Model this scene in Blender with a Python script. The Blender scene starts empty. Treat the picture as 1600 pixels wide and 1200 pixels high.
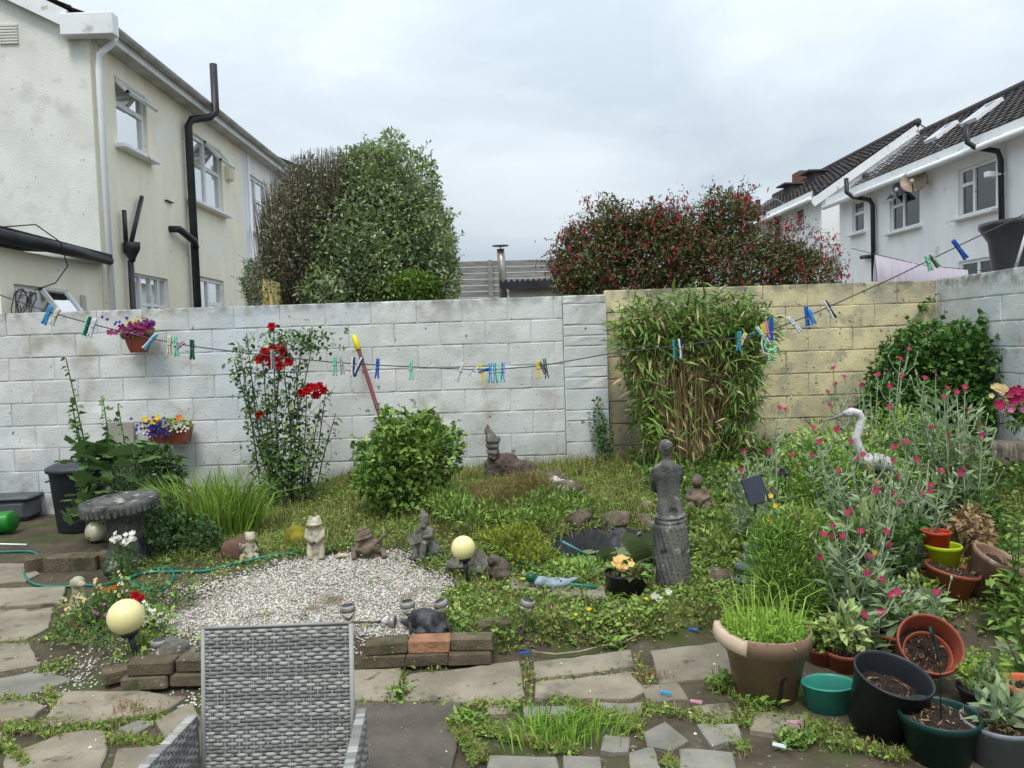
import bpy, math, random
import numpy as np
from mathutils import Vector, Matrix

random.seed(7)
rng = np.random.default_rng(7)
S = bpy.context.scene
COL = S.collection
R = math.radians
PI = math.pi

# ------------------------------------------------------------------ camera
CAM_H, PITCH, ROLL, FPX = 1.55, R(2.9), R(1.8), 1200.0
CAM = Vector((0, 0, CAM_H))
_f = Vector((0, math.cos(PITCH), -math.sin(PITCH)))
_r0 = Vector((1, 0, 0))
_u0 = _r0.cross(_f)
_rt = _r0 * math.cos(ROLL) - _u0 * math.sin(ROLL)
_up = _r0 * math.sin(ROLL) + _u0 * math.cos(ROLL)
cd = bpy.data.cameras.new('camera')
cam = bpy.data.objects.new('camera', cd)
COL.objects.link(cam)
cd.sensor_width = 36
cd.lens = 27
cd.clip_start = 0.05
cd.clip_end = 3000
m3 = Matrix((_rt, _up, -_f)).transposed()
cam.matrix_world = Matrix.Translation(CAM) @ m3.to_4x4()
S.camera = cam

# ------------------------------------------------------------------ sky, sun, exposure
SUN_EL, SUN_AZ = R(62), R(190)          # high, from behind the camera
wd = bpy.data.worlds.new('World')
S.world = wd
wd.use_nodes = True
nt = wd.node_tree
nt.nodes.clear()
N = nt.nodes.new
out = N('ShaderNodeOutputWorld')
sky = N('ShaderNodeTexSky')
sky.sky_type = 'NISHITA'
sky.sun_disc = False
sky.sun_elevation = SUN_EL
sky.sun_rotation = SUN_AZ
bg1 = N('ShaderNodeBackground')
bg1.inputs[1].default_value = 0.08
nt.links.new(sky.outputs[0], bg1.inputs[0])
tc = N('ShaderNodeTexCoord')
mp = N('ShaderNodeMapping')
mp.inputs['Scale'].default_value = (1.0, 1.0, 2.4)
nt.links.new(tc.outputs['Generated'], mp.inputs[0])
nz = N('ShaderNodeTexNoise')
nz.inputs['Scale'].default_value = 3.0
nz.inputs['Detail'].default_value = 4
nz.inputs['Roughness'].default_value = 0.5
nz.inputs['Distortion'].default_value = 0.3
nt.links.new(mp.outputs[0], nz.inputs['Vector'])
rp = N('ShaderNodeValToRGB')
rp.color_ramp.elements[0].position = 0.36
rp.color_ramp.elements[0].color = (0.43, 0.50, 0.555, 1)
rp.color_ramp.elements[1].position = 0.66
rp.color_ramp.elements[1].color = (0.61, 0.66, 0.70, 1)
nt.links.new(nz.outputs['Fac'], rp.inputs[0])
# the even brightening of an overcast sky towards the zenith
sep = N('ShaderNodeSeparateXYZ')
nt.links.new(tc.outputs['Generated'], sep.inputs[0])
mz = N('ShaderNodeMath'); mz.operation = 'MULTIPLY_ADD'; mz.use_clamp = False
mz.inputs[1].default_value = 1.5
mz.inputs[2].default_value = 0.74
mx0 = N('ShaderNodeMath'); mx0.operation = 'MAXIMUM'; mx0.inputs[1].default_value = 0.0
nt.links.new(sep.outputs['Z'], mx0.inputs[0])
nt.links.new(mx0.outputs[0], mz.inputs[0])
bg2 = N('ShaderNodeBackground')
nt.links.new(rp.outputs[0], bg2.inputs[0])
nt.links.new(mz.outputs[0], bg2.inputs[1])
ms = N('ShaderNodeMixShader')
ms.inputs[0].default_value = 0.9
nt.links.new(bg1.outputs[0], ms.inputs[1])
nt.links.new(bg2.outputs[0], ms.inputs[2])
nt.links.new(ms.outputs[0], out.inputs[0])

sl = bpy.data.lights.new('sun', 'SUN')
sl.energy = 1.5
sl.angle = R(16)
sl.color = (1.0, 0.965, 0.91)
sun = bpy.data.objects.new('sun', sl)
COL.objects.link(sun)
sd = Vector((math.sin(SUN_AZ) * math.cos(SUN_EL), math.cos(SUN_AZ) * math.cos(SUN_EL), math.sin(SUN_EL)))
sun.rotation_euler = sd.to_track_quat('Z', 'Y').to_euler()
vs = S.view_settings
vs.view_transform = 'Standard'
vs.look = 'None'
vs.gamma = 1
vs.exposure = 0.48
S.render.film_transparent = False


# ------------------------------------------------------------------ helpers: placing
def ray(px, py):
    return (_f * FPX + _rt * (px - 800) + _up * (600 - py)).normalized()


def P(px, py, z=0.0):                    # point at height z seen in that direction
    d = ray(px, py)
    return CAM + d * ((z - CAM_H) / d.z)


def W(px, py, Y):                        # point at depth Y
    d = ray(px, py)
    return CAM + d * (Y / d.y)


def PX(px, py, X):                       # point on the plane x = X
    d = ray(px, py)
    return CAM + d * (X / d.x)


def lerp(a, b, t):
    return a + (b - a) * t


def sst(a, b, x):
    t = min(1.0, max(0.0, (x - a) / (b - a)))
    return t * t * (3 - 2 * t)


# ------------------------------------------------------------------ helpers: objects
def tag(o, label=None, cat=None, group=None, kind=None):
    if label: o['label'] = label
    if cat: o['category'] = cat
    if group: o['group'] = group
    if kind: o['kind'] = kind
    return o


def empty(name, loc=(0, 0, 0), rz=0.0, label=None, cat=None, group=None, kind=None):
    o = bpy.data.objects.new(name, None)
    o.empty_display_size = 0.1
    COL.objects.link(o)
    o.location = loc
    o.rotation_euler = (0, 0, rz)
    return tag(o, label, cat, group, kind)


def link(name, me, parent=None, loc=None, rot=None):
    o = bpy.data.objects.new(name, me)
    COL.objects.link(o)
    if parent is not None: o.parent = parent
    if loc is not None: o.location = loc
    if rot is not None: o.rotation_euler = rot
    return o


def copy_tree(o, parent=None):
    c = o.copy()
    COL.objects.link(c)
    c.parent = parent
    for ch in list(o.children):
        copy_tree(ch, c)
    return c


class MB:
    """collects shapes, builds ONE mesh"""
    def __init__(s):
        s.v = []; s.f = []; s.m = []; s.sm = []; s.mi = 0; s.smooth = False

    def add(s, vs, fs, smooth=None):
        o = len(s.v)
        s.v += [tuple(v) for v in vs]
        for f in fs:
            s.f.append(tuple(i + o for i in f)); s.m.append(s.mi)
            s.sm.append(s.smooth if smooth is None else smooth)
        return s

    def box(s, c, d, rot=None, bev=0.0):
        x, y, z = d[0] / 2, d[1] / 2, d[2] / 2
        if bev <= 0:
            vs = [Vector((a * x, b * y, e * z)) for a in (-1, 1) for b in (-1, 1) for e in (-1, 1)]
            fs = [(0, 1, 3, 2), (4, 6, 7, 5), (0, 4, 5, 1), (2, 3, 7, 6), (0, 2, 6, 4), (1, 5, 7, 3)]
        else:
            b_ = min(bev, x * .9, y * .9, z * .9)
            vs = []; idx = {}
            for a in (-1, 1):
                for b in (-1, 1):
                    for e in (-1, 1):
                        for k in range(3):
                            p = [a * (x - b_), b * (y - b_), e * (z - b_)]
                            p[k] = (a, b, e)[k] * (x, y, z)[k]
                            idx[(a, b, e, k)] = len(vs); vs.append(Vector(p))
            fs = []
            for k in range(3):
                i, j = (k + 1) % 3, (k + 2) % 3
                for sgn in (-1, 1):
                    q = []
                    for (u, w) in ((-1, -1), (1, -1), (1, 1), (-1, 1)):
                        t = [0, 0, 0]; t[k] = sgn; t[i] = u; t[j] = w
                        q.append(idx[(t[0], t[1], t[2], k)])
                    fs.append(q if sgn > 0 else q[::-1])
            for k in range(3):
                i, j = (k + 1) % 3, (k + 2) % 3
                for u in (-1, 1):
                    for w in (-1, 1):
                        q = []
                        for (e, kk) in ((-1, i), (1, i), (1, j), (-1, j)):
                            t = [0, 0, 0]; t[k] = e; t[i] = u; t[j] = w
                            q.append(idx[(t[0], t[1], t[2], kk)])
                        fs.append(q if u * w > 0 else q[::-1])
            for a in (-1, 1):
                for b in (-1, 1):
                    for e in (-1, 1):
                        q = [idx[(a, b, e, 0)], idx[(a, b, e, 1)], idx[(a, b, e, 2)]]
                        fs.append(q if a * b * e > 0 else q[::-1])
        if rot is not None:
            mt = rot if isinstance(rot, Matrix) else Matrix.Rotation(rot, 3, 'Z')
            vs = [mt @ v for v in vs]
        c = Vector(c)
        return s.add([v + c for v in vs], fs)

    def tube(s, pts, rad, n=8, cap=True, smooth=True):
        pts = [Vector(p) for p in pts]
        k = len(pts)
        if not hasattr(rad, '__len__'): rad = [rad] * k
        vs = []
        t0 = (pts[1] - pts[0]).normalized()
        ref = Vector((0, 0, 1)) if abs(t0.z) < .9 else Vector((1, 0, 0))
        a = t0.cross(ref).normalized()
        for i in range(k):
            t = (pts[min(i + 1, k - 1)] - pts[max(i - 1, 0)])
            if t.length < 1e-9: t = t0
            t.normalize()
            a = a - t * a.dot(t)
            if a.length < 1e-6: a = t.orthogonal()
            a.normalize()
            b = t.cross(a)
            for j in range(n):
                w = 2 * PI * j / n
                vs.append(pts[i] + (a * math.cos(w) + b * math.sin(w)) * rad[i])
        fs = [(i * n + j, i * n + (j + 1) % n, (i + 1) * n + (j + 1) % n, (i + 1) * n + j)
              for i in range(k - 1) for j in range(n)]
        if cap:
            fs.append(tuple(range(n))[::-1]); fs.append(tuple((k - 1) * n + j for j in range(n)))
        return s.add(vs, fs, smooth)

    def lathe(s, prof, n=28, c=(0, 0, 0), sx=1.0, sy=1.0, mat=None, smooth=True, wob=None):
        vs = []; k = len(prof)
        c = Vector(c)
        for i, (r, z) in enumerate(prof):
            for j in range(n):
                w = 2 * PI * j / n
                q = r * (wob(w, z) if wob else 1)
                p = Vector((q * math.cos(w) * sx, q * math.sin(w) * sy, z))
                if mat is not None: p = mat @ p
                vs.append(p + c)
        fs = [(i * n + j, i * n + (j + 1) % n, (i + 1) * n + (j + 1) % n, (i + 1) * n + j)
              for i in range(k - 1) for j in range(n)]
        if prof[0][0] > 1e-4 and prof[0][0] != prof[-1][0]: fs.append(tuple(range(n))[::-1])
        if prof[-1][0] > 1e-4 and prof[0][0] != prof[-1][0]: fs.append(tuple((k - 1) * n + j for j in range(n)))
        return s.add(vs, fs, smooth)

    def ell(s, c, r, nu=14, nv=9, rot=None, smooth=True):
        if not hasattr(r, '__len__'): r = (r, r, r)
        c = Vector(c)
        vs = [Vector((0, 0, -r[2]))]
        for i in range(1, nv):
            t = -PI / 2 + PI * i / nv
            for j in range(nu):
                w = 2 * PI * j / nu
                vs.append(Vector((r[0] * math.cos(t) * math.cos(w), r[1] * math.cos(t) * math.sin(w), r[2] * math.sin(t))))
        vs.append(Vector((0, 0, r[2])))
        L = len(vs) - 1
        fs = [(0, 1 + (j + 1) % nu, 1 + j) for j in range(nu)]
        for i in range(nv - 2):
            for j in range(nu):
                a = 1 + i * nu + j; b = 1 + i * nu + (j + 1) % nu
                fs.append((a, b, b + nu, a + nu))
        o = 1 + (nv - 2) * nu
        fs += [(o + j, o + (j + 1) % nu, L) for j in range(nu)]
        if rot is not None:
            if not isinstance(rot, Matrix):
                rot = (Matrix.Rotation(rot[2], 3, 'Z') @ Matrix.Rotation(rot[1], 3, 'Y') @ Matrix.Rotation(rot[0], 3, 'X'))
            vs = [rot @ v for v in vs]
        return s.add([v + c for v in vs], fs, smooth)

    def prism(s, poly, z0, z1, inset=0.0):
        """poly: list of (x, y) counter-clockwise or not; top slightly inset for a worn edge"""
        n = len(poly)
        ar = sum(poly[i][0] * poly[(i + 1) % n][1] - poly[(i + 1) % n][0] * poly[i][1] for i in range(n))
        if ar < 0: poly = poly[::-1]
        cx = sum(p[0] for p in poly) / n; cy = sum(p[1] for p in poly) / n
        def ins(d):
            o = []
            for x, y in poly:
                l = math.hypot(x - cx, y - cy) or 1
                o.append((x - (x - cx) / l * d, y - (y - cy) / l * d))
            return o
        rings = [(poly, z0), (poly, z1 - inset * .7)]
        if inset > 0: rings.append((ins(inset), z1))
        else: rings[1] = (poly, z1)
        vs = [(x, y, z) for pl, z in rings for x, y in pl]
        fs = [(r * n + i, r * n + (i + 1) % n, (r + 1) * n + (i + 1) % n, (r + 1) * n + i)
              for r in range(len(rings) - 1) for i in range(n)]
        fs.append(tuple(range(n))[::-1]); fs.append(tuple((len(rings) - 1) * n + i for i in range(n)))
        return s.add(vs, fs)

    def mesh(s, name, mats):
        me = bpy.data.meshes.new(name)
        me.from_pydata(s.v, [], s.f)
        for m in (mats if isinstance(mats, (list, tuple)) else [mats]): me.materials.append(m)
        me.polygons.foreach_set('material_index', s.m)
        me.polygons.foreach_set('use_smooth', s.sm)
        me.update()
        return me

    def build(s, name, mats, parent=None, loc=None, rot=None):
        return link(name, s.mesh(name, mats), parent, loc, rot)


def sculpt(name, mb, mat, parent=None, voxel=0.007, smooth=4, loc=None, rot=None, disp=0.0, dscale=0.03):
    """blobs melted into one continuous carved surface"""
    o = mb.build(name, mat, parent, loc, rot)
    r = o.modifiers.new('melt', 'REMESH')
    r.mode = 'VOXEL'; r.voxel_size = voxel; r.use_smooth_shade = True
    if smooth:
        k = o.modifiers.new('soft', 'SMOOTH'); k.factor = 0.5; k.iterations = smooth
    if disp:
        t = bpy.data.textures.new(name, 'CLOUDS'); t.noise_scale = dscale
        d = o.modifiers.new('worn', 'DISPLACE'); d.texture = t; d.strength = disp; d.mid_level = .5
        d.texture_coords = 'LOCAL'
    return o


def npmesh(name, V, Fs, mats, smooth=False, mi=None):
    """V (n,3); Fs list of int arrays (k,3) or (k,4)"""
    me = bpy.data.meshes.new(name)
    loops = np.concatenate([f.ravel() for f in Fs]).astype(np.int32)
    tot = np.concatenate([np.full(len(f), f.shape[1]) for f in Fs]).astype(np.int32)
    st = np.concatenate([[0], np.cumsum(tot)[:-1]]).astype(np.int32)
    me.vertices.add(len(V)); me.vertices.foreach_set('co', np.asarray(V, np.float32).ravel())
    me.loops.add(len(loops)); me.loops.foreach_set('vertex_index', loops)
    me.polygons.add(len(tot)); me.polygons.foreach_set('loop_start', st); me.polygons.foreach_set('loop_total', tot)
    if mi is not None: me.polygons.foreach_set('material_index', np.asarray(mi, np.int32))
    for m in (mats if isinstance(mats, (list, tuple)) else [mats]): me.materials.append(m)
    if smooth: me.polygons.foreach_set('use_smooth', np.ones(len(tot), bool))
    me.update(calc_edges=True)
    return me


def unit(a):
    return a / np.maximum(np.linalg.norm(a, axis=1, keepdims=True), 1e-9)


def rdir(n, up=0.0):
    a = rng.normal(size=(n, 3)); a = unit(a); a[:, 2] += up
    return unit(a)


def leaf_mesh(name, B, D, L, Wd, mats, fold=0.25, curl=0.15, mi=None):
    """one leaf per row: base B, direction D, length L, width Wd; two folded halves each"""
    n = len(B)
    B = np.asarray(B, float); D = unit(np.asarray(D, float))
    L = np.broadcast_to(np.asarray(L, float), (n,))[:, None]; Wd = np.broadcast_to(np.asarray(Wd, float), (n,))[:, None]
    up = rdir(n, 1.2)
    side = unit(np.cross(D, up)); nn = unit(np.cross(side, D))
    m = B + D * L * .5
    l = B + D * L * .42 + side * Wd * .5 + nn * Wd * fold
    r = B + D * L * .42 - side * Wd * .5 + nn * Wd * fold
    t = B + D * L - nn * L * curl
    V = np.stack([B, l, r, m, t], 1).reshape(-1, 3)
    i = np.arange(n)[:, None] * 5
    F = np.concatenate([i + np.array([[0, 3, 1]]), i + np.array([[0, 2, 3]]), i + np.array([[1, 3, 4]]), i + np.array([[3, 2, 4]])])
    return npmesh(name, V, [F], mats, mi=None if mi is None else np.tile(mi, 4))


def blade_mesh(name, B, H, lean, wd, mats, bend=0.5, mi=None):
    """grass blades: base B (n,3), height H, lean (n,2) sideways reach as share of height"""
    n = len(B)
    B = np.asarray(B, float); H = np.broadcast_to(np.asarray(H, float), (n,))[:, None]
    wd = np.broadcast_to(np.asarray(wd, float), (n,))[:, None]
    ln = np.concatenate([lean, np.zeros((n, 1))], 1)
    a = rng.uniform(0, 2 * PI, n); sd_ = np.stack([np.cos(a), np.sin(a), np.zeros(n)], 1) * wd * .5
    up = np.array([[0, 0, 1.0]])
    mid = B + up * H * .6 + ln * H * (1 - bend) * .5
    tip = B + up * H * (1.0 - .35 * np.linalg.norm(lean, axis=1, keepdims=True).clip(0, 1.6)) + ln * H
    V = np.stack([B - sd_, B + sd_, mid - sd_ * .85, mid + sd_ * .85, tip], 1).reshape(-1, 3)
    i = np.arange(n)[:, None] * 5
    return npmesh(name, V, [i + np.array([[0, 1, 3, 2]]), i + np.array([[2, 3, 4]])], mats,
                  mi=None if mi is None else np.tile(mi, 2))


def stems_mb(paths, n=5):
    b = MB()
    for pts, r0, r1 in paths:
        k = len(pts)
        b.tube(pts, [lerp(r0, r1, i / (k - 1)) for i in range(k)], n=n, cap=False)
    return b


def blob_points(blobs, n, surf=0.6):
    """n points through a set of ellipsoids (centre, radii), biased to their outer shell"""
    vol = np.array([b[1][0] * b[1][1] * b[1][2] for b in blobs]) ** .75
    k = rng.choice(len(blobs), n, p=vol / vol.sum())
    c = np.array([b[0] for b in blobs])[k]; r = np.array([b[1] for b in blobs])[k]
    d = rdir(n)
    t = rng.uniform(0, 1, n) ** (1 / 3.0)
    t = np.where(rng.uniform(size=n) < surf, rng.uniform(.82, 1.05, n), t)[:, None]
    return c + d * r * t, unit(d / r)


# ------------------------------------------------------------------ helpers: materials
def lin(r, g, b):
    f = lambda x: (x / 255 / 12.92) if x / 255 <= .04045 else ((x / 255 + .055) / 1.055) ** 2.4
    return (f(r), f(g), f(b))


_mats = {}


def pm(name, a, b=None, scale=6.0, rough=.8, bump=0.0, bscale=60.0, metal=0.0, island=0.0, trans=0.0,
       spec=.35, speck=None, detail=4.0, stretch=None, lo=.38, hi=.62, coords='Position', alpha=None, objrand=0.0, sheen=0):
    if name in _mats: return _mats[name]
    m = bpy.data.materials.new(name)
    m.use_nodes = True
    t = m.node_tree; nd = t.nodes; lk = t.links
    bs = nd['Principled BSDF']
    b = b or a
    geo = nd.new('ShaderNodeNewGeometry')
    if coords == 'Position': vec = geo.outputs['Position']
    else:
        tcx = nd.new('ShaderNodeTexCoord'); vec = tcx.outputs[coords]
    if stretch:
        mpx = nd.new('ShaderNodeMapping'); mpx.inputs['Scale'].default_value = stretch
        lk.new(vec, mpx.inputs[0]); svec = mpx.outputs[0]
    else: svec = vec
    n1 = nd.new('ShaderNodeTexNoise'); n1.inputs['Scale'].default_value = scale; n1.inputs['Detail'].default_value = detail
    n1.inputs['Roughness'].default_value = .62
    lk.new(svec, n1.inputs['Vector'])
    r1 = nd.new('ShaderNodeMapRange'); r1.inputs[1].default_value = lo; r1.inputs[2].default_value = hi
    lk.new(n1.outputs['Fac'], r1.inputs[0])
    mix = nd.new('ShaderNodeMix'); mix.data_type = 'RGBA'
    mix.inputs[6].default_value = (*a, 1); mix.inputs[7].default_value = (*b, 1)
    fac = r1.outputs[0]
    if island:
        ad = nd.new('ShaderNodeMath'); ad.operation = 'MULTIPLY_ADD'; ad.inputs[1].default_value = .75; ad.use_clamp = True
        lk.new(geo.outputs['Random Per Island'], ad.inputs[0])
        sc = nd.new('ShaderNodeMath'); sc.operation = 'MULTIPLY'; sc.inputs[1].default_value = .35
        lk.new(fac, sc.inputs[0]); lk.new(sc.outputs[0], ad.inputs[2])
        fac = ad.outputs[0]
    lk.new(fac, mix.inputs[0])
    colr = mix.outputs[2]
    if speck:
        for (sc_, ssc, thr, wid) in (speck if isinstance(speck, list) else [speck]):
            n2 = nd.new('ShaderNodeTexNoise'); n2.inputs['Scale'].default_value = ssc; n2.inputs['Detail'].default_value = 3
            lk.new(vec, n2.inputs['Vector'])
            r2 = nd.new('ShaderNodeMapRange'); r2.inputs[1].default_value = thr; r2.inputs[2].default_value = thr + wid
            lk.new(n2.outputs['Fac'], r2.inputs[0])
            mx = nd.new('ShaderNodeMix'); mx.data_type = 'RGBA'; mx.inputs[7].default_value = (*sc_, 1)
            lk.new(r2.outputs[0], mx.inputs[0]); lk.new(colr, mx.inputs[6]); colr = mx.outputs[2]
    if island or objrand:
        hs = nd.new('ShaderNodeHueSaturation')
        v = nd.new('ShaderNodeMapRange')
        k = island or objrand
        v.inputs[3].default_value = 1 - k; v.inputs[4].default_value = 1 + k
        if island:
            ml = nd.new('ShaderNodeMath'); ml.operation = 'MULTIPLY'; ml.inputs[1].default_value = 7.31
            fr = nd.new('ShaderNodeMath'); fr.operation = 'FRACT'
            lk.new(geo.outputs['Random Per Island'], ml.inputs[0]); lk.new(ml.outputs[0], fr.inputs[0]); lk.new(fr.outputs[0], v.inputs[0])
        else:
            oi = nd.new('ShaderNodeObjectInfo'); lk.new(oi.outputs['Random'], v.inputs[0])
        lk.new(v.outputs[0], hs.inputs['Value']); lk.new(colr, hs.inputs['Color']); colr = hs.outputs[0]
    lk.new(colr, bs.inputs['Base Color'])
    bs.inputs['Roughness'].default_value = rough
    bs.inputs['Metallic'].default_value = metal
    bs.inputs['Specular IOR Level'].default_value = spec
    if bump:
        n3 = nd.new('ShaderNodeTexNoise'); n3.inputs['Scale'].default_value = bscale; n3.inputs['Detail'].default_value = 5
        lk.new(vec, n3.inputs['Vector'])
        bp = nd.new('ShaderNodeBump'); bp.inputs['Strength'].default_value = min(1, bump); bp.inputs['Distance'].default_value = .012
        lk.new(n3.outputs['Fac'], bp.inputs['Height']); lk.new(bp.outputs[0], bs.inputs['Normal'])
    if trans:
        tr = nd.new('ShaderNodeBsdfTranslucent'); lk.new(colr, tr.inputs[0])
        ms_ = nd.new('ShaderNodeMixShader'); ms_.inputs[0].default_value = trans
        lk.new(bs.outputs[0], ms_.inputs[1]); lk.new(tr.outputs[0], ms_.inputs[2])
        lk.new(ms_.outputs[0], nd['Material Output'].inputs[0])
    _mats[name] = m
    return m


def add_band(m, z_full, z_none, col, nscale=6.0, k=.8):
    """a dirty band with a ragged noise edge: algae at a wall's foot, grime on its top"""
    t = m.node_tree; nd = t.nodes; bs = nd['Principled BSDF']
    src = bs.inputs['Base Color'].links[0].from_socket
    geo = nd.new('ShaderNodeNewGeometry'); sp = nd.new('ShaderNodeSeparateXYZ'); t.links.new(geo.outputs['Position'], sp.inputs[0])
    nz_ = nd.new('ShaderNodeTexNoise'); nz_.inputs['Scale'].default_value = nscale; nz_.inputs['Detail'].default_value = 6
    t.links.new(geo.outputs['Position'], nz_.inputs['Vector'])
    mr = nd.new('ShaderNodeMapRange'); mr.inputs[1].default_value = z_none; mr.inputs[2].default_value = z_full
    t.links.new(sp.outputs['Z'], mr.inputs[0])
    n2 = nd.new('ShaderNodeMapRange'); n2.inputs[1].default_value = .38; n2.inputs[2].default_value = .62; t.links.new(nz_.outputs['Fac'], n2.inputs[0])
    ml = nd.new('ShaderNodeMath'); ml.operation = 'MULTIPLY'; t.links.new(mr.outputs[0], ml.inputs[0]); t.links.new(n2.outputs[0], ml.inputs[1])
    m2 = nd.new('ShaderNodeMath'); m2.operation = 'MULTIPLY'; m2.inputs[1].default_value = k; t.links.new(ml.outputs[0], m2.inputs[0])
    mx = nd.new('ShaderNodeMix'); mx.data_type = 'RGBA'; mx.inputs[7].default_value = (*col, 1)
    t.links.new(m2.outputs[0], mx.inputs[0]); t.links.new(src, mx.inputs[6]); t.links.new(mx.outputs[2], bs.inputs['Base Color'])


def glass_mat(name, tint=(.9, .95, .95), rough=.02):
    if name in _mats: return _mats[name]
    m = bpy.data.materials.new(name); m.use_nodes = True
    t = m.node_tree; nd = t.nodes
    nd.remove(nd['Principled BSDF'])
    g = nd.new('ShaderNodeBsdfGlossy'); g.inputs['Roughness'].default_value = rough
    tr = nd.new('ShaderNodeBsdfTransparent'); tr.inputs[0].default_value = (*tint, 1)
    fr = nd.new('ShaderNodeFresnel'); fr.inputs[0].default_value = 1.6
    ad = nd.new('ShaderNodeMath'); ad.operation = 'ADD'; ad.inputs[1].default_value = .08
    t.links.new(fr.outputs[0], ad.inputs[0])
    mx = nd.new('ShaderNodeMixShader')
    t.links.new(ad.outputs[0], mx.inputs[0]); t.links.new(tr.outputs[0], mx.inputs[1]); t.links.new(g.outputs[0], mx.inputs[2])
    t.links.new(mx.outputs[0], nd['Material Output'].inputs[0])
    _mats[name] = m
    return m


def leafm(name, a, b, isl=.32, trans=.22, rough=.5):
    return pm(name, a, b, scale=2.5, island=isl, trans=trans, rough=rough, spec=.3)

# ------------------------------------------------------------------ materials of the setting
M_GROUND = pm('earth', lin(66, 58, 46), lin(88, 79, 63), 3.5, .95, .5, 45, speck=[(lin(62, 72, 34), 2.2, .52, .1), (lin(120, 112, 95), 38, .64, .05)])
M_WHITE = pm('white_wall_paint', lin(212, 213, 210), lin(192, 193, 189), 1.6, .75, .32, 40, spec=.25, objrand=.06,
             speck=[(lin(196, 203, 208), .7, .48, .16), (lin(172, 168, 154), 3.2, .58, .2), (lin(222, 222, 218), 2.1, .55, .16), (lin(140, 136, 124), 30, .67, .05), (lin(120, 116, 104), 11, .70, .05)])
M_YEL = pm('cream_wall_paint', lin(222, 209, 164), lin(200, 188, 150), 2.2, .85, .4, 45, spec=.2, objrand=.06,
           speck=[(lin(158, 153, 136), 1.3, .48, .2), (lin(176, 168, 142), 6, .54, .12), (lin(106, 100, 90), 20, .62, .06)])
M_JOINT = pm('painted_mortar', lin(214, 215, 212), lin(186, 186, 180), 4, .9, .5, 80)
M_JOINTY = pm('cream_mortar', lin(150, 138, 104), lin(120, 112, 90), 4, .9, .5, 80)
for m_ in (M_WHITE, M_JOINT):
    add_band(m_, .15, .75, lin(118, 118, 98), 5, .75); add_band(m_, 2.03, 1.9, lin(112, 110, 100), 11, .8)
for m_ in (M_YEL, M_JOINTY):
    add_band(m_, .4, 1.1, lin(132, 128, 108), 4, .7); add_band(m_, 2.08, 1.93, lin(96, 92, 80), 9, .8)
M_REND = pm('pale_render', lin(228, 229, 220), lin(214, 215, 206), 1.3, .9, .4, 50, speck=[(lin(150, 150, 138), 22, .69, .05), (lin(196, 198, 188), 3, .57, .2)])
M_CREAM = pm('cream_render', lin(247, 241, 221), lin(238, 231, 210), 2.4, .9, .3, 50, stretch=(1.2, 1.2, .4), speck=[(lin(240, 238, 228), 1.3, .62, .06), (lin(206, 196, 168), 9, .68, .1)])
M_WHREND = pm('white_render', lin(246, 246, 246), lin(236, 237, 238), 2.0, .85, .3, 40, stretch=(1.2, 1.2, .4), speck=[(lin(196, 198, 198), 2.5, .66, .1)])
M_PVC = pm('white_pvc', lin(238, 239, 240), lin(228, 230, 231), 3, .4, speck=[(lin(190, 188, 178), 6, .64, .1)])
M_SOFF = pm('grey_soffit', lin(196, 194, 190), lin(168, 165, 160), 3, .7)
M_BLACKP = pm('black_pipe_plastic', lin(36, 38, 42), lin(48, 50, 54), 4, .45)
M_TILE = pm('dark_roof_tile', lin(92, 86, 84), lin(70, 66, 66), 2.5, .85, .4, 30, island=.16, speck=[(lin(128, 122, 112), 3, .66, .08)])
M_GLASS = glass_mat('window_glass', (.80, .86, .88))
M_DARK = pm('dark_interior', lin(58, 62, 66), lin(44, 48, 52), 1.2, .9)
M_NET = pm('net_curtain', lin(214, 222, 226), lin(190, 200, 206), 3, .9, stretch=(8, 8, .5))
M_TERRA = pm('terracotta_ridge', lin(128, 88, 74), lin(108, 74, 62), 6, .85)

# ------------------------------------------------------------------ ground
POND_C = (0.74, 5.0)
POND_R = (0.44, 0.38)
WATER_Z = 0.085


def zwall(x):
    return float(np.interp(x, [-6, -3.4, -2.6, -1.7, .6, 2.8, 4.3], [0, 0, .12, .28, .36, .48, .56]))


def raise_k(x, y):
    xl = float(np.interp(y, [3.4, 3.75, 4.9, 5.6, 6.5, 7.5], [-1.9, -2.12, -2.75, -2.98, -3.2, -3.4]))
    y0 = float(np.interp(x, [-2.1, -1.4, -.9, -.2, .2, 1.0, 1.6, 2.4, 4], [3.52, 3.56, 3.68, 3.7, 3.8, 3.92, 4.0, 3.7, 3.4]))
    return sst(0, .11, y - y0) * sst(0, .2, x - xl)


def pond_q(x, y):
    a = math.atan2((y - POND_C[1]) / POND_R[1], (x - POND_C[0]) / POND_R[0])
    k = 1 + .10 * math.sin(3 * a + 1) + .06 * math.sin(5 * a)
    return math.hypot((x - POND_C[0]) / POND_R[0], (y - POND_C[1]) / POND_R[1]) / k


def gz(x, y):
    if y > 7.55: return 0.0 if y > 7.9 else zwall(x) * .9
    r = raise_k(x, y)
    t = min(1, max(0, (y - 4.3) / 3.1))
    z = r * (.11 + max(0, zwall(x) - .11) * t)
    z += (.2 + .05 * math.sin(9 * x + 3) * math.sin(8 * y)) * math.exp(-(((x + .02) / .5) ** 2 + ((y - 6.05) / .48) ** 2)) * r
    z += .10 * math.exp(-(((x - 2.3) / .8) ** 2 + ((y - 5.0) / .7) ** 2)) * r
    z += r * .018 * (math.sin(7 * x + 2 * y) * math.sin(5.3 * y - 1.7 * x)) + .006 * math.sin(3.1 * x) * math.sin(2.7 * y)
    q = pond_q(x, y)
    if q < 1.17: z = lerp(z, -.25, sst(1.17, .98, q) if False else 1 - sst(.98, 1.17, q))
    return z


def sst_(a, b, x): return sst(a, b, x)


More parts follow.
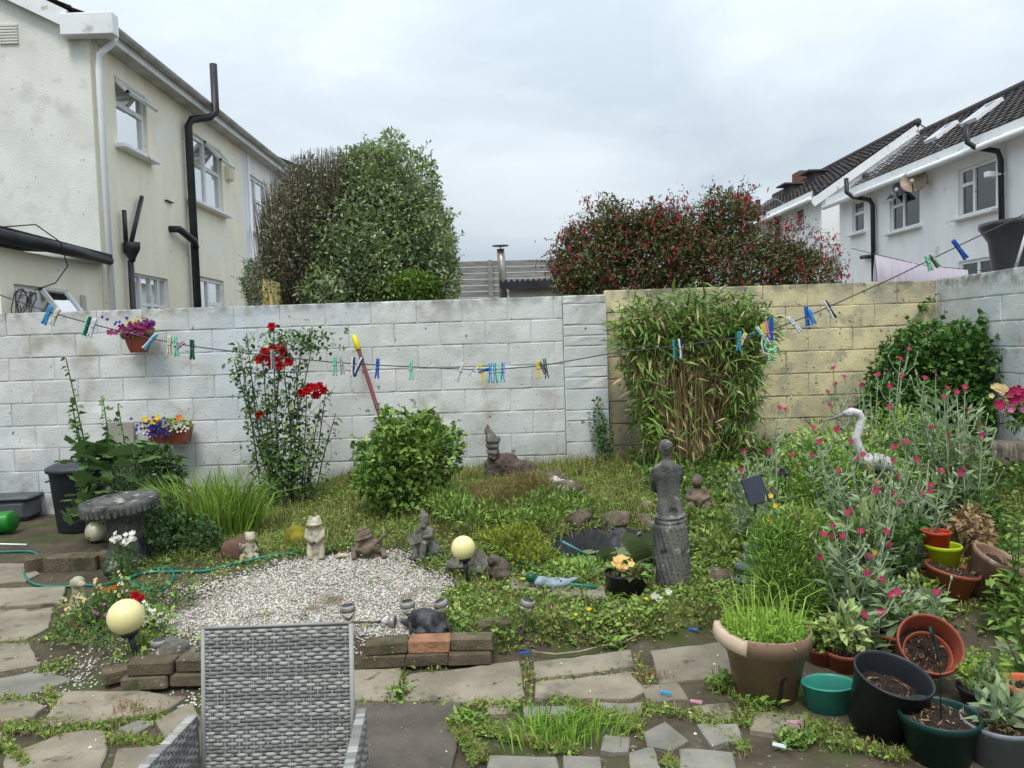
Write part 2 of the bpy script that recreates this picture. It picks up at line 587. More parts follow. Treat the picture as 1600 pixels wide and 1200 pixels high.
xs = [-1500, -500, -150, -60, -25, -12, -8] + list(np.arange(-6.5, 5.01, .07)) + [7, 10, 15, 25, 60, 150, 500, 1500]
ys = [-300, -60, -12, -3, 0, .8, 1.4] + list(np.arange(1.8, 8.11, .07)) + [9, 11, 15, 25, 60, 150, 500, 1800]
GV = [(x, y, gz(x, y) if (-6.5 <= x <= 5 and 1.8 <= y <= 8.1) else 0.0) for y in ys for x in xs]
nx = len(xs)
GF = np.array([(j * nx + i, j * nx + i + 1, (j + 1) * nx + i + 1, (j + 1) * nx + i) for j in range(len(ys) - 1) for i in range(nx - 1)])
ground = link('ground', npmesh('ground', np.array(GV), [GF], M_GROUND, True))
tag(ground, kind='structure')
# mossy turf laid over the raised soil
fx = list(np.arange(-3.5, 4.28, .06)); fy = list(np.arange(3.3, 7.56, .06)); TV = []; TF = []; tid = {}
for j, y in enumerate(fy):
    for i, x in enumerate(fx):
        g_ = math.hypot((x + 1.12) / .82, (y - 4.42) / .8)
        if raise_k(x, y) > .12 and pond_q(x, y) > 1.13 and g_ > 1 and not (x < -1.75 and y < 5.0):
            tid[(i, j)] = len(TV); TV.append((x, y, gz(x, y) + .005))
for (i, j), k_ in tid.items():
    if (i + 1, j) in tid and (i, j + 1) in tid and (i + 1, j + 1) in tid: TF.append((k_, tid[(i + 1, j)], tid[(i + 1, j + 1)], tid[(i, j + 1)]))
M_TURF = pm('mossy_turf', lin(66, 70, 34), lin(58, 52, 34), 5, .95, .7, 60, speck=[(lin(84, 104, 44), 3, .52, .1), (lin(140, 124, 84), 26, .62, .06)])
turf = link('lawn', npmesh('lawn', np.array(TV), [np.array(TF)], M_TURF, True)); tag(turf, kind='structure')

# ------------------------------------------------------------------ garden walls of painted blocks


def block_mesh(L, H, seed, mat, name='block'):
    rs = random.Random(seed)
    nxx, nzz = 7, 4
    xs_ = [-L / 2 + .0025, -L / 2 + .014] + [lerp(-L / 2 + .016, L / 2 - .016, i / (nxx - 3)) for i in range(1, nxx - 3)] + [L / 2 - .014, L / 2 - .0025]
    zs_ = [.0025, .013, H / 2, H - .013, H - .0025]
    b = MB(); vs = []
    for k, z in enumerate(zs_):
        for i, x in enumerate(xs_):
            e = (i in (0, len(xs_) - 1)) or (k in (0, len(zs_) - 1))
            vs.append((x + rs.uniform(-.002, .002), (.0034 if e else rs.uniform(-.003, .002)), z + rs.uniform(-.002, .002)))
    w = len(xs_); h = len(zs_)
    fs = [(k * w + i, k * w + i + 1, (k + 1) * w + i + 1, (k + 1) * w + i) for k in range(h - 1) for i in range(w - 1)]
    o = len(vs)
    ring = [i for i in range(w)] + [k * w + w - 1 for k in range(1, h)] + [(h - 1) * w + i for i in range(w - 2, -1, -1)] + [k * w for k in range(h - 2, 0, -1)]
    for i in ring: vs.append((vs[i][0], .09, vs[i][2]))
    m = len(ring)
    fs += [(ring[(j + 1) % m], ring[j], o + j, o + (j + 1) % m) for j in range(m)]
    b.add(vs, fs, False)
    return b.mesh(name, mat)


def block_wall(name, x0, x1, z_top, courses, mat, joint, origin, rz, label, seed=0, L=.45, H=.225, first=0.0, depth=.1):
    """local wall along +x from x0 to x1, front at y = 0 facing -y"""
    root = empty(name, origin, rz, label, 'wall')
    b = MB(); zb = z_top - courses * H - .3
    b.box(((x0 + x1) / 2, .009 + depth / 2, (zb + z_top - .006) / 2), (x1 - x0 - .004, depth, z_top - .006 - zb))
    b.build('mortar_core', joint, root)
    cache = {}
    for c in range(courses):
        zt = z_top - c * H
        x = x0 - (L / 2 if c % 2 else 0) - first
        while x < x1 - .01:
            a, e = max(x, x0), min(x + L, x1)
            w = round(e - a, 3)
            if w > .03:
                k = (w, random.Random(seed * 99 + c * 31 + int(x * 100)).randrange(3))
                if k not in cache: cache[k] = block_mesh(w, H, hash(k) % 1000, mat)
                o = link('block', cache[k], root, ((a + e) / 2, random.uniform(-.003, .003), zt - H))
            x += L
    return root


WY = 7.6
w1 = block_wall('garden_wall', -8.0, .52, 2.02, 9, M_WHITE, M_JOINT, (0, WY, 0), 0,
                'long white painted concrete block wall across the back of the garden', 1, first=.12)
# pier at its end: cut blocks of mixed height
pier = empty('wall_pier', (.735, WY - .035, 0), 0, 'white painted block pier ending the white wall beside the bamboo', 'pier')
b = MB(); b.box((0, .15, .93), (.405, .25, 2.16)); b.build('mortar_core', M_JOINT, pier)
z = 2.02
for i, h in enumerate([.085, .21, .105, .10, .205, .105, .115, .21, .105, .21, .225, .225, .2]):
    link('block', block_mesh(.43, h, i + 40, M_WHITE), pier, (0, 0, z - h)); z -= h
w2 = block_wall('garden_wall', .95, 4.3, 2.07, 9, M_YEL, M_JOINTY, (0, WY + .15, 0), 0,
                'weathered pale yellow block wall behind the bamboo', 2, first=.2)
w3 = block_wall('garden_wall', -7.76, -2.5, 2.075, 9, M_WHITE, M_JOINT, (4.3, 0, 0), -PI / 2,
                'white painted side wall running from the yellow wall along the garden', 3, first=.1)

# ------------------------------------------------------------------ houses


def wall_panel(mb, o, u, w, h, holes, n, depth=.12):
    o = Vector(o); u = Vector(u); n = Vector(n); zv = Vector((0, 0, 1))
    us = sorted({0, w} | {q for hh in holes for q in hh[:2]}); zs = sorted({0, h} | {q for hh in holes for q in hh[2:]})
    flip = u.cross(zv).dot(n) < 0
    def quad(a, b_, c, d):
        mb.add([a, b_, c, d], [(3, 2, 1, 0) if flip else (0, 1, 2, 3)], False)
    for i in range(len(us) - 1):
        for k in range(len(zs) - 1):
            cu, cz = (us[i] + us[i + 1]) / 2, (zs[k] + zs[k + 1]) / 2
            if any(a < cu < b_ and c < cz < d for a, b_, c, d in holes): continue
            quad(*[o + u * p + zv * q for p, q in ((us[i], zs[k]), (us[i + 1], zs[k]), (us[i + 1], zs[k + 1]), (us[i], zs[k + 1]))])
    for a, b_, c, d in holes:
        cs = [(a, c), (b_, c), (b_, d), (a, d)]
        for i in range(4):
            p, q = cs[i], cs[(i + 1) % 4]
            quad(o + u * p[0] + zv * p[1], o + u * p[0] + zv * p[1] - n * depth, o + u * q[0] + zv * q[1] - n * depth, o + u * q[0] + zv * q[1])


def window(parent, o, u, n, hole, mull=(), trans=(), depth=.075, curtain=.6, sill=True, open_sash=None, t=.065, blind=False, name='window', net=None):
    """frame bars with panes, curtain and dark room behind, in a wall opening"""
    o = Vector(o); u = Vector(u); n = Vector(n); zv = Vector((0, 0, 1))
    a, b_, c, d = hole
    mt = Matrix((u, n, zv)).transposed()
    def bx(mb, u0, u1, z0, z1, off, th):
        mb.box(o + u * (u0 + u1) / 2 + zv * (z0 + z1) / 2 + n * off, (u1 - u0, th, z1 - z0), mt)
    f = MB()
    bx(f, a, a + t, c, d, -depth, .06); bx(f, b_ - t, b_, c, d, -depth, .06)
    bx(f, a + t, b_ - t, c, c + t, -depth, .06); bx(f, a + t, b_ - t, d - t, d, -depth, .06)
    for q in mull:
        x = lerp(a, b_, q); bx(f, x - t / 2, x + t / 2, c + t, d - t, -depth, .057)
    for (q, u0, u1) in trans:
        z_ = lerp(c, d, q); bx(f, lerp(a, b_, u0) + t * .5, lerp(a, b_, u1) - t * .5, z_ - t / 2, z_ + t / 2, -depth, .054)
    fr = f.build(name, M_PVC, parent)
    g = MB(); bx(g, a + t, b_ - t, c + t, d - t, -depth - .005, .006); g.build('pane', M_GLASS, fr)
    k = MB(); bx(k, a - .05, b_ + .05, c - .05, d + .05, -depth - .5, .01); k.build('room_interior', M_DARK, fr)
    if curtain:
        k = MB(); bx(k, a + .01, lerp(a, b_, curtain), c + .02, d - .02, -depth - .10, .008); k.build('curtain', net or M_NET, fr)
    if blind:
        for i in range(int((d - c) / .055)):
            s = MB(); s.box(o + u * lerp(a, b_, .72) + zv * (c + .03 + i * .055) - n * (depth + .06), ((b_ - a) * .5, .045, .006), mt @ Matrix.Rotation(.5, 3, 'X'))
            s.build('blind_slat', M_PVC, fr)
    if sill:
        s = MB(); s.box(o + u * (a + b_) / 2 + zv * (c - .03) + n * .03, (b_ - a + .16, .22, .06), mt, .01); s.build('sill', M_PVC, parent)
    if open_sash:
        u0, u1, z0, z1, ang = open_sash
        ua, ub, za, zb_ = lerp(a, b_, u0), lerp(a, b_, u1), lerp(c, d, z0), lerp(c, d, z1)
        hgt = zb_ - za
        rt_ = mt @ Matrix.Rotation(ang, 3, 'X')
        top = o + u * (ua + ub) / 2 + zv * zb_ - n * (depth - .035)
        f = MB()
        for (du, dz, su, sz) in ((0, -.02, ub - ua, .04), (0, -hgt + .02, ub - ua, .04), (-(ub - ua) / 2 + .02, -hgt / 2, .04, hgt), ((ub - ua) / 2 - .02, -hgt / 2, .04, hgt)):
            f.box(top + rt_ @ Vector((du, 0, dz)), (su, .045, sz), rt_)
        sh = f.build('open_sash', M_PVC, parent)
        g = MB(); g.box(top + rt_ @ Vector((0, 0, -hgt / 2)), (ub - ua - .06, .006, hgt - .06), rt_); g.build('pane', M_GLASS, sh)
    return fr


def tile_roof(mb, e0, e1, up, rows, cols, lift=.025):
    """rows of single overlapping tiles between eave points e0 and e1, rising along up"""
    e0 = Vector(e0); e1 = Vector(e1); up = Vector(up)
    n = (e1 - e0).cross(up).normalized()
    if n.z < 0: n = -n
    for r in range(rows):
        a = r / rows; b_ = (r + 1.12) / rows
        for c in range(cols):
            s = .5 / cols * (r % 2)
            u0 = max(0, c / cols + s - .5 / cols); u1 = min(1, (c + 1) / cols + s - .5 / cols) - .0006
            if u1 <= u0: continue
            j = random.uniform(-.004, .004)
            p0, p1 = e0.lerp(e1, u0), e0.lerp(e1, u1)
            pm_ = p0.lerp(p1, .5)
            A, B_, Cc = (p + up * a + n * (lift + j) for p in (p0, pm_, p1))
            B_ = B_ + n * .018
            D, E, F_ = (p + up * min(1, b_) + n * .002 for p in (p0, pm_, p1))
            lo = [p - n * .02 for p in (A, B_, Cc)]
            mb.add([A, B_, Cc, D, E, F_] + lo, [(0, 1, 4, 3), (1, 2, 5, 4), (6, 7, 1, 0), (7, 8, 2, 1)], False)


def pipe(parent, pts, r, mat, name='drain_pipe', n=10):
    b = MB(); b.tube(pts, r, n); return b.build(name, mat, parent)


ZV = Vector((0, 0, 1))
XF = -5.2


def left_house(y0, y1, label, mwall, first):
    h = empty('house', (XF, y0, 0), 0, label, 'house')
    inv = Matrix.Translation((-XF, -y0, 0))
    def L(v): return Vector(v) - Vector((XF, y0, 0))
    n = Vector((1, 0, 0)); u = Vector((0, 1, 0)); o = L((XF, y0, 0))
    ez = 5.62
    def H(y_0, y_1, z0, z1): return (y_0 - y0, y_1 - y0, z0, z1)
    if first: holes = [H(10.5, 11.38, 4.42, 5.33), H(12.72, 14.28, 4.11, 5.27), H(10.6, 11.8, 1.6, 2.72), H(12.85, 14.1, .9, 2.88)]
    else: holes = [H(15.7, 16.95, 4.05, 5.2), H(17.6, 18.8, 4.05, 5.2)]
    b = MB(); wall_panel(b, o, u, y1 - y0, ez, holes, n, .16)
    # gable end and back
    D = 7.0; rise = D / 2 * math.tan(R(27))
    if first:
        b.mi = 1
        b.add([L((XF, y0, 0)), L((XF - D, y0, 0)), L((XF - D, y0, ez)), L((XF - D / 2, y0, ez + rise)), L((XF, y0, ez))], [(0, 4, 3, 2, 1)], False)
        b.mi = 0
    b.add([L((XF, y1, 0)), L((XF - D, y1, 0)), L((XF - D, y1, ez)), L((XF - D / 2, y1, ez + rise)), L((XF, y1, ez))], [(0, 1, 2, 3, 4)], False)
    b.build('wall', [mwall, M_REND], h)
    # roof
    r = MB(); ov = .22
    sl_ = math.tan(R(27))
    e0 = L((XF + ov, y0 - (.12 if first else 0), ez + .12 - ov * sl_ + .1)); e1 = L((XF + ov, y1, ez + .12 - ov * sl_ + .1))
    up = Vector((-(D / 2 + ov), 0, (D / 2 + ov) * sl_))
    tile_roof(r, e0, e1, up, 18, int((y1 - y0) / .3))
    rf = r.build('roof', M_TILE, h)
    bk = MB(); bk.add([e0 + up, e1 + up, e1 + up + Vector((-up.x * -1, 0, -up.z)), e0 + up + Vector((-up.x * -1, 0, -up.z))], [(0, 1, 2, 3)])
    bk.v = [tuple(v) for v in (e0 + up, e1 + up, e1 + up + Vector((up.x, 0, -up.z)), e0 + up + Vector((up.x, 0, -up.z)))]
    bk.build('roof_slope', M_TILE, rf)
    # soffit, fascia, gutter
    f = MB(); f.box(L((XF + ov / 2, (y0 + y1) / 2, ez - .03)), (ov, y1 - y0 - .01, .025)); f.build('soffit', M_SOFF, h)
    f = MB(); f.box(L((XF + ov + .012, (y0 + y1) / 2, ez + .04)), (.022, y1 - y0 - .01, .17)); f.build('fascia', M_PVC, h)
    gt = MB(); pts = []
    k = 8
    vs = []; fs = []
    for yy in (y0 - (.1 if first else 0), y1):
        for i in range(k + 1):
            a = PI + PI * i / k
            for rr in (.06, .054):
                vs.append(L((XF + ov + .085 + rr * math.cos(a), yy, ez + .10 + rr * math.sin(a))))
    m = 2 * (k + 1)
    for i in range(k):
        fs += [(2 * i, 2 * i + 2, m + 2 * i + 2, m + 2 * i), (2 * i + 1, m + 2 * i + 1, m + 2 * i + 3, 2 * i + 3)]
    gt.add(vs, fs, True); gt.build('gutter', M_SOFF, h)
    if first:
        # boxed end and bargeboard of the gable
        q = MB(); q.box(L((XF + .06, y0 - .08, ez + .08)), (.66, .16, .27), None, .01); q.build('eaves_box', M_PVC, h)
        q = MB()
        p0 = Vector((XF - .24, y0 - .08, ez + .18)); p1 = Vector((XF - D / 2, y0 - .08, ez + .18 + (D / 2 - .24) * sl_))
        d = (p1 - p0); mid = L((p0 + p1) / 2)
        q.box(mid, (d.length, .05, .2), Matrix.Rotation(-math.atan2(d.z, -d.x) + 0, 3, 'Y').inverted() if False else Matrix.Rotation(math.atan2(d.z, -d.x), 3, 'Y'))
        q.build('bargeboard', M_PVC, h)
        q = MB()
        for i in range(7): q.box(L((XF - 1.0, y0 - .012, 5.55 + i * .036)), (.24, .02, .022))
        q.build('air_vent', M_REND, h)
        q = MB(); q.box(L((XF + .05, 14.55, 4.92)), (.1, .24, .26), None, .01)
        for i in range(5): q.box(L((XF + .105, 14.55, 4.84 + i * .04)), (.012, .2, .02))
        q.build('wall_vent', M_CREAM, h)
        # pipes
        pipe(h, [L((XF + .3, 10.0, 5.66)), L((XF + .26, 10.0, 5.55)), L((XF + .1, 9.95, 5.4)), L((XF + .08, 9.95, 5.2)), L((XF + .08, 9.95, 0))], .04, M_PVC, 'downpipe')
        pipe(h, [L((XF + .1, 12.62, 0)), L((XF + .1, 12.62, 5.25)), L((XF + .14, 12.66, 5.36)), L((XF + .34, 12.9, 5.46)), L((XF + .42, 12.98, 5.56)),
                 L((XF + .42, 12.98, 6.35))], .062, M_BLACKP, 'soil_pipe', 12)
        pipe(h, [L((XF - .02, 11.95, 3.50)), L((XF + .13, 12.0, 3.50)), L((XF + .15, 12.5, 3.38)), L((XF + .12, 12.62, 3.3))], .055, M_BLACKP, 'waste_pipe')
        pipe(h, [L((XF + .07, 10.42, 3.52)), L((XF + .07, 10.42, 3.08))], .03, M_BLACKP, 'waste_pipe')
        pipe(h, [L((XF + .07, 10.95, 3.80)), L((XF + .07, 10.55, 3.08))], .03, M_BLACKP, 'waste_pipe')
        q = MB()
        q.lathe([(.045, 2.84), (.05, 2.88), (.12, 3.0), (.125, 3.1), (.11, 3.1), (.1, 3.02)], 4, L((XF + .1, 10.5, 0)))
        q.build('hopper', M_BLACKP, h)
        pipe(h, [L((XF + .08, 10.5, 2.86)), L((XF + .08, 10.5, 0))], .04, M_BLACKP, 'drain_pipe')
        q = MB(); q.box(L((XF + .02, 11.95, 3.92)), (.04, .24, .015)); q.build('metal_bracket', M_BLACKP, h)
    else:
        pipe(h, [L((XF + .08, y0 + .2, 5.5)), L((XF + .08, y0 + .2, 0))], .03, M_PVC, 'downpipe')
    # windows
    if first:
        window(h, o, u, n, holes[0], trans=[(.64, 0, 1)], curtain=.55, open_sash=(0.02, .98, .66, 1.0, .75), net=M_NET)
        window(h, o, u, n, holes[1], mull=(.56,), trans=[(.6, .56, 1)], curtain=.75, open_sash=(.57, .99, .62, 1.0, .7))
        window(h, o, u, n, holes[2], mull=(.34, .6, .8), trans=[(.3, 0, 1), (.62, .34, 1)], curtain=1.0, t=.035)
        window(h, o, u, n, holes[3], mull=(.5,), trans=[(.62, .5, 1), (.78, .5, 1)], curtain=.3, sill=False)
    else:
        window(h, o, u, n, holes[0], mull=(.45,), trans=[(.6, .45, 1)], curtain=.9)
        window(h, o, u, n, holes[1], mull=(.5,), curtain=.9)
    return h


hl1 = left_house(9.9, 15.3, 'cream rendered house with black soil pipe and pale grey gable end', M_CREAM, True)
hl2 = left_house(15.3, 20.6, 'whitish semi-detached house adjoining the cream house, behind the dark tree', M_WHREND, False)

# far roof peeping over the eaves
h = empty('house', (-7.3, 23, -.35), 0, 'dark roofed house end showing above the gutter line behind the dark tree', 'house')
b = MB(); b.add([(0, 0, 0), (3.2, 0, 0), (3.2, 0, 6.3), (0, 0, 7.75), (0, 5, 0), (3.2, 5, 0), (3.2, 5, 6.3), (0, 5, 7.75)],
                [(0, 1, 2, 3), (1, 5, 6, 2), (5, 4, 7, 6)]); b.build('wall', M_WHREND, h)
b = MB(); tile_roof(b, (3.45, -.15, 6.3), (3.45, 5.1, 6.3), (-3.45, 0, 1.55), 12, 12); b.build('roof', M_TILE, h)
b = MB(); b.box((1.75, -.12, 7.06), (3.9, .05, .16), Matrix.Rotation(math.atan2(1.55, 3.45), 3, 'Y')); b.build('bargeboard', M_BLACKP, h)

# single storey extension in front of the gable, flush with the facade
ex = empty('extension', (XF, 7.9, 0), 0, 'single-storey cream extension with black roof edge beside the grey gable', 'extension')
hole = (.22, 1.22, 1.55, 2.36)
b = MB(); wall_panel(b, (0, 0, 0), (0, 1, 0), 1.99, 2.72, [hole], (1, 0, 0), .14)
b.add([(0, 0, 0), (-4, 0, 0), (-4, 0, 2.72), (0, 0, 2.72)], [(0, 3, 2, 1)])
b.build('wall', M_CREAM, ex)
window(ex, (0, 0, 0), (0, 1, 0), (1, 0, 0), hole, mull=(.5,), trans=[(.35, 0, 1)], curtain=0, open_sash=(.5, 1.0, .36, 1.0, .62), sill=False)
b = MB(); b.tube([(.14, -.3, 2.8), (.14, 1.2, 2.8), (.12, 1.98, 2.78)], [.075, .07, .05], 12); b.build('gutter', M_BLACKP, ex)
b = MB(); b.add([(.16, -.3, 2.74), (.16, 1.97, 2.74), (.16, -.3, 2.90), (.16, 1.97, 2.86), (-4, -.3, 3.35), (-4, 1.97, 3.15)],
                [(0, 1, 3, 2), (2, 3, 5, 4)]); b.build('roof', pm('black_roof_felt', lin(42, 43, 46), lin(60, 60, 62), 5, .8, .4), ex)
b = MB(); b.box((.012, 1.5, 2.22), (.03, .1, .2), None, .006); b.build('vent_cover', M_SOFF, ex)
b = MB()
for i in range(4):
    b.tube([(.06 + .05 * random.random(), .15 + .35 * (i / 7) + .14 * math.cos(a * .8 + i), 2.12 + .18 * math.sin(a + i) * (1 - .04 * i)) for a in np.linspace(0, 6.3, 14)], .006, 5, False)
b.tube([(.2, -.3, 2.86), (.22, .3, 2.98), (.24, .7, 2.85), (.22, .85, 2.6), (.16, .7, 2.4), (.1, .4, 2.3)], .007, 5, False)
tag(b.build('cable', M_BLACKP, None, (XF, 7.9, 0)), 'tangle of black cable hanging by the extension window', 'cable')

# right-hand houses


class Fac:
    def __init__(s, a, b_):
        s.o = Vector((a[0], a[1], 0)); d = Vector((b_[0] - a[0], b_[1] - a[1], 0)); s.w = d.length; s.u = d.normalized()
        s.n = Vector((-s.u.y, s.u.x, 0))
    def at(s, px, py):
        d = ray(px, py); t = (s.o - CAM).dot(s.n) / d.dot(s.n); p = CAM + d * t
        return (p - s.o).dot(s.u), p.z
    def hole(s, x0, y0, x1, y1):       # corners: top at the one side, bottom at the other
        a, za = s.at(x0, y0); b_, zb = s.at(x1, y1)
        return (min(a, b_), max(a, b_), min(za, zb), max(za, zb))


def right_house(fa, ez, ridge_in, ridge_z, label, windows, gable_near, name='house'):
    h = empty(name, (0, 0, 0), 0, label, 'house')
    h.location = fa.o
    u, n, o = fa.u, fa.n, Vector((0, 0, 0))
    holes = [w[0] for w in windows]
    b = MB(); wall_panel(b, o, u, fa.w, ez, holes, n, .12)
    for t, fl in ((0, True), (fa.w, False)):
        p = o + u * t
        b.add([p, p - n * ridge_in * 2, p - n * ridge_in * 2 + ZV * ez, p - n * ridge_in + ZV * ridge_z, p + ZV * ez], [(0, 1, 2, 3, 4)], False)
    b.build('wall', M_WHREND, h)
    ov = .3; sl_ = (ridge_z - ez) / ridge_in
    e0 = o + n * ov - u * .12 + ZV * (ez - ov * sl_ + .12); e1 = o + n * ov + u * (fa.w + .12) + ZV * (ez - ov * sl_ + .12)
    up = -n * (ridge_in + ov) + ZV * (ridge_in + ov) * sl_
    r = MB(); tile_roof(r, e0, e1, up, 17, int(fa.w / .28)); rf = r.build('roof', M_TILE, h)
    q = MB(); q.tube([e0 + up + ZV * .02, e1 + up + ZV * .02], .1, 8); q.build('ridge_tiles', M_TILE, rf)
    q = MB(); q.add([e0 + up, e1 + up, e1 + up - n * (ridge_in + ov) - ZV * up.z, e0 + up - n * (ridge_in + ov) - ZV * up.z], [(0, 1, 2, 3)]); q.build('roof_slope', M_TILE, rf)
    mt = Matrix((u, n, ZV)).transposed()
    q = MB(); q.box(o + u * fa.w / 2 + n * (ov / 2) + ZV * (ez - .06), (fa.w + .2, ov, .03), mt); q.build('soffit', M_PVC, h)
    q = MB(); q.box(o + u * fa.w / 2 + n * (ov + .012) + ZV * (ez - .0), (fa.w + .22, .022, .18), mt); q.build('fascia', M_PVC, h)
    q = MB(); q.tube([e0 + n * .07 - ZV * .06, e1 + n * .07 - ZV * .06], .06, 10); q.build('gutter', M_PVC, h)
    if gable_near:
        q = MB()
        for s_ in (1, -1):
            c0 = -n * ridge_in + ZV * (ridge_z + .02) - u * .08
            c1 = (n * ov if s_ > 0 else -n * (2 * ridge_in + ov)) + ZV * (ez - ov * sl_ + .02) - u * .08
            d = c1 - c0
            mm = Matrix((d.normalized(), -u, d.normalized().cross(-u))).transposed()
            q.box((c0 + c1) / 2 - ZV * .06, (d.length, .05, .22), mm)
        q.build('bargeboard', M_PVC, h)
    for w in windows:
        window(h, o, u, n, w[0], **w[1])
    return h


fa = Fac((9.25, 12.6), (8.8, 20.5))
wins = [(fa.hole(1331, 316, 1350, 361), dict(trans=[(.6, 0, 1)], curtain=1.0)),
        (fa.hole(1390, 303, 1437, 352), dict(mull=(.58,), trans=[(.65, .58, 1)], curtain=0, blind=True, open_sash=(.6, .99, .66, 1.0, .8))),
        (fa.hole(1497, 266, 1556, 326), dict(mull=(.62,), trans=[(.66, .62, 1)], curtain=.6)),
        (fa.hole(1497, 409, 1556, 440), dict(mull=(.5,), curtain=.3))]
for w in wins:
    w[0]
fixed = []
for hh, kw in wins:
    if hh[2] < 2.2: hh = (hh[0], hh[1], 1.2, hh[3])
    fixed.append((hh, kw))
hr1 = right_house(fa, 5.08, 2.35, 6.72, 'white house with satellite dishes and brown tiled roof', fixed, False)


def dish(px, py, rad, off, mat, label):
    uu, zz = fa.at(px, py)
    p = fa.o + fa.u * uu + ZV * zz + fa.n * off
    d = empty('satellite_dish', p, 0, label, 'satellite dish', None)
    nrm = Vector((-.55, -.75, .35)).normalized()
    mt = nrm.to_track_quat('Z', 'Y').to_matrix()
    b = MB(); b.lathe([(rad * t, .22 * rad * t * t) for t in np.linspace(0, 1, 7)] + [(rad * t, .22 * rad * t * t - .012) for t in np.linspace(1, 0, 7)], 24, (0, 0, 0), mat=mt)
    b.build('dish', mat, d)
    b = MB(); b.tube([mt @ Vector((0, -rad, .2 * rad)), mt @ Vector((0, -rad * .5, rad * 1.0))], .012, 6); b.tube([(0, 0, -.01), -fa.n * off * .6 - ZV * .05, -fa.n * (off + .02)], .018, 8)
    a = b.build('arm', M_BLACKP, d)
    b = MB(); b.ell(mt @ Vector((0, -rad * .5, rad * 1.02)), (.04, .04, .05)); b.build('receiver', M_SOFF, d)


dish(1424, 297, .17, .3, pm('dark_dish', lin(96, 98, 104), lin(84, 86, 92), 4, .5), 'smaller dark grey satellite dish on the white house')
dish(1450, 284, .27, .3, pm('rust_dish', lin(176, 158, 140), lin(140, 120, 100), 6, .6), 'larger tan weathered satellite dish on the white house')
q0 = fa.at(1358, 290); q1 = fa.at(1556, 240)


def fpt(f_, px, py, off):
    uu, zz = f_.at(px, py); return f_.u * uu + ZV * zz + f_.n * off


pipe(hr1, [fpt(fa, 1353, 278, .5) , fpt(fa, 1354, 300, .5), fpt(fa, 1358, 307, .4), fpt(fa, 1366, 312, .12), fpt(fa, 1369, 320, .09), fpt(fa, 1371, 440, .09)], .055, M_BLACKP, 'soil_pipe')
pipe(hr1, [fpt(fa, 1550, 194, .5), fpt(fa, 1552, 222, .5), fpt(fa, 1557, 230, .4), fpt(fa, 1569, 236, .12), fpt(fa, 1571, 250, .09), fpt(fa, 1574, 440, .09)], .05, M_BLACKP, 'soil_pipe')
pipe(hr1, [fpt(fa, 1352, 402, .1), fpt(fa, 1371, 400, .1)], .05, M_BLACKP, 'waste_pipe')
b = MB()
for (x0, y0, x1, y1) in ((1517, 191, 1566, 166),):
    pass
for px_, py_, w_, l_ in ((1472, 209, .45, .6), (1535, 178, .5, .7)):
    # roof lights lie on the slope
    d = ray(px_, py_)
    nn = (ZV * 2.35 + fa.n * 1.64).normalized()
    p0 = fa.o + ZV * 5.24
    t = (p0 - CAM).dot(nn) / d.dot(nn); p = CAM + d * t + nn * .04 - fa.o
    upv = fa.u.cross(nn).normalized()
    mm = Matrix((fa.u, upv, nn)).transposed()
    f = MB(); 
    for du, dv, su, sv in ((0, l_ / 2, w_, .04), (0, -l_ / 2, w_, .04), (w_ / 2, 0, .04, l_ + .04), (-w_ / 2, 0, .04, l_ + .04)):
        f.box(p + mm @ Vector((du, dv, 0)), (su, sv, .09), mm)
    sk = f.build('roof_window', M_PVC, hr1)
    f = MB(); f.box(p, (w_, l_, .02), mm); f.build('pane', pm('roof_glass', lin(150, 165, 175), rough=.08, spec=.8), sk)
b = MB(); b.box(fpt(fa, 1573, 272, .3), (.2, .12, .1), None, .01); b.tube([fpt(fa, 1573, 272, .0), fpt(fa, 1573, 272, .3)], .02, 6); b.build('security_lamp', M_PVC, hr1)

fb = Fac((8.65, 21.3), (8.3, 31.5))
wins2 = [(fb.hole(1241, 328, 1256, 352), dict(curtain=.5)), (fb.hole(1197, 345, 1214, 375), dict(mull=(.5,), curtain=.8))]
hr2 = right_house(fb, 5.4, 2.65, 7.15, 'white gabled house further down the row with brick chimney', wins2, True)
pipe(hr2, [fpt(fb, 1206, 312, .45), fpt(fb, 1207, 328, .45), fpt(fb, 1211, 332, .3), fpt(fb, 1217, 336, .12), fpt(fb, 1219, 345, .1), fpt(fb, 1221, 420, .1)], .07, M_BLACKP, 'soil_pipe')
b = MB(); b.ell((fb.u * -.1 - fb.n * 1.2 + ZV * 5.85), (.1, .07, .1)); b.build('wall_lamp', M_BLACKP, hr2)
# dormers and chimney on its roof
b = MB()
for k, (t, s_) in enumerate(((4.6, .75), (6.6, .7))):
    p = fb.u * t - fb.n * 2.1 + ZV * 6.78
    mm = Matrix((fb.u, fb.n, ZV)).transposed()
    b = MB(); b.box(p, (.9 * s_, .8, .36), mm); b.box(p + ZV * .2 + fb.n * .1, (1.15 * s_, 1.1, .05), mm); b.build('dormer', M_TILE, hr2)
b = MB(); b.box(fb.u * 7.6 - fb.n * 2.65 + ZV * 7.3, (.7, .45, .7), Matrix((fb.u, fb.n, ZV)).transposed(), .02); b.build('chimney', M_TERRA, hr2)
fc = Fac((8.0, 33), (7.6, 44))
hr3 = right_house(fc, 5.3, 2.6, 7.0, 'farthest white house of the right-hand row, half hidden by fuchsia', [], True)
b = MB(); b.box(-fc.n * 2.6 + fc.u * 2.0 + ZV * 7.3, (.9, .6, 1.0), None, .02); b.build('chimney', M_TERRA, hr3)

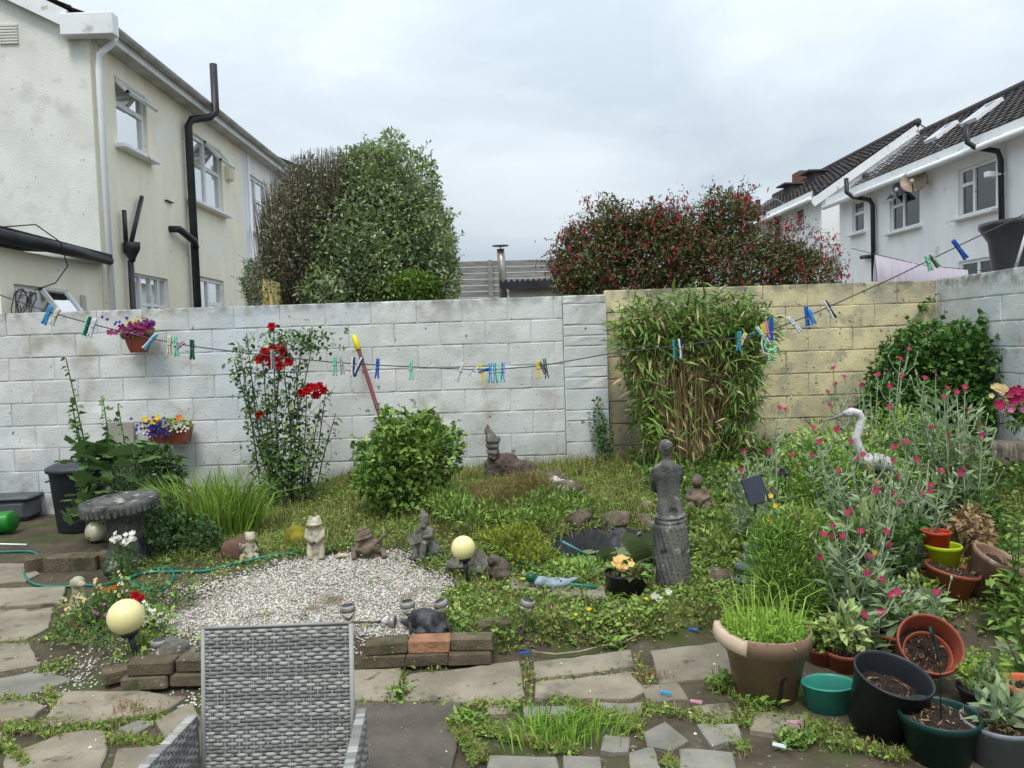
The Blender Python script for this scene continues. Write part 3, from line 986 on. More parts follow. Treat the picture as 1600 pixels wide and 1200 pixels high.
# ------------------------------------------------------------------ things behind the wall, middle
M_BOARD = pm('weathered_board', lin(150, 148, 142), lin(122, 120, 116), 3, .9, .3, 40, stretch=(1, 1, 9), objrand=.1)
fn = empty('board_fence', (0, 15.0, 0), 0, 'weathered grey horizontal board fence beyond the garden wall', 'fence')
for i in range(13):
    b = MB(); b.box((.1, random.uniform(-.01, .01), 1.72 + i * .118), (5.2, .025, .105), Matrix.Rotation(R(.4), 3, 'Y')); b.build('board', M_BOARD, fn)
for x in (-2.3, -.35, .85, 2.4):
    b = MB(); b.box((x, -.06, 1.6), (.1, .1, 3.2), None, .01); b.build('post', M_BOARD, fn)
M_STEEL = pm('tarnished_steel', lin(170, 164, 156), lin(128, 116, 104), 5, .35, metal=.8, stretch=(1, 1, .3))
fl = empty('flue_pipe', W(787, 462, 13.0), 0, 'tall tarnished metal flue with flat cap rising behind the wall', 'flue')
b = MB(); b.tube([(0, 0, -1.5), (-.01, 0, .4), (-.03, 0, .78)], .065, 14); b.build('pipe', M_STEEL, fl)
b = MB(); b.lathe([(.0, .86), (.14, .84), (.14, .83), (.0, .84)], 16, (-.03, 0, 0)); b.tube([(-.03, .05, .76), (-.03, .05, .85)], .008, 5); b.build('cap', M_STEEL, fl)
sh = empty('garden_shed', W(830, 462, 12.4), 0, 'low pale shed with black corrugated roof behind the wall', 'shed')
b = MB(); b.box((.1, .7, -1.0), (.9, 1.4, 2.3)); b.build('wall', pm('pale_shed', lin(214, 208, 196), lin(190, 184, 172), 3, .9), sh)
b = MB(); vs = []; fs = []
for i in range(57):
    x = -.5 + i * .022; zc = .025 * math.sin(i * PI / 2 + .6)
    vs += [(x, -.15, .24 + zc), (x, 1.5, .34 + zc), (x, -.15, .1 + (zc if i % 2 else 0))]
for i in range(56): fs += [(3 * i, 3 * i + 3, 3 * i + 4, 3 * i + 1), (3 * i + 2, 3 * i + 5, 3 * i + 3, 3 * i)]
b.add(vs, fs); b.build('corrugated_roof', M_BLACKP, sh)
tp = W(1141, 292, 10.8)
b = MB(); b.box((0, 0, tp.z / 2), (.055, .055, tp.z), None, .005)
tag(b.build('clothes_post', pm('teal_paint', lin(110, 168, 170), lin(90, 150, 152), 5, .6), None, (tp.x, tp.y, 0)), 'teal painted square post rising out of the fuchsia', 'post')
# washing beyond the wall
M_LILAC = pm('lilac_cloth', lin(214, 206, 216), lin(200, 192, 204), 2, .9)


def cloth(name, p0, p1, drop0, drop1, mat, label, sag=.1, thick=.02, folds=9, line=True):
    """cloth hung over a line: two layers with folds"""
    p0, p1 = Vector(p0), Vector(p1); nu, nv = 40, 8
    d = (p1 - p0).normalized(); nn = d.cross(ZV).normalized()
    vs = []
    for lay in (1, -1):
        for i in range(nu + 1):
            t = i / nu; q = p0.lerp(p1, t) - ZV * sag * 4 * t * (1 - t)
            for k in range(nv + 1):
                s_ = k / nv
                w = (.02 + .05 * s_) * math.sin(t * folds * 2 * PI + lay + .8 * math.sin(5 * t)) * min(1, s_ * 3)
                vs.append(q - ZV * lerp(drop0, drop1, t) * s_ * (1 if lay > 0 else .93) + nn * (lay * thick * min(1, s_ * 4) + w))
    fs = []
    for l in range(2):
        o_ = l * (nu + 1) * (nv + 1)
        fs += [(o_ + i * (nv + 1) + k, o_ + (i + 1) * (nv + 1) + k, o_ + (i + 1) * (nv + 1) + k + 1, o_ + i * (nv + 1) + k + 1) for i in range(nu) for k in range(nv)]
    b = MB(); b.add(vs, fs, True)
    o = b.build(name, mat); tag(o, label, 'laundry')
    return o


a0, a1 = W(1367, 397, 9.4), W(1512, 421, 9.4)
cloth('bed_sheet', a0, a1, .75, .5, M_LILAC, 'pale lilac sheet hung to dry behind the yellow wall', .02, folds=14)
b = MB(); b.tube([W(1330, 388, 9.4), a0, W(1440, 414, 9.4) - ZV * 0, a1, W(1600, 428, 9.4)], .004, 5); tag(b.build('washing_line', M_BLACKP), 'thin washing line carrying the lilac sheet', 'washing line')
a0, a1 = W(411, 434, 9.3), W(437, 441, 9.3)
cloth('tea_towel', a0, a1, .55, .5, pm('yellow_cloth', lin(232, 216, 150), lin(222, 204, 136), 3, .9), 'pale yellow cloth pegged beside the dark tree', .0, folds=2)
b = MB(); b.tube([W(385, 428, 9.3), a0, a1, W(520, 452, 9.3)], .004, 5); tag(b.build('washing_line', M_BLACKP), 'thin washing line carrying the yellow cloth', 'washing line')
# black plastic tank beyond the side wall
c = W(1592, 415, 7.5)
c.x = 4.95
tk = empty('plastic_tank', (4.98, 7.35, 0), 0, 'black plastic tub with flared rim standing behind the side wall', 'tub')
b = MB(); b.lathe([(.24, 1.0), (.27, 1.6), (.33, 2.15), (.36, 2.4), (.42, 2.5), (.44, 2.53), (.44, 2.57), (.40, 2.57), (.36, 2.48), (.30, 2.2), (.2, 1.2)], 30, (0, 0, 0)); b.build('tub_body', pm('dark_tub', lin(58, 60, 64), lin(70, 72, 76), 3, .4), tk)
b = MB(); b.lathe([(.235, 0), (.24, 1.0)], 20); b.build('stand', M_BLACKP, tk)
b = MB(); b.tube([(-.34, -.28, 2.1), (-.22, -.34, 2.62)], .014, 8); b.build('pole', M_PVC, tk)
# ------------------------------------------------------------------ garden things: helpers


def G(px, py, dz=0.0):
    z = .1
    for _ in range(12):
        p = P(px, py, z); z = lerp(z, gz(p.x, p.y), .7)
    p = P(px, py, z)
    return Vector((p.x, p.y, gz(p.x, p.y) + dz))


def sc_at(p): return p.y / FPX          # metres per pixel at a point's depth


def loft(mb, rings, n=20):
    vs = []
    for (cx, cy, z, rx, ry) in rings:
        vs += [(cx + rx * math.cos(2 * PI * j / n), cy + ry * math.sin(2 * PI * j / n), z) for j in range(n)]
    k = len(rings)
    fs = [(i * n + j, i * n + (j + 1) % n, (i + 1) * n + (j + 1) % n, (i + 1) * n + j) for i in range(k - 1) for j in range(n)]
    fs += [tuple(range(n))[::-1], tuple((k - 1) * n + j for j in range(n))]
    mb.add(vs, fs, True)


M_BRICK = pm('old_brick', lin(104, 92, 74), lin(84, 76, 60), 9, .95, .6, 60, objrand=.14, speck=[(lin(70, 72, 44), 7, .58, .08), (lin(160, 148, 128), 45, .68, .05)])
M_BRICKR = pm('red_brick', lin(168, 120, 90), lin(130, 98, 76), 8, .95, .6, 60, speck=[(lin(110, 100, 84), 8, .6, .1)])
M_STONE = pm('grey_statue_stone', lin(120, 116, 106), lin(84, 82, 76), 14, .9, .6, 90, speck=[(lin(170, 166, 152), 22, .62, .08), (lin(58, 58, 52), 9, .62, .08)])
M_STONED = pm('dark_weathered_stone', lin(98, 98, 95), lin(62, 62, 60), 9, .85, .7, 80, speck=[(lin(150, 150, 142), 14, .6, .1), (lin(42, 42, 42), 6, .6, .1)])
M_STONEL = pm('pale_statue_stone', lin(190, 182, 160), lin(150, 142, 122), 16, .9, .5, 90, speck=[(lin(110, 104, 90), 20, .62, .08)])
M_STONEB = pm('brown_statue_stone', lin(126, 110, 94), lin(92, 80, 70), 14, .9, .5, 90)
M_ROCK = pm('garden_rock', lin(112, 100, 86), lin(74, 66, 58), 7, .95, .7, 50, speck=[(lin(84, 88, 48), 5, .58, .1), (lin(166, 160, 150), 16, .66, .06)])
M_SLAB = pm('sandstone_slab', lin(146, 136, 119), lin(120, 111, 96), 3.5, .9, .45, 60, objrand=.08, speck=[(lin(70, 68, 52), 4.2, .6, .12), (lin(142, 134, 118), 60, .64, .05), (lin(86, 84, 56), 11, .66, .06)])
M_SLATE = pm('grey_slate', lin(138, 134, 122), lin(114, 111, 102), 4, .8, .4, 50, objrand=.08, speck=[(lin(104, 100, 82), 6, .6, .12)])
M_SLABD = pm('dark_slab', lin(98, 90, 82), lin(82, 75, 68), 5, .95, .6, 120, speck=[(lin(130, 122, 112), 90, .66, .05), (lin(64, 64, 46), 4, .64, .1)])
M_SOIL = pm('potting_soil', lin(60, 46, 36), lin(38, 29, 24), 30, 1, 1, 120, speck=[(lin(120, 100, 78), 60, .68, .04)])
M_TERRAP = pm('terracotta_plastic', lin(150, 78, 56), lin(128, 64, 46), 6, .5, speck=[(lin(150, 110, 92), 9, .62, .12)])
M_TAUPE = pm('taupe_plastic', lin(156, 128, 108), lin(138, 112, 94), 5, .5, .15, 40, speck=[(lin(178, 158, 140), 4, .63, .1)])
M_TAUPEL = pm('sun_bleached_rim', lin(200, 178, 156), lin(186, 164, 142), 5, .6)
M_TEALP = pm('teal_plastic', lin(62, 150, 132), lin(52, 134, 118), 5, .4, .1, 30)
M_BLK = pm('black_plastic', lin(30, 33, 38), lin(40, 43, 48), 5, .45, .1, 30)
M_DGREEN = pm('dark_green_plastic', lin(22, 56, 50), lin(18, 46, 42), 5, .4)
M_GREYP = pm('grey_plastic', lin(122, 128, 134), lin(104, 110, 116), 5, .5)
M_LIME = pm('lime_plastic', lin(170, 190, 30), lin(152, 174, 24), 5, .4)
M_ORANGE = pm('orange_clay', lin(196, 108, 66), lin(176, 92, 56), 5, .8)
M_GREEN = pm('green_plastic', lin(36, 132, 44), lin(28, 116, 36), 4, .4)
M_HOSE = pm('teal_hose_rubber', lin(24, 122, 104), lin(18, 106, 92), 6, .4)
M_GLOBE = pm('yellowed_globe', lin(232, 220, 160), lin(226, 212, 148), 4, .35, spec=.5)
M_GLOBEW = pm('white_globe', lin(232, 226, 196), lin(222, 214, 180), 4, .35, spec=.5, speck=(lin(52, 50, 44), 16, .6, .02))
M_METAL = pm('brushed_steel', lin(160, 154, 146), lin(132, 126, 118), 30, .4, metal=.35)
M_PANEL = pm('solar_cell', lin(50, 58, 74), lin(40, 46, 60), 20, .2, spec=.6)
M_CLEAR = glass_mat('clear_lens', (.93, .95, .95), .05)
M_STAKE = pm('dark_stake', lin(70, 66, 60), lin(90, 84, 76), 10, .5)

# ------------------------------------------------------------------ paving
pv = empty('path', (0, 0, 0)); tag(pv, kind='structure')


def slab(poly, mat, th=.02, jit=.0):
    pts = [P(x, y, .0) for x, y in poly]
    # worn, slightly uneven outline
    o = []
    for i in range(len(pts)):
        a, b_ = pts[i], pts[(i + 1) % len(pts)]
        k = max(2, int((b_ - a).length / .06))
        for j in range(k):
            q = a.lerp(b_, j / k)
            o.append((q.x + random.uniform(-.006, .006), q.y + random.uniform(-.008, .008)))
    b_ = MB(); b_.prism(o, -.04, th + random.uniform(-.004, .008), .007); b_.build('paving_slab', mat, pv)


for poly, mt in [
    ([(553, 1052), (628, 1050), (620, 1100), (548, 1100)], M_SLAB), ([(635, 1060), (812, 1038), (818, 1090), (806, 1103), (630, 1100)], M_SLAB),
    ([(835, 1042), (985, 1022), (992, 1048), (838, 1067)], M_SLAB), ([(838, 1072), (985, 1056), (1010, 1085), (990, 1098), (835, 1096)], M_SLAB),
    ([(1016, 1022), (1150, 1004), (1240, 1000), (1240, 1030), (1160, 1058), (1030, 1073)], M_SLAB), ([(545, 1103), (722, 1103), (698, 1290), (540, 1290)], M_SLABD),
    ([(1002, 1076), (1060, 1073), (1078, 1098), (1010, 1102)], M_SLAB), ([(815, 1112), (900, 1109), (905, 1121), (820, 1127)], M_SLATE),
    ([(935, 1103), (1008, 1104), (1000, 1120), (945, 1121)], M_SLATE), ([(1005, 1152), (1040, 1135), (1078, 1165), (1047, 1180), (1010, 1174)], M_SLATE),
    ([(1090, 1140), (1152, 1140), (1158, 1165), (1110, 1174)], M_SLATE), ([(985, 1182), (1022, 1172), (1037, 1215), (985, 1215)], M_SLATE),
    ([(1062, 1178), (1145, 1185), (1152, 1225), (1058, 1225)], M_SLATE), ([(765, 1188), (870, 1190), (876, 1230), (760, 1230)], M_SLATE),
    ([(945, 1158), (985, 1162), (980, 1184), (938, 1182)], M_SLATE), ([(760, 1106), (800, 1106), (796, 1120), (765, 1122)], M_SLAB),
    ([(1080, 1110), (1140, 1105), (1150, 1130), (1090, 1132)], M_SLAB), ([(880, 1190), (940, 1192), (945, 1230), (882, 1232)], M_SLATE),
    ([(0, 884), (42, 884), (62, 900), (40, 912), (-40, 918), (-40, 890)], M_SLAB), ([(-60, 926), (104, 921), (96, 948), (-60, 954)], M_SLAB),
    ([(-70, 960), (84, 953), (76, 984), (38, 1004), (-80, 1010)], M_SLAB), ([(-80, 1018), (46, 1010), (62, 1046), (-80, 1072)], M_SLAB),
    ([(-60, 1078), (70, 1050), (112, 1066), (32, 1096), (-60, 1096)], M_SLATE), ([(-60, 1108), (52, 1098), (72, 1110), (52, 1126), (-60, 1145)], M_SLAB),
    ([(98, 1088), (215, 1086), (290, 1098), (250, 1122), (60, 1145)], M_SLAB), ([(10, 1186), (100, 1150), (162, 1146), (168, 1176), (150, 1240), (0, 1240)], M_SLAB),
    ([(185, 1145), (225, 1130), (240, 1138), (205, 1158)], M_SLATE), ([(240, 1135), (300, 1105), (312, 1130), (260, 1165)], M_SLAB),
    ([(180, 1178), (250, 1170), (280, 1195), (262, 1240), (170, 1240)], M_SLAB), ([(320, 1060), (540, 1060), (540, 1098), (318, 1100)], M_SLAB),
    ([(318, 1108), (535, 1106), (532, 1190), (300, 1190)], M_SLABD), ([(-60, 1152), (5, 1150), (0, 1180), (-60, 1190)], M_SLATE),
    ([(1180, 1120), (1262, 1126), (1250, 1160), (1170, 1150)], M_SLAB), ([(1540, 985), (1620, 975), (1640, 1010), (1560, 1022)], M_SLATE)]:
    slab(poly, mt)

# ------------------------------------------------------------------ loose edging bricks


def brick(x, y, z, rz, label, mat=None, tilt=0.0, size=(.205, .1, .062)):
    b = MB(); b.box((0, 0, size[2] / 2), size, Matrix.Rotation(tilt, 3, 'Y'), .007)
    vs = []
    for v in b.v: vs.append((v[0] + random.uniform(-.003, .003), v[1] + random.uniform(-.003, .003), v[2] + random.uniform(-.002, .002)))
    b.v = vs
    o = b.build('brick', mat or M_BRICK, None, (x, y, z), (0, 0, rz))
    tag(o, label, 'brick', 'loose edging bricks')


brick(-1.735, 3.50, .02, .06, 'mossy brick in the lower row left of the chair, under the chipped brick')
brick(-1.52, 3.52, .02, -.02, 'mossy brick in the lower row beside the chair back, under the tilted brick')
brick(-1.71, 3.51, .084, .02, 'chipped brown brick on top, beside the shell ornament')
brick(-1.49, 3.53, .086, -.12, 'long tilted brown brick on top, touching the chair back', tilt=-.06, size=(.215, .1, .062))
brick(-1.885, 3.60, .02, .62, 'end brick turned at an angle to the others, near the grey slate')
for i, x in enumerate((-.655, -.45, -.245)):
    brick(x, 3.66, .02, .03, ['lower brick right of the chair, half buried in gravel', 'lower brick under the orange brick', 'lower brick at the end of the row, beside the grass bank'][i])
brick(-.645, 3.665, .083, .05, 'weathered brown top brick right next to the chair', tilt=-.04)
brick(-.44, 3.67, .083, -.02, 'orange-topped brick in the middle of the row', M_BRICKR)
brick(-.235, 3.68, .083, -.04, 'grey-brown top brick beside the grass bank')
for i, (px_, py_) in enumerate(((58, 893), (92, 892), (133, 890), (168, 886))):
    p = G(px_, py_)
    brick(p.x, p.y + .04, max(0, p.z) - .005, .05 + (.6 if i == 0 else 0), ['first brick of the low ledge, set at an angle by the hose', 'second brick of the low ledge from the hose',
          'third brick of the low ledge from the hose', 'ledge brick against the birdbath foot'][i], size=(.19, .15, .11))
p = G(772, 990); b = MB(); b.box((0, 0, .02), (.16, .1, .05), None, .012)
tag(b.build('brick', M_BRICK, None, (p.x, p.y, p.z - .01), (0, 0, .3)), 'single sunken brick in the grass behind the stacked ones', 'brick', 'loose edging bricks')

# ------------------------------------------------------------------ white gravel
def gravel_k(x, y):
    # soft-edged patch
    q = math.hypot((x + 1.12) / .78, (y - 4.42) / .76)
    return q + .12 * math.sin(5 * x + 2 * y) + .08 * math.sin(9 * y - 3 * x)


pts = []
while len(pts) < 15000:
    x, y = random.uniform(-2.35, -.25), random.uniform(3.62, 5.35)
    q = gravel_k(x, y)
    if raise_k(x, y) < .25: continue
    if q < .92 or random.random() < math.exp(-(q - .9) * 9): pts.append((x, y))
for k in range(420):                    # strays along the bricks and the left path
    pts.append((random.gauss(-1.6, .35), random.gauss(3.36, .06)))
    pts.append((random.gauss(-2.15, .14), random.gauss(3.75, .22)))
n = len(pts)
A = np.array([(x, y, gz(x, y) + random.uniform(.0, .009)) for x, y in pts])
s_ = rng.uniform(.0038, .0085, (n, 1)) * np.array([[1.25, 1.0, .75]])
base = np.array([(1, 0, 0), (.3, .95, .1), (-.8, .6, -.1), (-.8, -.6, .1), (.3, -.95, -.1), (.1, .1, 1), (-.1, 0, -1.0)])
an = rng.uniform(0, 2 * PI, n); ca, sa = np.cos(an), np.sin(an)
V = base[None] * s_[:, None, :] * rng.uniform(.75, 1.2, (n, 7, 1))
V = np.stack([V[..., 0] * ca[:, None] - V[..., 1] * sa[:, None], V[..., 0] * sa[:, None] + V[..., 1] * ca[:, None], V[..., 2]], -1) + A[:, None, :]
tri = np.array([(0, 1, 5), (1, 2, 5), (2, 3, 5), (3, 4, 5), (4, 0, 5), (1, 0, 6), (2, 1, 6), (3, 2, 6), (4, 3, 6), (0, 4, 6)])
F = (np.arange(n)[:, None, None] * 7 + tri[None]).reshape(-1, 3)
M_GRAV = pm('white_gravel', lin(220, 215, 207), lin(178, 171, 161), 3, .8, island=.14, speck=(lin(140, 126, 106), 3, .62, .1))
bx_ = []; bf_ = []; bi_ = {}
for j, y in enumerate(np.arange(3.6, 5.4, .05)):
    for i, x in enumerate(np.arange(-2.3, -.2, .05)):
        if gravel_k(x, y) < .97 and raise_k(x, y) > .5: bi_[(i, j)] = len(bx_); bx_.append((x, y, gz(x, y) + .004))
for (i, j), k_ in bi_.items():
    if (i + 1, j) in bi_ and (i, j + 1) in bi_ and (i + 1, j + 1) in bi_: bf_.append((k_, bi_[(i + 1, j)], bi_[(i + 1, j + 1)], bi_[(i, j + 1)]))
gb = link('gravel_bed', npmesh('gravel_bed', np.array(bx_), [np.array(bf_)], pm('gravel_dust', lin(136, 128, 116), lin(108, 98, 84), 6, .95, .6, 120), True)); tag(gb, kind='structure')
gr = link('gravel', npmesh('gravel', V.reshape(-1, 3), [F], M_GRAV)); tag(gr, 'white stone chippings spread between the chair and the ornaments', 'gravel', None, 'stuff')

# ------------------------------------------------------------------ rattan chair
M_RATL = pm('grey_rattan', lin(162, 161, 156), lin(142, 141, 137), 30, .5, island=.16)
M_RATD = pm('dark_rattan', lin(132, 131, 128), lin(112, 112, 110), 30, .6, island=.1)


def weave(mb, o, u, v, n, w, h, back=True, period=.046, row=.0118):
    """flat strands woven over upright stakes; o = lower corner"""
    o, u, v, n = Vector(o), Vector(u), Vector(v), Vector(n)
    mb.mi = 1
    if back:
        mb.add([o + u * a * w + v * b_ * h + n * c for c in (-.004, -.014) for a, b_ in ((0, 0), (1, 0), (1, 1), (0, 1))],
               [(0, 1, 2, 3), (7, 6, 5, 4), (0, 4, 5, 1), (1, 5, 6, 2), (2, 6, 7, 3), (3, 7, 4, 0)], False)
    rows = int(h / row); cols = int(w / period) + 1
    for r in range(rows):
        z = (r + .5) * row
        band = (r // 2) % 2
        off = (.5 if r % 2 else 0) * period + (.12 * period if (r // 6) % 2 else 0)
        # strand running under
        mb.mi = 1
        mb.tube([o + v * z + n * .000, o + v * z + u * w + n * .000], .0052, 5, False)
        for c in range(-1, cols):
            x0 = c * period + off + .002; x1 = x0 + period * (.80 + .06 * math.sin(r * 3 + c))
            x0 = max(x0, .002); x1 = min(x1, w - .002)
            if x1 - x0 < .012: continue
            mb.mi = 0 if (math.sin(r * .9 + 1) > -.55) else 1
            k = 6; hw = row * .5; vs = []
            jz = random.gauss(0, .0008) + .0016 * math.sin(x0 * 17 + r * .21)
            for i in range(k + 1):
                t = i / k; x = lerp(x0, x1, t); bow = .0065 * math.sin(PI * t) ** .6
                th = hw * (.55 + .45 * math.sin(PI * t) ** .5)
                for q, e in ((-1, -.002), (-.5, .0012), (.5, .0012), (1, -.002)):
                    vs.append(o + u * x + v * (z + jz + th * q) + n * (bow + e))
            mb.add(vs, [(i * 4 + j, (i + 1) * 4 + j, (i + 1) * 4 + j + 1, i * 4 + j + 1) for i in range(k) for j in range(3)], True)
    # upright stakes showing between the strands
    mb.mi = 0
    for c in range(cols * 2):
        x = c * period / 2 - .002
        if 0 < x < w:
            for r in range(c % 2, rows, 2):
                if random.random() < .75:
                    mb.add([o + u * (x + a) + v * ((r + .5) * row + b_) + n * .0062 for a, b_ in ((-.0022, -.006), (.0022, -.006), (.0022, .006), (-.0022, .006))], [(0, 1, 2, 3)], False)


ch = empty('rattan_chair', (-.785, 2.25, 0), R(1.0), 'grey woven rattan armchair facing the camera, empty', 'chair')
W2 = .236
rec = Vector((0, .12, 1)).normalized(); nb = Vector((0, -1, .12)).normalized()
b = MB(); weave(b, (-W2, .145, .14), (1, 0, 0), rec, nb, 2 * W2, .525)
bk = b.build('backrest', [M_RATL, M_RATD], ch)
b = MB()
top = Vector((-W2, .145, .14)) + rec * .527
b.tube([top + Vector((-.004, 0, 0)), top + Vector((2 * W2 + .004, 0, 0))], .005, 8)
for s_x in (-W2 - .003, W2 + .003): b.tube([Vector((s_x, .145, .14)), Vector((s_x, .145, .14)) + rec * .524], .008, 8)
b.build('frame_edge', M_RATL, bk)
for s_ in (-1, 1):
    b = MB()
    xo = s_ * (W2 + .034)
    weave(b, (xo - .008 * s_, .15, .03), (0, -1, 0), (0, 0, 1), (-s_, 0, 0), .5, .36)
    weave(b, (xo + .008 * s_, .15, .03), (0, -1, 0), (0, 0, 1), (s_, 0, 0), .5, .36)
    for i in range(28):
        y = .15 - i * .018; b.mi = int(random.random() < .5)
        b.box((xo, y - .008, .393), (.032, .0155, .007), Matrix.Rotation(random.uniform(-.05, .05), 3, 'X'), .003)
    b.mi = 1; b.box((xo, -.1, .385), (.026, .5, .01)); b.box((xo, .152, .21), (.026, .012, .36)); b.box((xo, -.352, .21), (.026, .012, .36))
    ar = b.build('arm', [M_RATL, M_RATD], ch); ar.rotation_euler = (0, 0, s_ * .07); ar.location = (s_ * .012, 0, 0)
b = MB(); weave(b, (-W2, .13, .17), (1, 0, 0), (0, -1, 0), (0, 0, 1), 2 * W2, .46); b.build('seat', [M_RATL, M_RATD], ch)
for sx in (-1, 1):
    for y in (.13, -.33):
        b = MB(); b.box((sx * (W2 + .028), y, .015), (.035, .035, .03), None, .004); b.build('foot', M_RATD, ch)

# ------------------------------------------------------------------ solar stake lights


def solar(p, lean, az, label, h=.17, k=1.3):
    o = empty('solar_light', p, 0, label, 'garden light', 'solar stake lights')
    mt = Matrix.Rotation(az, 3, 'Z') @ Matrix.Rotation(lean, 3, 'Y') @ Matrix.Diagonal((k, k, 1)).to_3x3()
    b = MB(); b.lathe([(.0, h + .035), (.026, h + .035), (.029, h + .033), (.0295, h + .006), (.027, h + .005)], 22, mat=mt); b.build('cap', M_METAL, o)
    b = MB(); b.lathe([(.0, h + .0366), (.021, h + .0366), (.0212, h + .035)], 22, mat=mt); b.build('solar_cell', M_PANEL, o)
    b = MB(); b.lathe([(.027, h + .005), (.0265, h - .01), (.021, h - .032), (.010, h - .04), (0, h - .041)], 22, mat=mt, wob=lambda w, z: 1 + .03 * math.sin(w * 11)); b.build('lens', M_CLEAR, o)
    b = MB(); b.tube([mt @ Vector((0, 0, -.03)), mt @ Vector((0, 0, h - .036))], .0075, 8); b.build('stake', M_STAKE, o)
    return o


for px_, py_, lean, az, lb, hh in ((549, 1003, .05, PI, 'upright solar stake light beside the chair back', .2), (643, 996, .08, PI, 'solar stake light standing in front of the dark animal ornament', .15),
                                 (706, 992, .3, PI, 'solar stake light leaning over the dark animal ornament', .15), (814, 988, .2, 0.0, 'solar stake light standing alone in the grass', .175),
                                 (250, 1030, .0, 0, 'solar stake light by the shell ornament behind the bricks', .075)):
    solar(G(px_, py_), lean, az, lb, hh)
p = G(552, 982); p.z += .032
solar(p, PI / 2 - .02, -.1, 'solar stake light lying on its side on the gravel', .19)

# ------------------------------------------------------------------ globe lamps


def globe(p, r, hc, lean, az, label, mat, spike=True):
    o = empty('globe_lamp', p, 0, label, 'globe lamp', 'ball garden lamps')
    mt = Matrix.Rotation(az, 3, 'Z') @ Matrix.Rotation(lean, 3, 'Y')
    b = MB(); b.ell(mt @ Vector((0, 0, hc)), r, 28, 18); b.build('globe', mat, o)
    b = MB(); b.lathe([(r * .42, hc - r * 1.12), (r * .5, hc - r * 1.0), (r * .52, hc - r * .84), (r * .44, hc - r * .8)], 20, mat=mt); b.build('collar', M_BLK, o)
    if spike:
        b = MB(); b.tube([mt @ Vector((0, 0, hc - r * 1.1)), mt @ Vector((0, 0, hc - r * 1.8)), mt @ Vector((0, 0, -.03))], [.017, .015, .004], 10); b.build('spike', M_BLK, o)


globe(G(212, 1022), .085, .19, .20, PI, 'large yellowed globe lamp on a spike among the small flowers', M_GLOBE)
globe(G(731, 912), .073, .215, .16, PI * .72, 'cream globe lamp leaning on a black spike beside the gravel', M_GLOBE)
globe(G(150, 848), .088, .10, .1, 0, 'white globe lamp with dark scribbled pattern under the birdbath rim', M_GLOBEW, False)

# ------------------------------------------------------------------ stone ornaments


def orn(name, p, label, cat='ornament', rz=0.0): return empty(name, p, rz, label, cat)


def mb_blobs(es, ts=()):
    b = MB()
    for e in es: b.ell(e[0], e[1], 16, 10, e[2] if len(e) > 2 else None)
    for t in ts: b.tube(t[0], t[1], 10)
    return b


# kneeling cherub
o = orn('cherub_figurine', G(390, 873), 'small pale stone cherub sitting by the hose', 'figurine', .4)
sculpt('body', mb_blobs([((0, 0, .05), (.042, .035, .05)), ((0, -.005, .085), (.03, .026, .035)), ((.012, -.01, .148), (.036, .034, .037)), ((0, -.02, .02), (.06, .05, .02)), ((.02, -.035, .142), (.012, .012, .01)),
                        ((.03, .01, .165), (.015, .02, .015)), ((-.01, .01, .17), (.018, .02, .014))],
                       [([(-.03, -.01, .10), (-.055, -.03, .085), (-.06, -.04, .12)], [.014, .011, .010]), ([(.03, -.01, .10), (.045, -.04, .07), (.02, -.06, .06)], [.014, .011, .010]),
                        ([(-.02, -.02, .03), (-.05, -.07, .04), (-.055, -.08, .005)], [.02, .016, .012]), ([(.02, -.02, .03), (.04, -.075, .035), (.045, -.085, .005)], [.02, .016, .012])]), M_STONEL, o, .0045, 1)
# standing frog
o = orn('frog_statue', G(494, 874), 'standing pale stone frog with folded arms on the gravel edge', 'statue', .15)
sculpt('body', mb_blobs([((0, .0, .17), (.05, .042, .07)), ((0, -.005, .255), (.052, .046, .032)), ((-.024, -.01, .285), (.018, .018, .016)), ((.024, -.01, .285), (.018, .018, .016)), ((0, -.02, .245), (.056, .045, .014)), ((0, 0, .01), (.065, .055, .014)), ((0, .01, .09), (.045, .04, .08))],
                       [([(-.045, 0, .21), (-.055, -.03, .16), (-.01, -.052, .13)], [.02, .016, .013]), ([(.045, 0, .21), (.055, -.03, .16), (.01, -.052, .125)], [.02, .016, .013]),
                        ([(-.025, 0, .13), (-.035, -.02, .06), (-.03, -.04, .01)], [.03, .024, .022]), ([(.025, 0, .13), (.04, -.02, .06), (.035, -.04, .01)], [.03, .024, .022])]), M_STONEL, o, .005, 1)
# frog playing a guitar
o = orn('frog_statue', G(577, 870), 'brown-grey stone frog reclining and playing a guitar', 'statue', .1)
fb_ = sculpt('body', mb_blobs([((-.01, 0, .075), (.062, .055, .07), (0, .3, 0)), ((-.035, -.01, .155), (.06, .05, .028), (0, -.35, 0)), ((-.06, -.01, .183), (.018, .018, .016)), ((-.02, -.01, .195), (.018, .018, .016)), ((-.03, -.02, .137), (.064, .05, .014), (0, -.25, 0)), ((0, 0, .012), (.11, .06, .014))],
                       [([(-.05, -.02, .11), (-.085, -.05, .07), (-.03, -.075, .06)], [.018, .015, .012]), ([(.04, -.02, .11), (.08, -.05, .10), (.085, -.06, .14)], [.018, .014, .012]),
                        ([(-.03, 0, .04), (-.1, -.05, .06), (-.09, -.08, .01)], [.03, .024, .018]), ([(.03, 0, .04), (.095, -.04, .055), (.11, -.08, .01)], [.03, .024, .018])]), M_STONEB, o, .005, 1)
b = mb_blobs([((-.01, -.075, .065), (.04, .014, .032), (0, -.5, 0)), ((.025, -.075, .088), (.028, .013, .024), (0, -.5, 0))], [([(.02, -.075, .085), (.10, -.075, .15)], [.010, .009]), ([(.10, -.075, .15), (.125, -.075, .172)], [.016, .014])])
sculpt('guitar', b, M_STONEB, o, .005, 1)
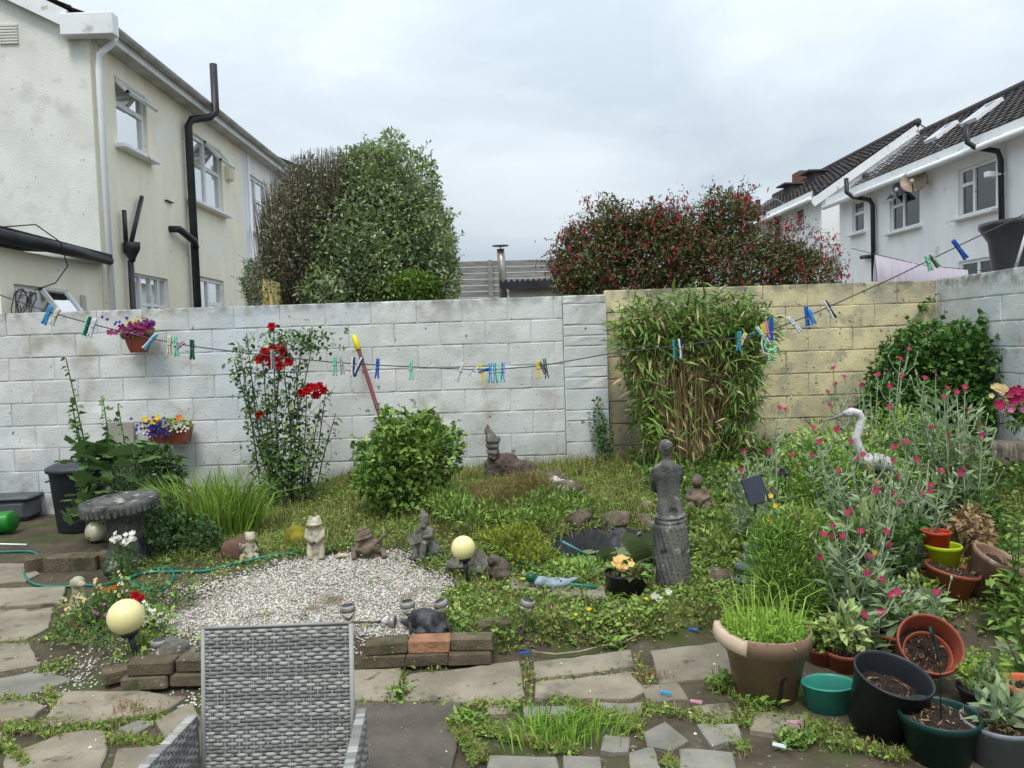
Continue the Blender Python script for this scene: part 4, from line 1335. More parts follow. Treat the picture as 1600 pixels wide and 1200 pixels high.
# figure reading a book on a stump
o = orn('reading_figurine', G(662, 870), 'grey stone figure in a pointed cap seated on a stump reading a book', 'figurine', -.2)
sculpt('body', mb_blobs([((.02, .01, .16), (.05, .042, .06)), ((.015, -.005, .245), (.034, .034, .036)), ((.012, .005, .275), (.034, .034, .02)), ((.008, .005, .292), (.02, .02, .02)), ((.01, -.03, .235), (.014, .016, .012)), ((.012, -.028, .215), (.022, .016, .018))],
                       [([(-.02, 0, .19), (-.05, -.04, .15), (-.03, -.07, .15)], [.02, .017, .013]), ([(.06, 0, .19), (.065, -.04, .15), (.02, -.075, .15)], [.02, .017, .013]),
                        ([(0, 0, .12), (-.03, -.07, .11), (-.03, -.075, .01)], [.03, .026, .02]), ([(.03, 0, .12), (.025, -.08, .105), (.02, -.085, .01)], [.03, .026, .02]), ([(.008, .005, .30), (-.004, .01, .33)], [.016, .004])]), M_STONE, o, .005, 1)
sculpt('stump', mb_blobs([((.03, .02, .06), (.07, .06, .07)), ((.08, 0, .04), (.05, .045, .045)), ((.0, -.03, .008), (.09, .08, .012))]), M_STONED, o, .007, 2, disp=.01)
b = MB(); b.add([(-.075, -.085, .19), (-.03, -.085, .165), (.02, -.09, .19), (-.075, -.1, .13), (-.03, -.105, .11), (.02, -.105, .13)] + [(-.075, -.091, .19), (-.03, -.091, .165), (.02, -.096, .19), (-.075, -.106, .13), (-.03, -.111, .11), (.02, -.111, .13)],
                [(0, 1, 4, 3), (1, 2, 5, 4), (7, 6, 9, 10), (8, 7, 10, 11), (0, 3, 9, 6), (2, 8, 11, 5), (3, 4, 10, 9), (4, 5, 11, 10), (1, 0, 6, 7), (2, 1, 7, 8)]); b.build('book', M_STONE, o)
# dark crouching animal
o = orn('animal_ornament', G(668, 986), 'dark grey crouching turtle-like ornament among the solar lights', 'ornament', 0)
sculpt('body', mb_blobs([((0, 0, .06), (.095, .065, .055), (0, .2, 0)), ((.085, -.03, .03), (.035, .03, .026)), ((-.09, .0, .045), (.05, .03, .02), (0, .3, 0)), ((-.02, -.06, .02), (.04, .03, .02)), ((.06, -.065, .018), (.03, .022, .017)), ((.095, -.052, .036), (.016, .012, .012))],
                       [([(.02, -.02, .08), (.01, -.06, .05), (.04, -.075, .015)], [.034, .028, .02])]), pm('graphite_ornament', lin(72, 74, 78), lin(50, 52, 56), 12, .5, .4, 60, speck=(lin(130, 132, 134), 16, .64, .06)), o, .005, 1)
# turtle with pale shell
o = orn('turtle_ornament', G(262, 1030), 'pale grey stone turtle with ridged shell behind the bricks', 'ornament', .25)
sculpt('shell', mb_blobs([((.02, 0, .06), (.085, .07, .05), (0, -.15, 0)), ((.03, 0, .035), (.105, .085, .016), (0, -.1, 0)), ((.02, .0, .1), (.04, .035, .022))]), M_STONE, o, .006, 1)
sculpt('head', mb_blobs([((-.085, -.05, .025), (.03, .026, .022)), ((-.05, -.07, .012), (.03, .03, .014)), ((.05, -.08, .012), (.035, .025, .014)), ((-.06, -.03, .02), (.03, .03, .018))]), M_STONEL, o, .005, 2)
# sitting dog bust by the paving
o = orn('dog_ornament', G(124, 952), 'small tan stone dog sitting among flowers at the paving edge', 'ornament', .3)
sculpt('body', mb_blobs([((0, 0, .06), (.045, .05, .065)), ((0, -.01, .12), (.032, .034, .045)), ((.005, -.02, .175), (.04, .045, .038)), ((.03, -.05, .168), (.025, .03, .02), (0, 0, .6)), ((-.03, .0, .165), (.014, .022, .03)), ((.02, .02, .165), (.014, .022, .03))],
                       [([(-.02, -.035, .09), (-.022, -.05, .0)], [.017, .015]), ([(.02, -.035, .09), (.022, -.05, .0)], [.017, .015])]), M_STONEL, o, .005, 1)
# hedgehog
o = orn('hedgehog_ornament', G(780, 904), 'rough brown-grey stone hedgehog at the pond edge', 'ornament', 0)
sculpt('body', mb_blobs([((0, 0, .06), (.075, .06, .065)), ((-.03, -.02, .12), (.04, .04, .035)), ((.03, -.04, .03), (.05, .04, .03)), ((-.045, -.055, .115), (.014, .018, .012))]), M_ROCK, o, .007, 2, disp=.014, dscale=.015)
# shell dish
o = orn('shell_dish', G(724, 897), 'pale stone shell dish leaning behind the cream globe lamp', 'dish', 0)
for k, (cx, rz_, tl) in enumerate(((-.03, 0, .1), (.07, .4, 1.0))):
    b = MB(); mt = Matrix.Rotation(rz_, 3, 'Z') @ Matrix.Rotation(tl, 3, 'X')
    b.lathe([(0, 0), (.05, .008), (.075, .03), (.08, .034), (.078, .026), (.05, 0), (0, -.008)], 24, (cx, .04, .03 + .03 * k), mat=mt, wob=lambda w, z: 1 + .05 * math.sin(9 * w)); b.build('dish_half', M_STONE, o)
M_STATUE = pm('statue_stone', lin(112, 110, 104), lin(56, 57, 57), 6, .85, .7, 80, stretch=(1, 1, .35), speck=[(lin(172, 170, 160), 18, .62, .1), (lin(50, 50, 50), 8, .62, .1)])
# tall draped figure, back turned
sp = G(1050, 918)
o = orn('woman_statue', sp, 'tall dark weathered statue of a draped woman, back turned, beside the pond', 'statue', .12)
b = MB()
loft(b, [(0, 0, 0.0, .097, .085), (0, 0, .1, .09, .082), (0, 0, .25, .092, .082), (0, 0, .34, .093, .08), (0, 0, .40, .089, .075), (-.004, 0, .46, .08, .062), (-.008, 0, .53, .064, .05), (-.01, 0, .60, .068, .052),
         (-.012, 0, .66, .085, .054), (-.014, 0, .705, .082, .045), (-.014, 0, .728, .05, .034), (-.015, 0, .745, .024, .024), (-.018, 0, .775, .022, .023)], 28)
b.ell((-.02, -.004, .815), (.041, .044, .05)); b.ell((-.022, -.036, .83), (.034, .026, .033)); b.ell((-.018, .03, .80), (.012, .014, .01))
for sgn in (-1, 1):
    b.tube([(-.014 + sgn * .068, 0, .70), (-.012 + sgn * .08, .02, .63), (-.01 + sgn * .06, .06, .56), (-.01 + sgn * .02, .07, .55)], [.024, .02, .017, .014], 10)
for zc, rr, rx in ((.40, .008, .087), (.425, .008, .082), (.378, .008, .089)):
    b.tube([(rx * math.cos(a), .083 * math.sin(a), zc + .008 * math.sin(a + 1)) for a in np.linspace(0, 2 * PI, 22)], rr, 8)
for k in range(9):
    a0_ = -PI * 1.05 + k * .3; z0 = .37; tw = .9
    b.tube([(.1 * math.cos(a0_ + tw * t) , .086 * math.sin(a0_ + tw * t), lerp(z0, .03, t)) for t in np.linspace(0, 1, 8)], .011, 6)
sculpt('figure', b, M_STATUE, o, .0055, 1, disp=.003, dscale=.02)
b = MB(); b.lathe([(.13, 0), (.135, .02), (.125, .035), (0, .036)], 16, (0, 0, -.03), wob=lambda w, z: 1 + .1 * math.sin(3 * w) + .05 * math.sin(7 * w)); b.build('plinth', M_ROCK, o)
# seated brown figure behind
o = orn('seated_figurine', G(1090, 806), 'brown stone seated child figure behind the tall draped statue', 'figurine', 0)
sculpt('body', mb_blobs([((0, 0, .13), (.065, .05, .09)), ((0, -.01, .26), (.045, .045, .05)), ((0, 0, .03), (.1, .085, .03)), ((.0, -.04, .12), (.05, .03, .05))],
                       [([(-.05, 0, .2), (-.08, -.03, .14), (-.02, -.07, .13)], [.024, .02, .016]), ([(.05, 0, .2), (.08, -.03, .14), (.02, -.07, .13)], [.024, .02, .016]),
                        ([(-.03, 0, .08), (-.07, -.07, .09), (-.03, -.09, .03)], [.035, .03, .024]), ([(.03, 0, .08), (.07, -.07, .09), (.03, -.09, .03)], [.035, .03, .024])]), M_STONEB, o, .007, 2)
# gnarled figure on a log near the wall
lp = Vector((W(785, 745, 6.8).x, 6.7, .34))
o = orn('log', lp, 'dark weathered log lying on the grass mound before the white wall', 'log', -.12)
sculpt('trunk', mb_blobs([((-.02, .2, .14), (.17, .13, .1)), ((.14, .15, .09), (.16, .11, .09)), ((.3, .08, .03), (.15, .09, .06)), ((-.1, .15, .05), (.08, .1, .12))]), pm('old_log', lin(96, 84, 74), lin(62, 54, 48), 9, .95, .7, 40, stretch=(1, 1, 3)), o, .014, 2, disp=.04, dscale=.05)
o = orn('gnarled_figure', lp + Vector((-.08, .12, .2)), 'twisted grey carved figure standing on the log', 'figure', 0)
b = MB()
b.tube([(0, 0, 0), (.01, 0, .06), (-.005, 0, .12), (.0, 0, .17), (-.02, 0, .22), (-.045, 0, .27), (-.04, 0, .315)], [.05, .052, .047, .055, .043, .026, .008], 14)
for k in range(3): b.tube([(.05 * math.cos(a), .05 * math.sin(a), .07 + k * .05 + .012 * math.sin(a)) for a in np.linspace(0, 2 * PI, 16)], .012, 6)
b.ell((.045, -.01, .17), (.03, .025, .03)); sculpt('carving', b, M_STONE, o, .008, 2, disp=.012, dscale=.03)
# rocks


def rock(p, r, label, mat=None, seed=0, white=False):
    rs = random.Random(seed); b = MB()
    for k in range(4):
        b.ell((rs.uniform(-.4, .4) * r[0], rs.uniform(-.4, .4) * r[1], r[2] * rs.uniform(.2, .5)), (r[0] * rs.uniform(.5, .8), r[1] * rs.uniform(.5, .8), r[2] * rs.uniform(.45, .7)), 12, 8, (rs.uniform(-.3, .3), rs.uniform(-.3, .3), rs.uniform(0, 3)))
    o = sculpt('rock', b, mat or M_ROCK, None, max(.008, r[0] * .08), 1, loc=p, disp=r[0] * .18, dscale=r[0] * .5)
    tag(o, label, 'rock')


M_WROCK = pm('white_quartz', lin(216, 212, 204), lin(176, 170, 160), 14, .7, .5, 50)
rock(Vector((.36, 6.3, gz(.36, 6.3) + .01)), (.09, .07, .09), 'white quartz stone on the side of the grass mound', M_WROCK, 1)
rock(Vector((.26, 6.5, gz(.26, 6.5))), (.22, .14, .16), 'dark rock beside the log on the mound', None, 2)
rock(Vector((.42, 6.0, gz(.42, 6.0) - .01)), (.2, .15, .16), 'dark brown rock under the white quartz stone', None, 3)
rock(G(374, 866), (.2, .12, .14), 'large brown rock behind the cherub', pm('brown_rock', lin(104, 78, 62), lin(80, 60, 50), 6, .95, .5, 40), 4)
rock(G(460, 850), (.12, .09, .12), 'moss covered yellow-green rock beside the standing frog', pm('mossy_rock', lin(128, 122, 30), lin(98, 92, 40), 10, 1, .8, 90), 5)
rock(Vector((.42, 5.55, gz(.42, 5.55))), (.16, .11, .1), 'flat grey rock on the far pond rim', None, 6)
rock(Vector((.72, 5.56, gz(.72, 5.56) - .01)), (.17, .1, .1), 'dark flat rock on the far pond rim near the liner', None, 7)
rock(Vector((1.0, 5.52, gz(1.0, 5.52) - .01)), (.2, .1, .08), 'dark flat rock on the pond rim beside the draped statue', None, 8)
rock(G(1120, 905), (.13, .07, .06), 'pale rim rock right of the draped statue', None, 9)
rock(G(1010, 790), (.07, .05, .04), 'small pale rock on the lawn above the pond', M_STONEL, 10)
rock(G(70, 1002), (.035, .03, .03), 'small round pebble on the paving edge', M_STONE, 11)
rock(G(540, 872), (.09, .05, .03), 'flat yellowish rock at the gravel edge beside the frogs', M_STONEL, 12)
# front pond edge stones
for i, poly in enumerate([[(790, 905), (842, 912), (846, 930), (800, 924)], [(846, 912), (905, 922), (910, 938), (850, 931)], [(908, 922), (945, 922), (948, 940), (912, 940)]]):
    zz = .115
    pl = [P(x, y, zz) for x, y in poly]
    b = MB(); b.prism([(q.x, q.y) for q in pl], .02, zz + .03, .012)
    tag(b.build('edging_stone', M_SLAB), ['sandy edging stone beside the hedgehog on the pond rim', 'sandy edging stone under the duck decoy', 'sandy edging stone beside the black flower pot'][i], 'stone', 'pond edging stones')
b = MB(); b.ell((0, 0, 0), (.075, .055, .012), 20, 6)
tag(b.build('stone_disc', M_STONE, None, G(975, 955, .012)), 'small round grey stone disc in the lawn below the black pot', 'stone')

# pond
b = MB(); ring = [(POND_C[0] + 1.04 * POND_R[0] * math.cos(a) * (1 + .10 * math.sin(3 * a + 1) + .06 * math.sin(5 * a)), POND_C[1] + 1.04 * POND_R[1] * math.sin(a) * (1 + .10 * math.sin(3 * a + 1) + .06 * math.sin(5 * a)), WATER_Z) for a in np.linspace(0, 2 * PI, 48, endpoint=False)]
b.add(ring, [tuple(range(48))])
wm = pm('pond_water', lin(30, 34, 22), lin(22, 26, 18), 3, .06, .05, 12, spec=.5)
tag(b.build('water', wm), kind='structure')
b = MB(); vs = []; fs = []
nA, nB = 90, 7
for i in range(nA):
    a = 2 * PI * i / nA; k = (1 + .10 * math.sin(3 * a + 1) + .06 * math.sin(5 * a))
    for j in range(nB):
        t = j / (nB - 1)
        q = lerp(1.2, .93, t) + .02 * math.sin(17 * a + 2 * j) * (1 - .3 * t)
        x = POND_C[0] + q * k * POND_R[0] * math.cos(a); y = POND_C[1] + q * k * POND_R[1] * math.sin(a)
        x1 = POND_C[0] + 1.2 * k * POND_R[0] * math.cos(a); y1 = POND_C[1] + 1.2 * k * POND_R[1] * math.sin(a)
        zt = max(gz(x1, y1), WATER_Z + .05) + .006
        vs.append((x, y, lerp(zt, WATER_Z - .04, t ** 1.0) + (.014 * math.sin(23 * a + j) if 0 < j < nB - 1 else 0)))
for i in range(nA):
    for j in range(nB - 1):
        fs.append((i * nB + j, ((i + 1) % nA) * nB + j, ((i + 1) % nA) * nB + j + 1, i * nB + j + 1))
b.add(vs, fs, True)
tag(b.build('pond_liner', pm('black_liner', lin(40, 42, 46), lin(28, 30, 33), 7, .4, .3, 20)), 'black wrinkled liner showing round the pond edge', 'liner')
# duck decoy
o = orn('duck_decoy', Vector((P(862, 915, .15).x, P(862, 915, .15).y, .145)), 'plastic mallard decoy lying on the pond edge stones', 'decoy', -.05)
sculpt('body', mb_blobs([((.02, 0, .02), (.11, .05, .03)), ((.11, 0, .035), (.05, .025, .012), (0, -.3, 0)), ((-.06, 0, .03), (.05, .042, .03))]), pm('decoy_grey', lin(140, 156, 166), lin(104, 116, 124), 12, .5, speck=(lin(54, 56, 58), 18, .64, .05)), o, .005, 2)
sculpt('head', mb_blobs([((-.12, 0, .055), (.034, .028, .03)), ((-.095, 0, .04), (.026, .024, .024))]), pm('decoy_head_green', lin(20, 82, 62), lin(14, 66, 50), 8, .35), o, .005, 2)
b = MB(); b.ell((-.162, 0, .048), (.024, .014, .007)); b.build('bill', pm('decoy_bill', lin(176, 160, 60), rough=.5), o)
# grey frog pile to the right of the pond
o = orn('frog_ornament', G(1172, 905), 'blue-grey stone frog ornament half hidden by ferny leaves', 'ornament', 0)
sculpt('body', mb_blobs([((0, 0, .06), (.08, .06, .05)), ((.01, 0, .13), (.06, .05, .045)), ((-.06, -.03, .08), (.045, .03, .028), (0, .5, 0)), ((.0, -.01, .19), (.045, .04, .03)), ((-.02, -.03, .215), (.014, .014, .014)), ((.0, -.02, .008), (.12, .09, .012))]), pm('bluegrey_stone', lin(112, 126, 128), lin(84, 96, 98), 12, .7, .4, 60), o, .007, 2)
# heron
hp = G(1372, 800); hp = Vector((W(1372, 715, 4.9).x, 4.9, gz(W(1372, 715, 4.9).x, 4.9)))
o = orn('heron_statue', hp, 'white heron statue with long curved neck rising from the flowers', 'statue', 0)
k = 4.9 / FPX


def hpt(px_, py_, dy=0.0):
    q = W(px_, py_, 4.9 + dy); return q - hp


nk = [hpt(1350, 716), hpt(1342, 700), hpt(1338, 685), hpt(1343, 668), hpt(1347, 655), hpt(1342, 646), hpt(1330, 643), hpt(1318, 647)]
b = MB(); b.tube(nk, [.034, .029, .026, .027, .027, .026, .026, .020], 14)
b.ell(hpt(1325, 646), (.036, .024, .022), 16, 10, (0, .2, 0))
bc = hpt(1372, 722)
b.ell(bc, (.12, .062, .055), 20, 12, (0, .25, 0)); b.ell(hpt(1400, 735), (.08, .04, .025), 16, 10, (0, .4, 0)); b.ell(hpt(1352, 718), (.05, .045, .045))
M_HER = pm('white_heron_paint', lin(200, 198, 196), lin(150, 148, 148), 9, .6, .4, 60, stretch=(1, 1, .4), speck=(lin(110, 108, 108), 16, .63, .06))
sculpt('body', b, M_HER, o, .005, 1)
b = MB(); b.tube([hpt(1318, 647), hpt(1303, 653), hpt(1288, 659)], [.014, .009, .002], 10); b.build('beak', pm('grey_beak', lin(130, 126, 120), lin(100, 98, 94), 9, .5), o)
for s_ in (-.025, .025):
    b = MB(); b.tube([(bc.x, s_, bc.z), (bc.x + .01, s_, bc.z * .5), (bc.x, s_, -.02)], .009, 8); b.build('leg', M_STAKE, o)
    b = MB(); b.ell(hpt(1324, 644) + Vector((0, s_ * .8, 0)), .005, 8, 6); b.build('eye', M_BLK, o)

# birdbath
bp_ = G(200, 886)
o = orn('birdbath', bp_, 'weathered round stone birdbath with tilted bark-textured bowl', 'birdbath', .2)
zb = .42
mtl = Matrix.Rotation(-.06, 3, 'Y') @ Matrix.Rotation(.05, 3, 'X')
b = MB()
b.lathe([(.0, zb + .03), (.12, zb + .035), (.19, zb + .055), (.215, zb + .07), (.245, zb + .07), (.25, zb + .05), (.245, zb + .01), (.225, zb - .02), (.12, zb - .03), (0, zb - .03)], 48, mat=mtl, wob=lambda w, z: 1 + .02 * math.sin(21 * w) + .012 * math.sin(37 * w + z * 90))
bw = b.build('bowl', M_STONED, o)
b = MB()
for i in range(40):
    a = 2 * PI * i / 40
    b.box(mtl @ Vector((.247 * math.cos(a), .247 * math.sin(a), zb + .025)), (.012, .022, .06 + random.uniform(-.01, .01)), mtl @ Matrix.Rotation(a, 3, 'Z'), .004)
b.build('bark_rim', M_STONED, bw)
b = MB(); b.lathe([(.16, -.02), (.16, .05), (.135, .09), (.11, .18), (.105, .27), (.12, .34), (.14, .40), (.1, .41)], 24, wob=lambda w, z: 1 + .06 * math.sin(5 * w + 6 * z) + .03 * math.sin(11 * w)); b.build('pedestal', M_STONED, o)
b = MB(); b.ell(mtl @ Vector((.02, -.03, zb + .05)), (.03, .014, .012)); b.build('leaf_litter', M_STONEL, bw)

# dustbin
p = G(116, 832)
o = orn('dustbin', Vector((p.x, p.y + .12, gz(p.x, p.y))), 'black plastic dustbin with domed lid by the white wall', 'bin', 0)
b = MB(); b.lathe([(0, .0), (.185, .0), (.19, .02), (.235, .52), (.245, .54), (.245, .56), (.22, .56)], 30, wob=lambda w, z: 1 + .008 * math.sin(16 * w)); b.build('bin_body', M_BLK, o)
b = MB(); b.lathe([(.262, .545), (.265, .575), (.255, .585), (.2, .61), (.1, .635), (0, .64)], 30); b.build('lid', pm('bin_lid_plastic', lin(52, 54, 60), lin(60, 62, 68), 4, .5), o)
b = MB(); b.tube([(-.06, 0, .635), (-.05, 0, .665), (.05, 0, .665), (.06, 0, .635)], .012, 8); b.build('lid_handle', M_BLK, o)
for s_ in (-1, 1):
    b = MB(); b.tube([(s_ * .235, -.05, .46), (s_ * .27, -.05, .45), (s_ * .27, .05, .45), (s_ * .235, .05, .46)], .009, 6); b.build('side_handle', M_BLK, o)
# green and grey tubs by the wall
p = G(14, 836)
o = orn('watering_can', Vector((p.x - .12, p.y + .05, gz(p.x, p.y) + .1)), 'bright green plastic tub lying on its side on the path', 'tub', 0)
mt = Matrix.Rotation(-PI / 2 - .12, 3, 'Y')
o.name = 'plastic_tub'
b = MB(); b.lathe([(0, -.14), (.08, -.14), (.095, -.12), (.105, .2), (.115, .21), (.115, .225), (.1, .222), (.09, .1), (.07, -.1), (0, -.12)], 24, mat=mt); b.build('tub_body', M_GREEN, o)
b = MB(); b.tube([mt @ Vector((-.1, 0, -.06)), mt @ Vector((-.13, 0, -.02)), mt @ Vector((-.13, 0, .1)), mt @ Vector((-.105, 0, .14))], .010, 8); b.build('grip', M_GREEN, o)
p = G(8, 822)
o = orn('plastic_crate', Vector((p.x - .14, p.y + .28, gz(p.x, p.y))), 'dark grey plastic box with rounded corners behind the green tub', 'box', .1)
b = MB(); b.box((0, 0, .11), (.5, .3, .22), None, .05); b.build('box_body', pm('slate_plastic', lin(84, 88, 92), lin(72, 76, 80), 4, .5), o)
b = MB(); b.box((0, 0, .225), (.54, .33, .035), None, .015); b.build('lid', pm('slate_plastic', lin(84, 88, 92)), o)
b = MB(); q0 = G(0, 852, .01); q1 = G(42, 853, .01); b.tube([q0 - Vector((.3, 0, 0)), q0, q1], .008, 6); tag(b.build('cane', M_PVC), 'thin white stick lying on the path below the green tub', 'stick')

# hose
def hose(pxs, label, r=.0095, dz=.012):
    ctrl = [G(x, y, dz) for x, y in pxs]
    pts = []
    for i in range(len(ctrl) - 1):
        p0, p1, p2, p3 = ctrl[max(0, i - 1)], ctrl[i], ctrl[i + 1], ctrl[min(len(ctrl) - 1, i + 2)]
        for k_ in range(6):
            t = k_ / 6
            q = .5 * ((2 * p1) + (p2 - p0) * t + (2 * p0 - 5 * p1 + 4 * p2 - p3) * t * t + (3 * p1 - p0 - 3 * p2 + p3) * t ** 3)
            q.z = max(q.z, gz(q.x, q.y) + dz * .9); pts.append(q)
    pts.append(ctrl[-1])
    b = MB(); b.tube(pts, r, 8); o = b.build('garden_hose', M_HOSE); tag(o, label, 'hose')


hose([(-80, 868), (0, 865), (45, 864), (60, 871), (55, 880), (43, 889), (38, 901), (48, 912), (66, 918), (105, 919), (150, 918), (190, 910), (228, 896), (258, 890), (271, 897), (268, 912), (252, 925), (225, 922), (200, 908), (225, 898), (270, 896), (320, 895), (350, 888), (400, 876), (470, 865), (545, 850)],
     'teal garden hose looping over the path and along the gravel')
hose([(728, 850), (745, 856), (780, 868), (815, 885), (845, 900)], 'teal hose end running past the cream globe lamp to the pond', dz=.03)
b = MB(); b.tube([P(845, 900, .16), P(880, 912, .165), P(932, 917, .16)], .0095, 8); tag(b.build('hose_end', M_HOSE), 'straight teal hose piece lying over the duck decoy', 'hose')
b = MB(); b.tube([P(878, 846, .2), P(915, 866, .1)], .009, 8); tag(b.build('pipe_piece', pm('bluegreen_pipe', lin(80, 140, 140), rough=.5)), 'short blue-green pipe sticking into the pond', 'pipe')

# ------------------------------------------------------------------ washing line and pegs
LY = 3.0
ctl = [(-160, 412), (0, 461), (75, 487), (150, 508), (240, 530), (300, 541), (420, 556), (520, 566), (600, 571), (700, 576), (770, 578), (850, 571), (950, 553), (1060, 540), (1160, 527), (1215, 512), (1262, 494), (1300, 477), (1400, 432), (1500, 383), (1600, 335), (1760, 258)]
b = MB(); b.tube([W(x, y, LY) for x, y in ctl], .0024, 6)
tag(b.build('washing_line', pm('dark_line', lin(70, 60, 70), rough=.6)), 'thin dark washing line strung with pegs across the garden', 'washing line')
cx_ = [c_[0] for c_ in ctl]; cy_ = [c_[1] for c_ in ctl]
PEGC = {}


def pegm(c_):
    if c_ not in PEGC: PEGC[c_] = pm('peg_' + '_'.join(map(str, c_)), lin(*c_), tuple(min(1, q * 1.12) for q in lin(*c_)), 30, .4, trans=.15)
    return PEGC[c_]


BLUE, CYAN, MINT, WHT, NAVY, YELW, DGR, TEAL, GRYC, CRM, PNK = (36, 92, 190), (70, 160, 214), (140, 214, 178), (226, 230, 234), (40, 56, 100), (226, 206, 50), (22, 92, 74), (30, 150, 152), (176, 182, 182), (222, 214, 196), (214, 150, 176)


def peg(px_, c1, label, c2=None, ang=0.0, dy=0.0, L=.078, turn=0.0, up=.33):
    p = W(px_, float(np.interp(px_, cx_, cy_)), LY)
    o = empty('clothes_peg', p, 0, label, 'peg', 'pegs on the washing line')
    o.rotation_euler = (0, ang, turn)
    c2 = c2 or c1
    for s_, c_ in ((-1, c1), (1, c2)):
        b = MB()
        vs = []
        prof = [(L * up, .0042, .006), (L * up * .6, .0032, .0075), (0.002, .0040, .007), (-L * .15, .0028, .0075), (-L * .5, .0044, .0075), (-L * (1 - up) * .92, .0064, .007), (-L * (1 - up), .0062, .005)]
        n_ = len(prof)
        for (z_, xo, hw) in prof:
            for (dx, yy) in ((-.0024, -hw), (.0024, -hw), (.0024, hw), (-.0024, hw)): vs.append((s_ * xo + dx, yy, z_))
        fs = [(i * 4 + j, i * 4 + (j + 1) % 4, (i + 1) * 4 + (j + 1) % 4, (i + 1) * 4 + j) for i in range(n_ - 1) for j in range(4)] + [(3, 2, 1, 0), tuple((n_ - 1) * 4 + j for j in range(4))]
        b.add(vs, fs); b.build('peg_arm', pegm(c_), o)
    b = MB(); b.tube([(-.009, .0, -L * .16), (-.003, -.009, -L * .14), (.003, -.009, -L * .14), (.009, 0, -L * .16), (.003, .009, -L * .14), (-.003, .009, -L * .14), (-.009, 0, -L * .16)], .0013, 5); b.build('spring', M_METAL, o)


for a in [(76, CYAN, 'light blue peg at the outer end of the line beside a white peg', CYAN, .45), (88, WHT, 'white peg pressed against the light blue peg', CRM, .5, 0, .07), (137, MINT, 'mint green peg with dark tip, paired with a white one', DGR, .35),
          (146, WHT, 'white peg paired with the mint and dark green peg', WHT, .4), (238, WHT, 'white and blue peg in front of the petunia planter', CYAN, .75), (265, CRM, 'cream peg between the petunia planter and the roses', CRM, .1),
          (274, MINT, 'mint peg next to the cream peg', MINT, -.05), (283, PNK, 'small pinkish peg twisted beside the mint peg', GRYC, .9, 0, .05), (300, DGR, 'dark green peg between the planter and the roses', DGR, .03), (426, GRYC, 'grey peg hanging in front of the red roses', (120, 124, 126), 0.0),
          (523, MINT, 'mint peg right of the roses, beside a clear one', MINT, .02), (533, GRYC, 'clear grey peg beside the mint peg right of the roses', GRYC, -.1, 0, .07), (552, WHT, 'white and navy peg beside the red pole', NAVY, .08),
          (562, WHT, 'tilted white and navy peg crossing the red pole', NAVY, .5), (590, BLUE, 'single royal blue peg right of the red pole', BLUE, .1), (642, MINT, 'mint peg hanging alone above the green bush', MINT, .0),
          (721, WHT, 'white peg tilted on the empty middle of the line', GRYC, .45), (742, GRYC, 'small clear peg left of the yellow peg pair', WHT, .6, 0, .05), (751, YELW, 'yellow peg tilted beside the blue sideways peg', YELW, -.22), (760, BLUE, 'blue peg lying sideways along the line', NAVY, 1.5, 0, .05),
          (766, TEAL, 'teal peg first of the tight bunch', CYAN, .03), (773, CYAN, 'sky blue and teal peg second of the tight bunch', TEAL, -.03), (780, MINT, 'mint peg in the tight bunch beside the blue one', MINT, 0.0), (786, BLUE, 'blue peg ending the tight bunch', CYAN, .06),
          (841, YELW, 'upright yellow peg on the rising right of the line', YELW, .0), (846, (70, 40, 44), 'small dark maroon peg beside the upright yellow peg', (60, 40, 44), -.5, 0, .05), (852, DGR, 'dark green peg beside the upright yellow peg', DGR, -.12), (1054, TEAL, 'teal green peg in front of the bamboo', DGR, -.06), (1063, WHT, 'white and navy peg in front of the bamboo', NAVY, -.12),
          (1155, TEAL, 'teal peg at the bamboo edge', CYAN, .08), (1162, YELW, 'small yellow peg beside the teal peg at the bamboo edge', CRM, .5, 0, .05), (1180, DGR, 'dark small peg in the tangle at the bamboo edge', (70, 70, 80), 1.2, 0, .05), (1188, MINT, 'mint peg twisted in the tangle at the bamboo edge', WHT, -.6),
          (1194, YELW, 'yellow peg at the top of the tangle', YELW, -.3, 0, .05, 0, .6), (1198, PNK, 'pink peg in the tangle', PNK, -.2, 0, .06, 0, .6), (1205, BLUE, 'royal blue peg standing up over the tangle', BLUE, 0.0, 0, .085, 0, .55), (1238, WHT, 'white peg twisted on the line before the yellow wall', WHT, -.7), (1261, BLUE, 'royal blue peg overlapping a sky blue one before the yellow wall', BLUE, -.1, 0, .075, 0, .5),
          (1267, CYAN, 'sky blue peg behind the royal blue one before the yellow wall', CYAN, -.35, 0, .06), (1294, WHT, 'white and black peg high before the yellow wall', (50, 54, 60), -.5), (1450, MINT, 'mint peg near the lilac sheet', MINT, -.3, 0, .06), (1457, (120, 90, 76), 'brown wooden peg near the lilac sheet', MINT, -.65, 0, .06),
          (1496, BLUE, 'royal blue peg high up near the black tub', BLUE, -.62, 0, .09)]:
    peg(*a)
# mint peg hanger dangling from the tangle
hp_ = W(1204, 545, LY)
o = orn('peg_hanger', hp_, 'mint plastic hanger frame dangling from the tangled pegs', 'hanger', 0)
b = MB(); b.tube([(-.03, 0, .06), (-.012, 0, .045), (0, 0, .03)], .003, 6); b.tube([(.022 * math.cos(a), 0, .012 + .018 * math.sin(a)) for a in np.linspace(0, 2 * PI, 14)], .0045, 6); b.build('hook_ring', pegm(MINT), o)
for x in (-.008, .016):
    b = MB(); b.tube([(x, 0, -.005), (x + .002, 0, -.055)], .003, 6)
    for i in range(5): b.ell((x, -.002, -.012 - i * .01), (.0045, .004, .0035), 8, 5)
    b.build('strip', pegm(MINT), o)
b = MB(); b.tube([(-.03, 0, .06), (-.035, 0, .02), (-.028, .004, -.012), (-.01, 0, -.02), (0, .002, 0)], .003, 6); b.build('cord', pegm(WHT), o)
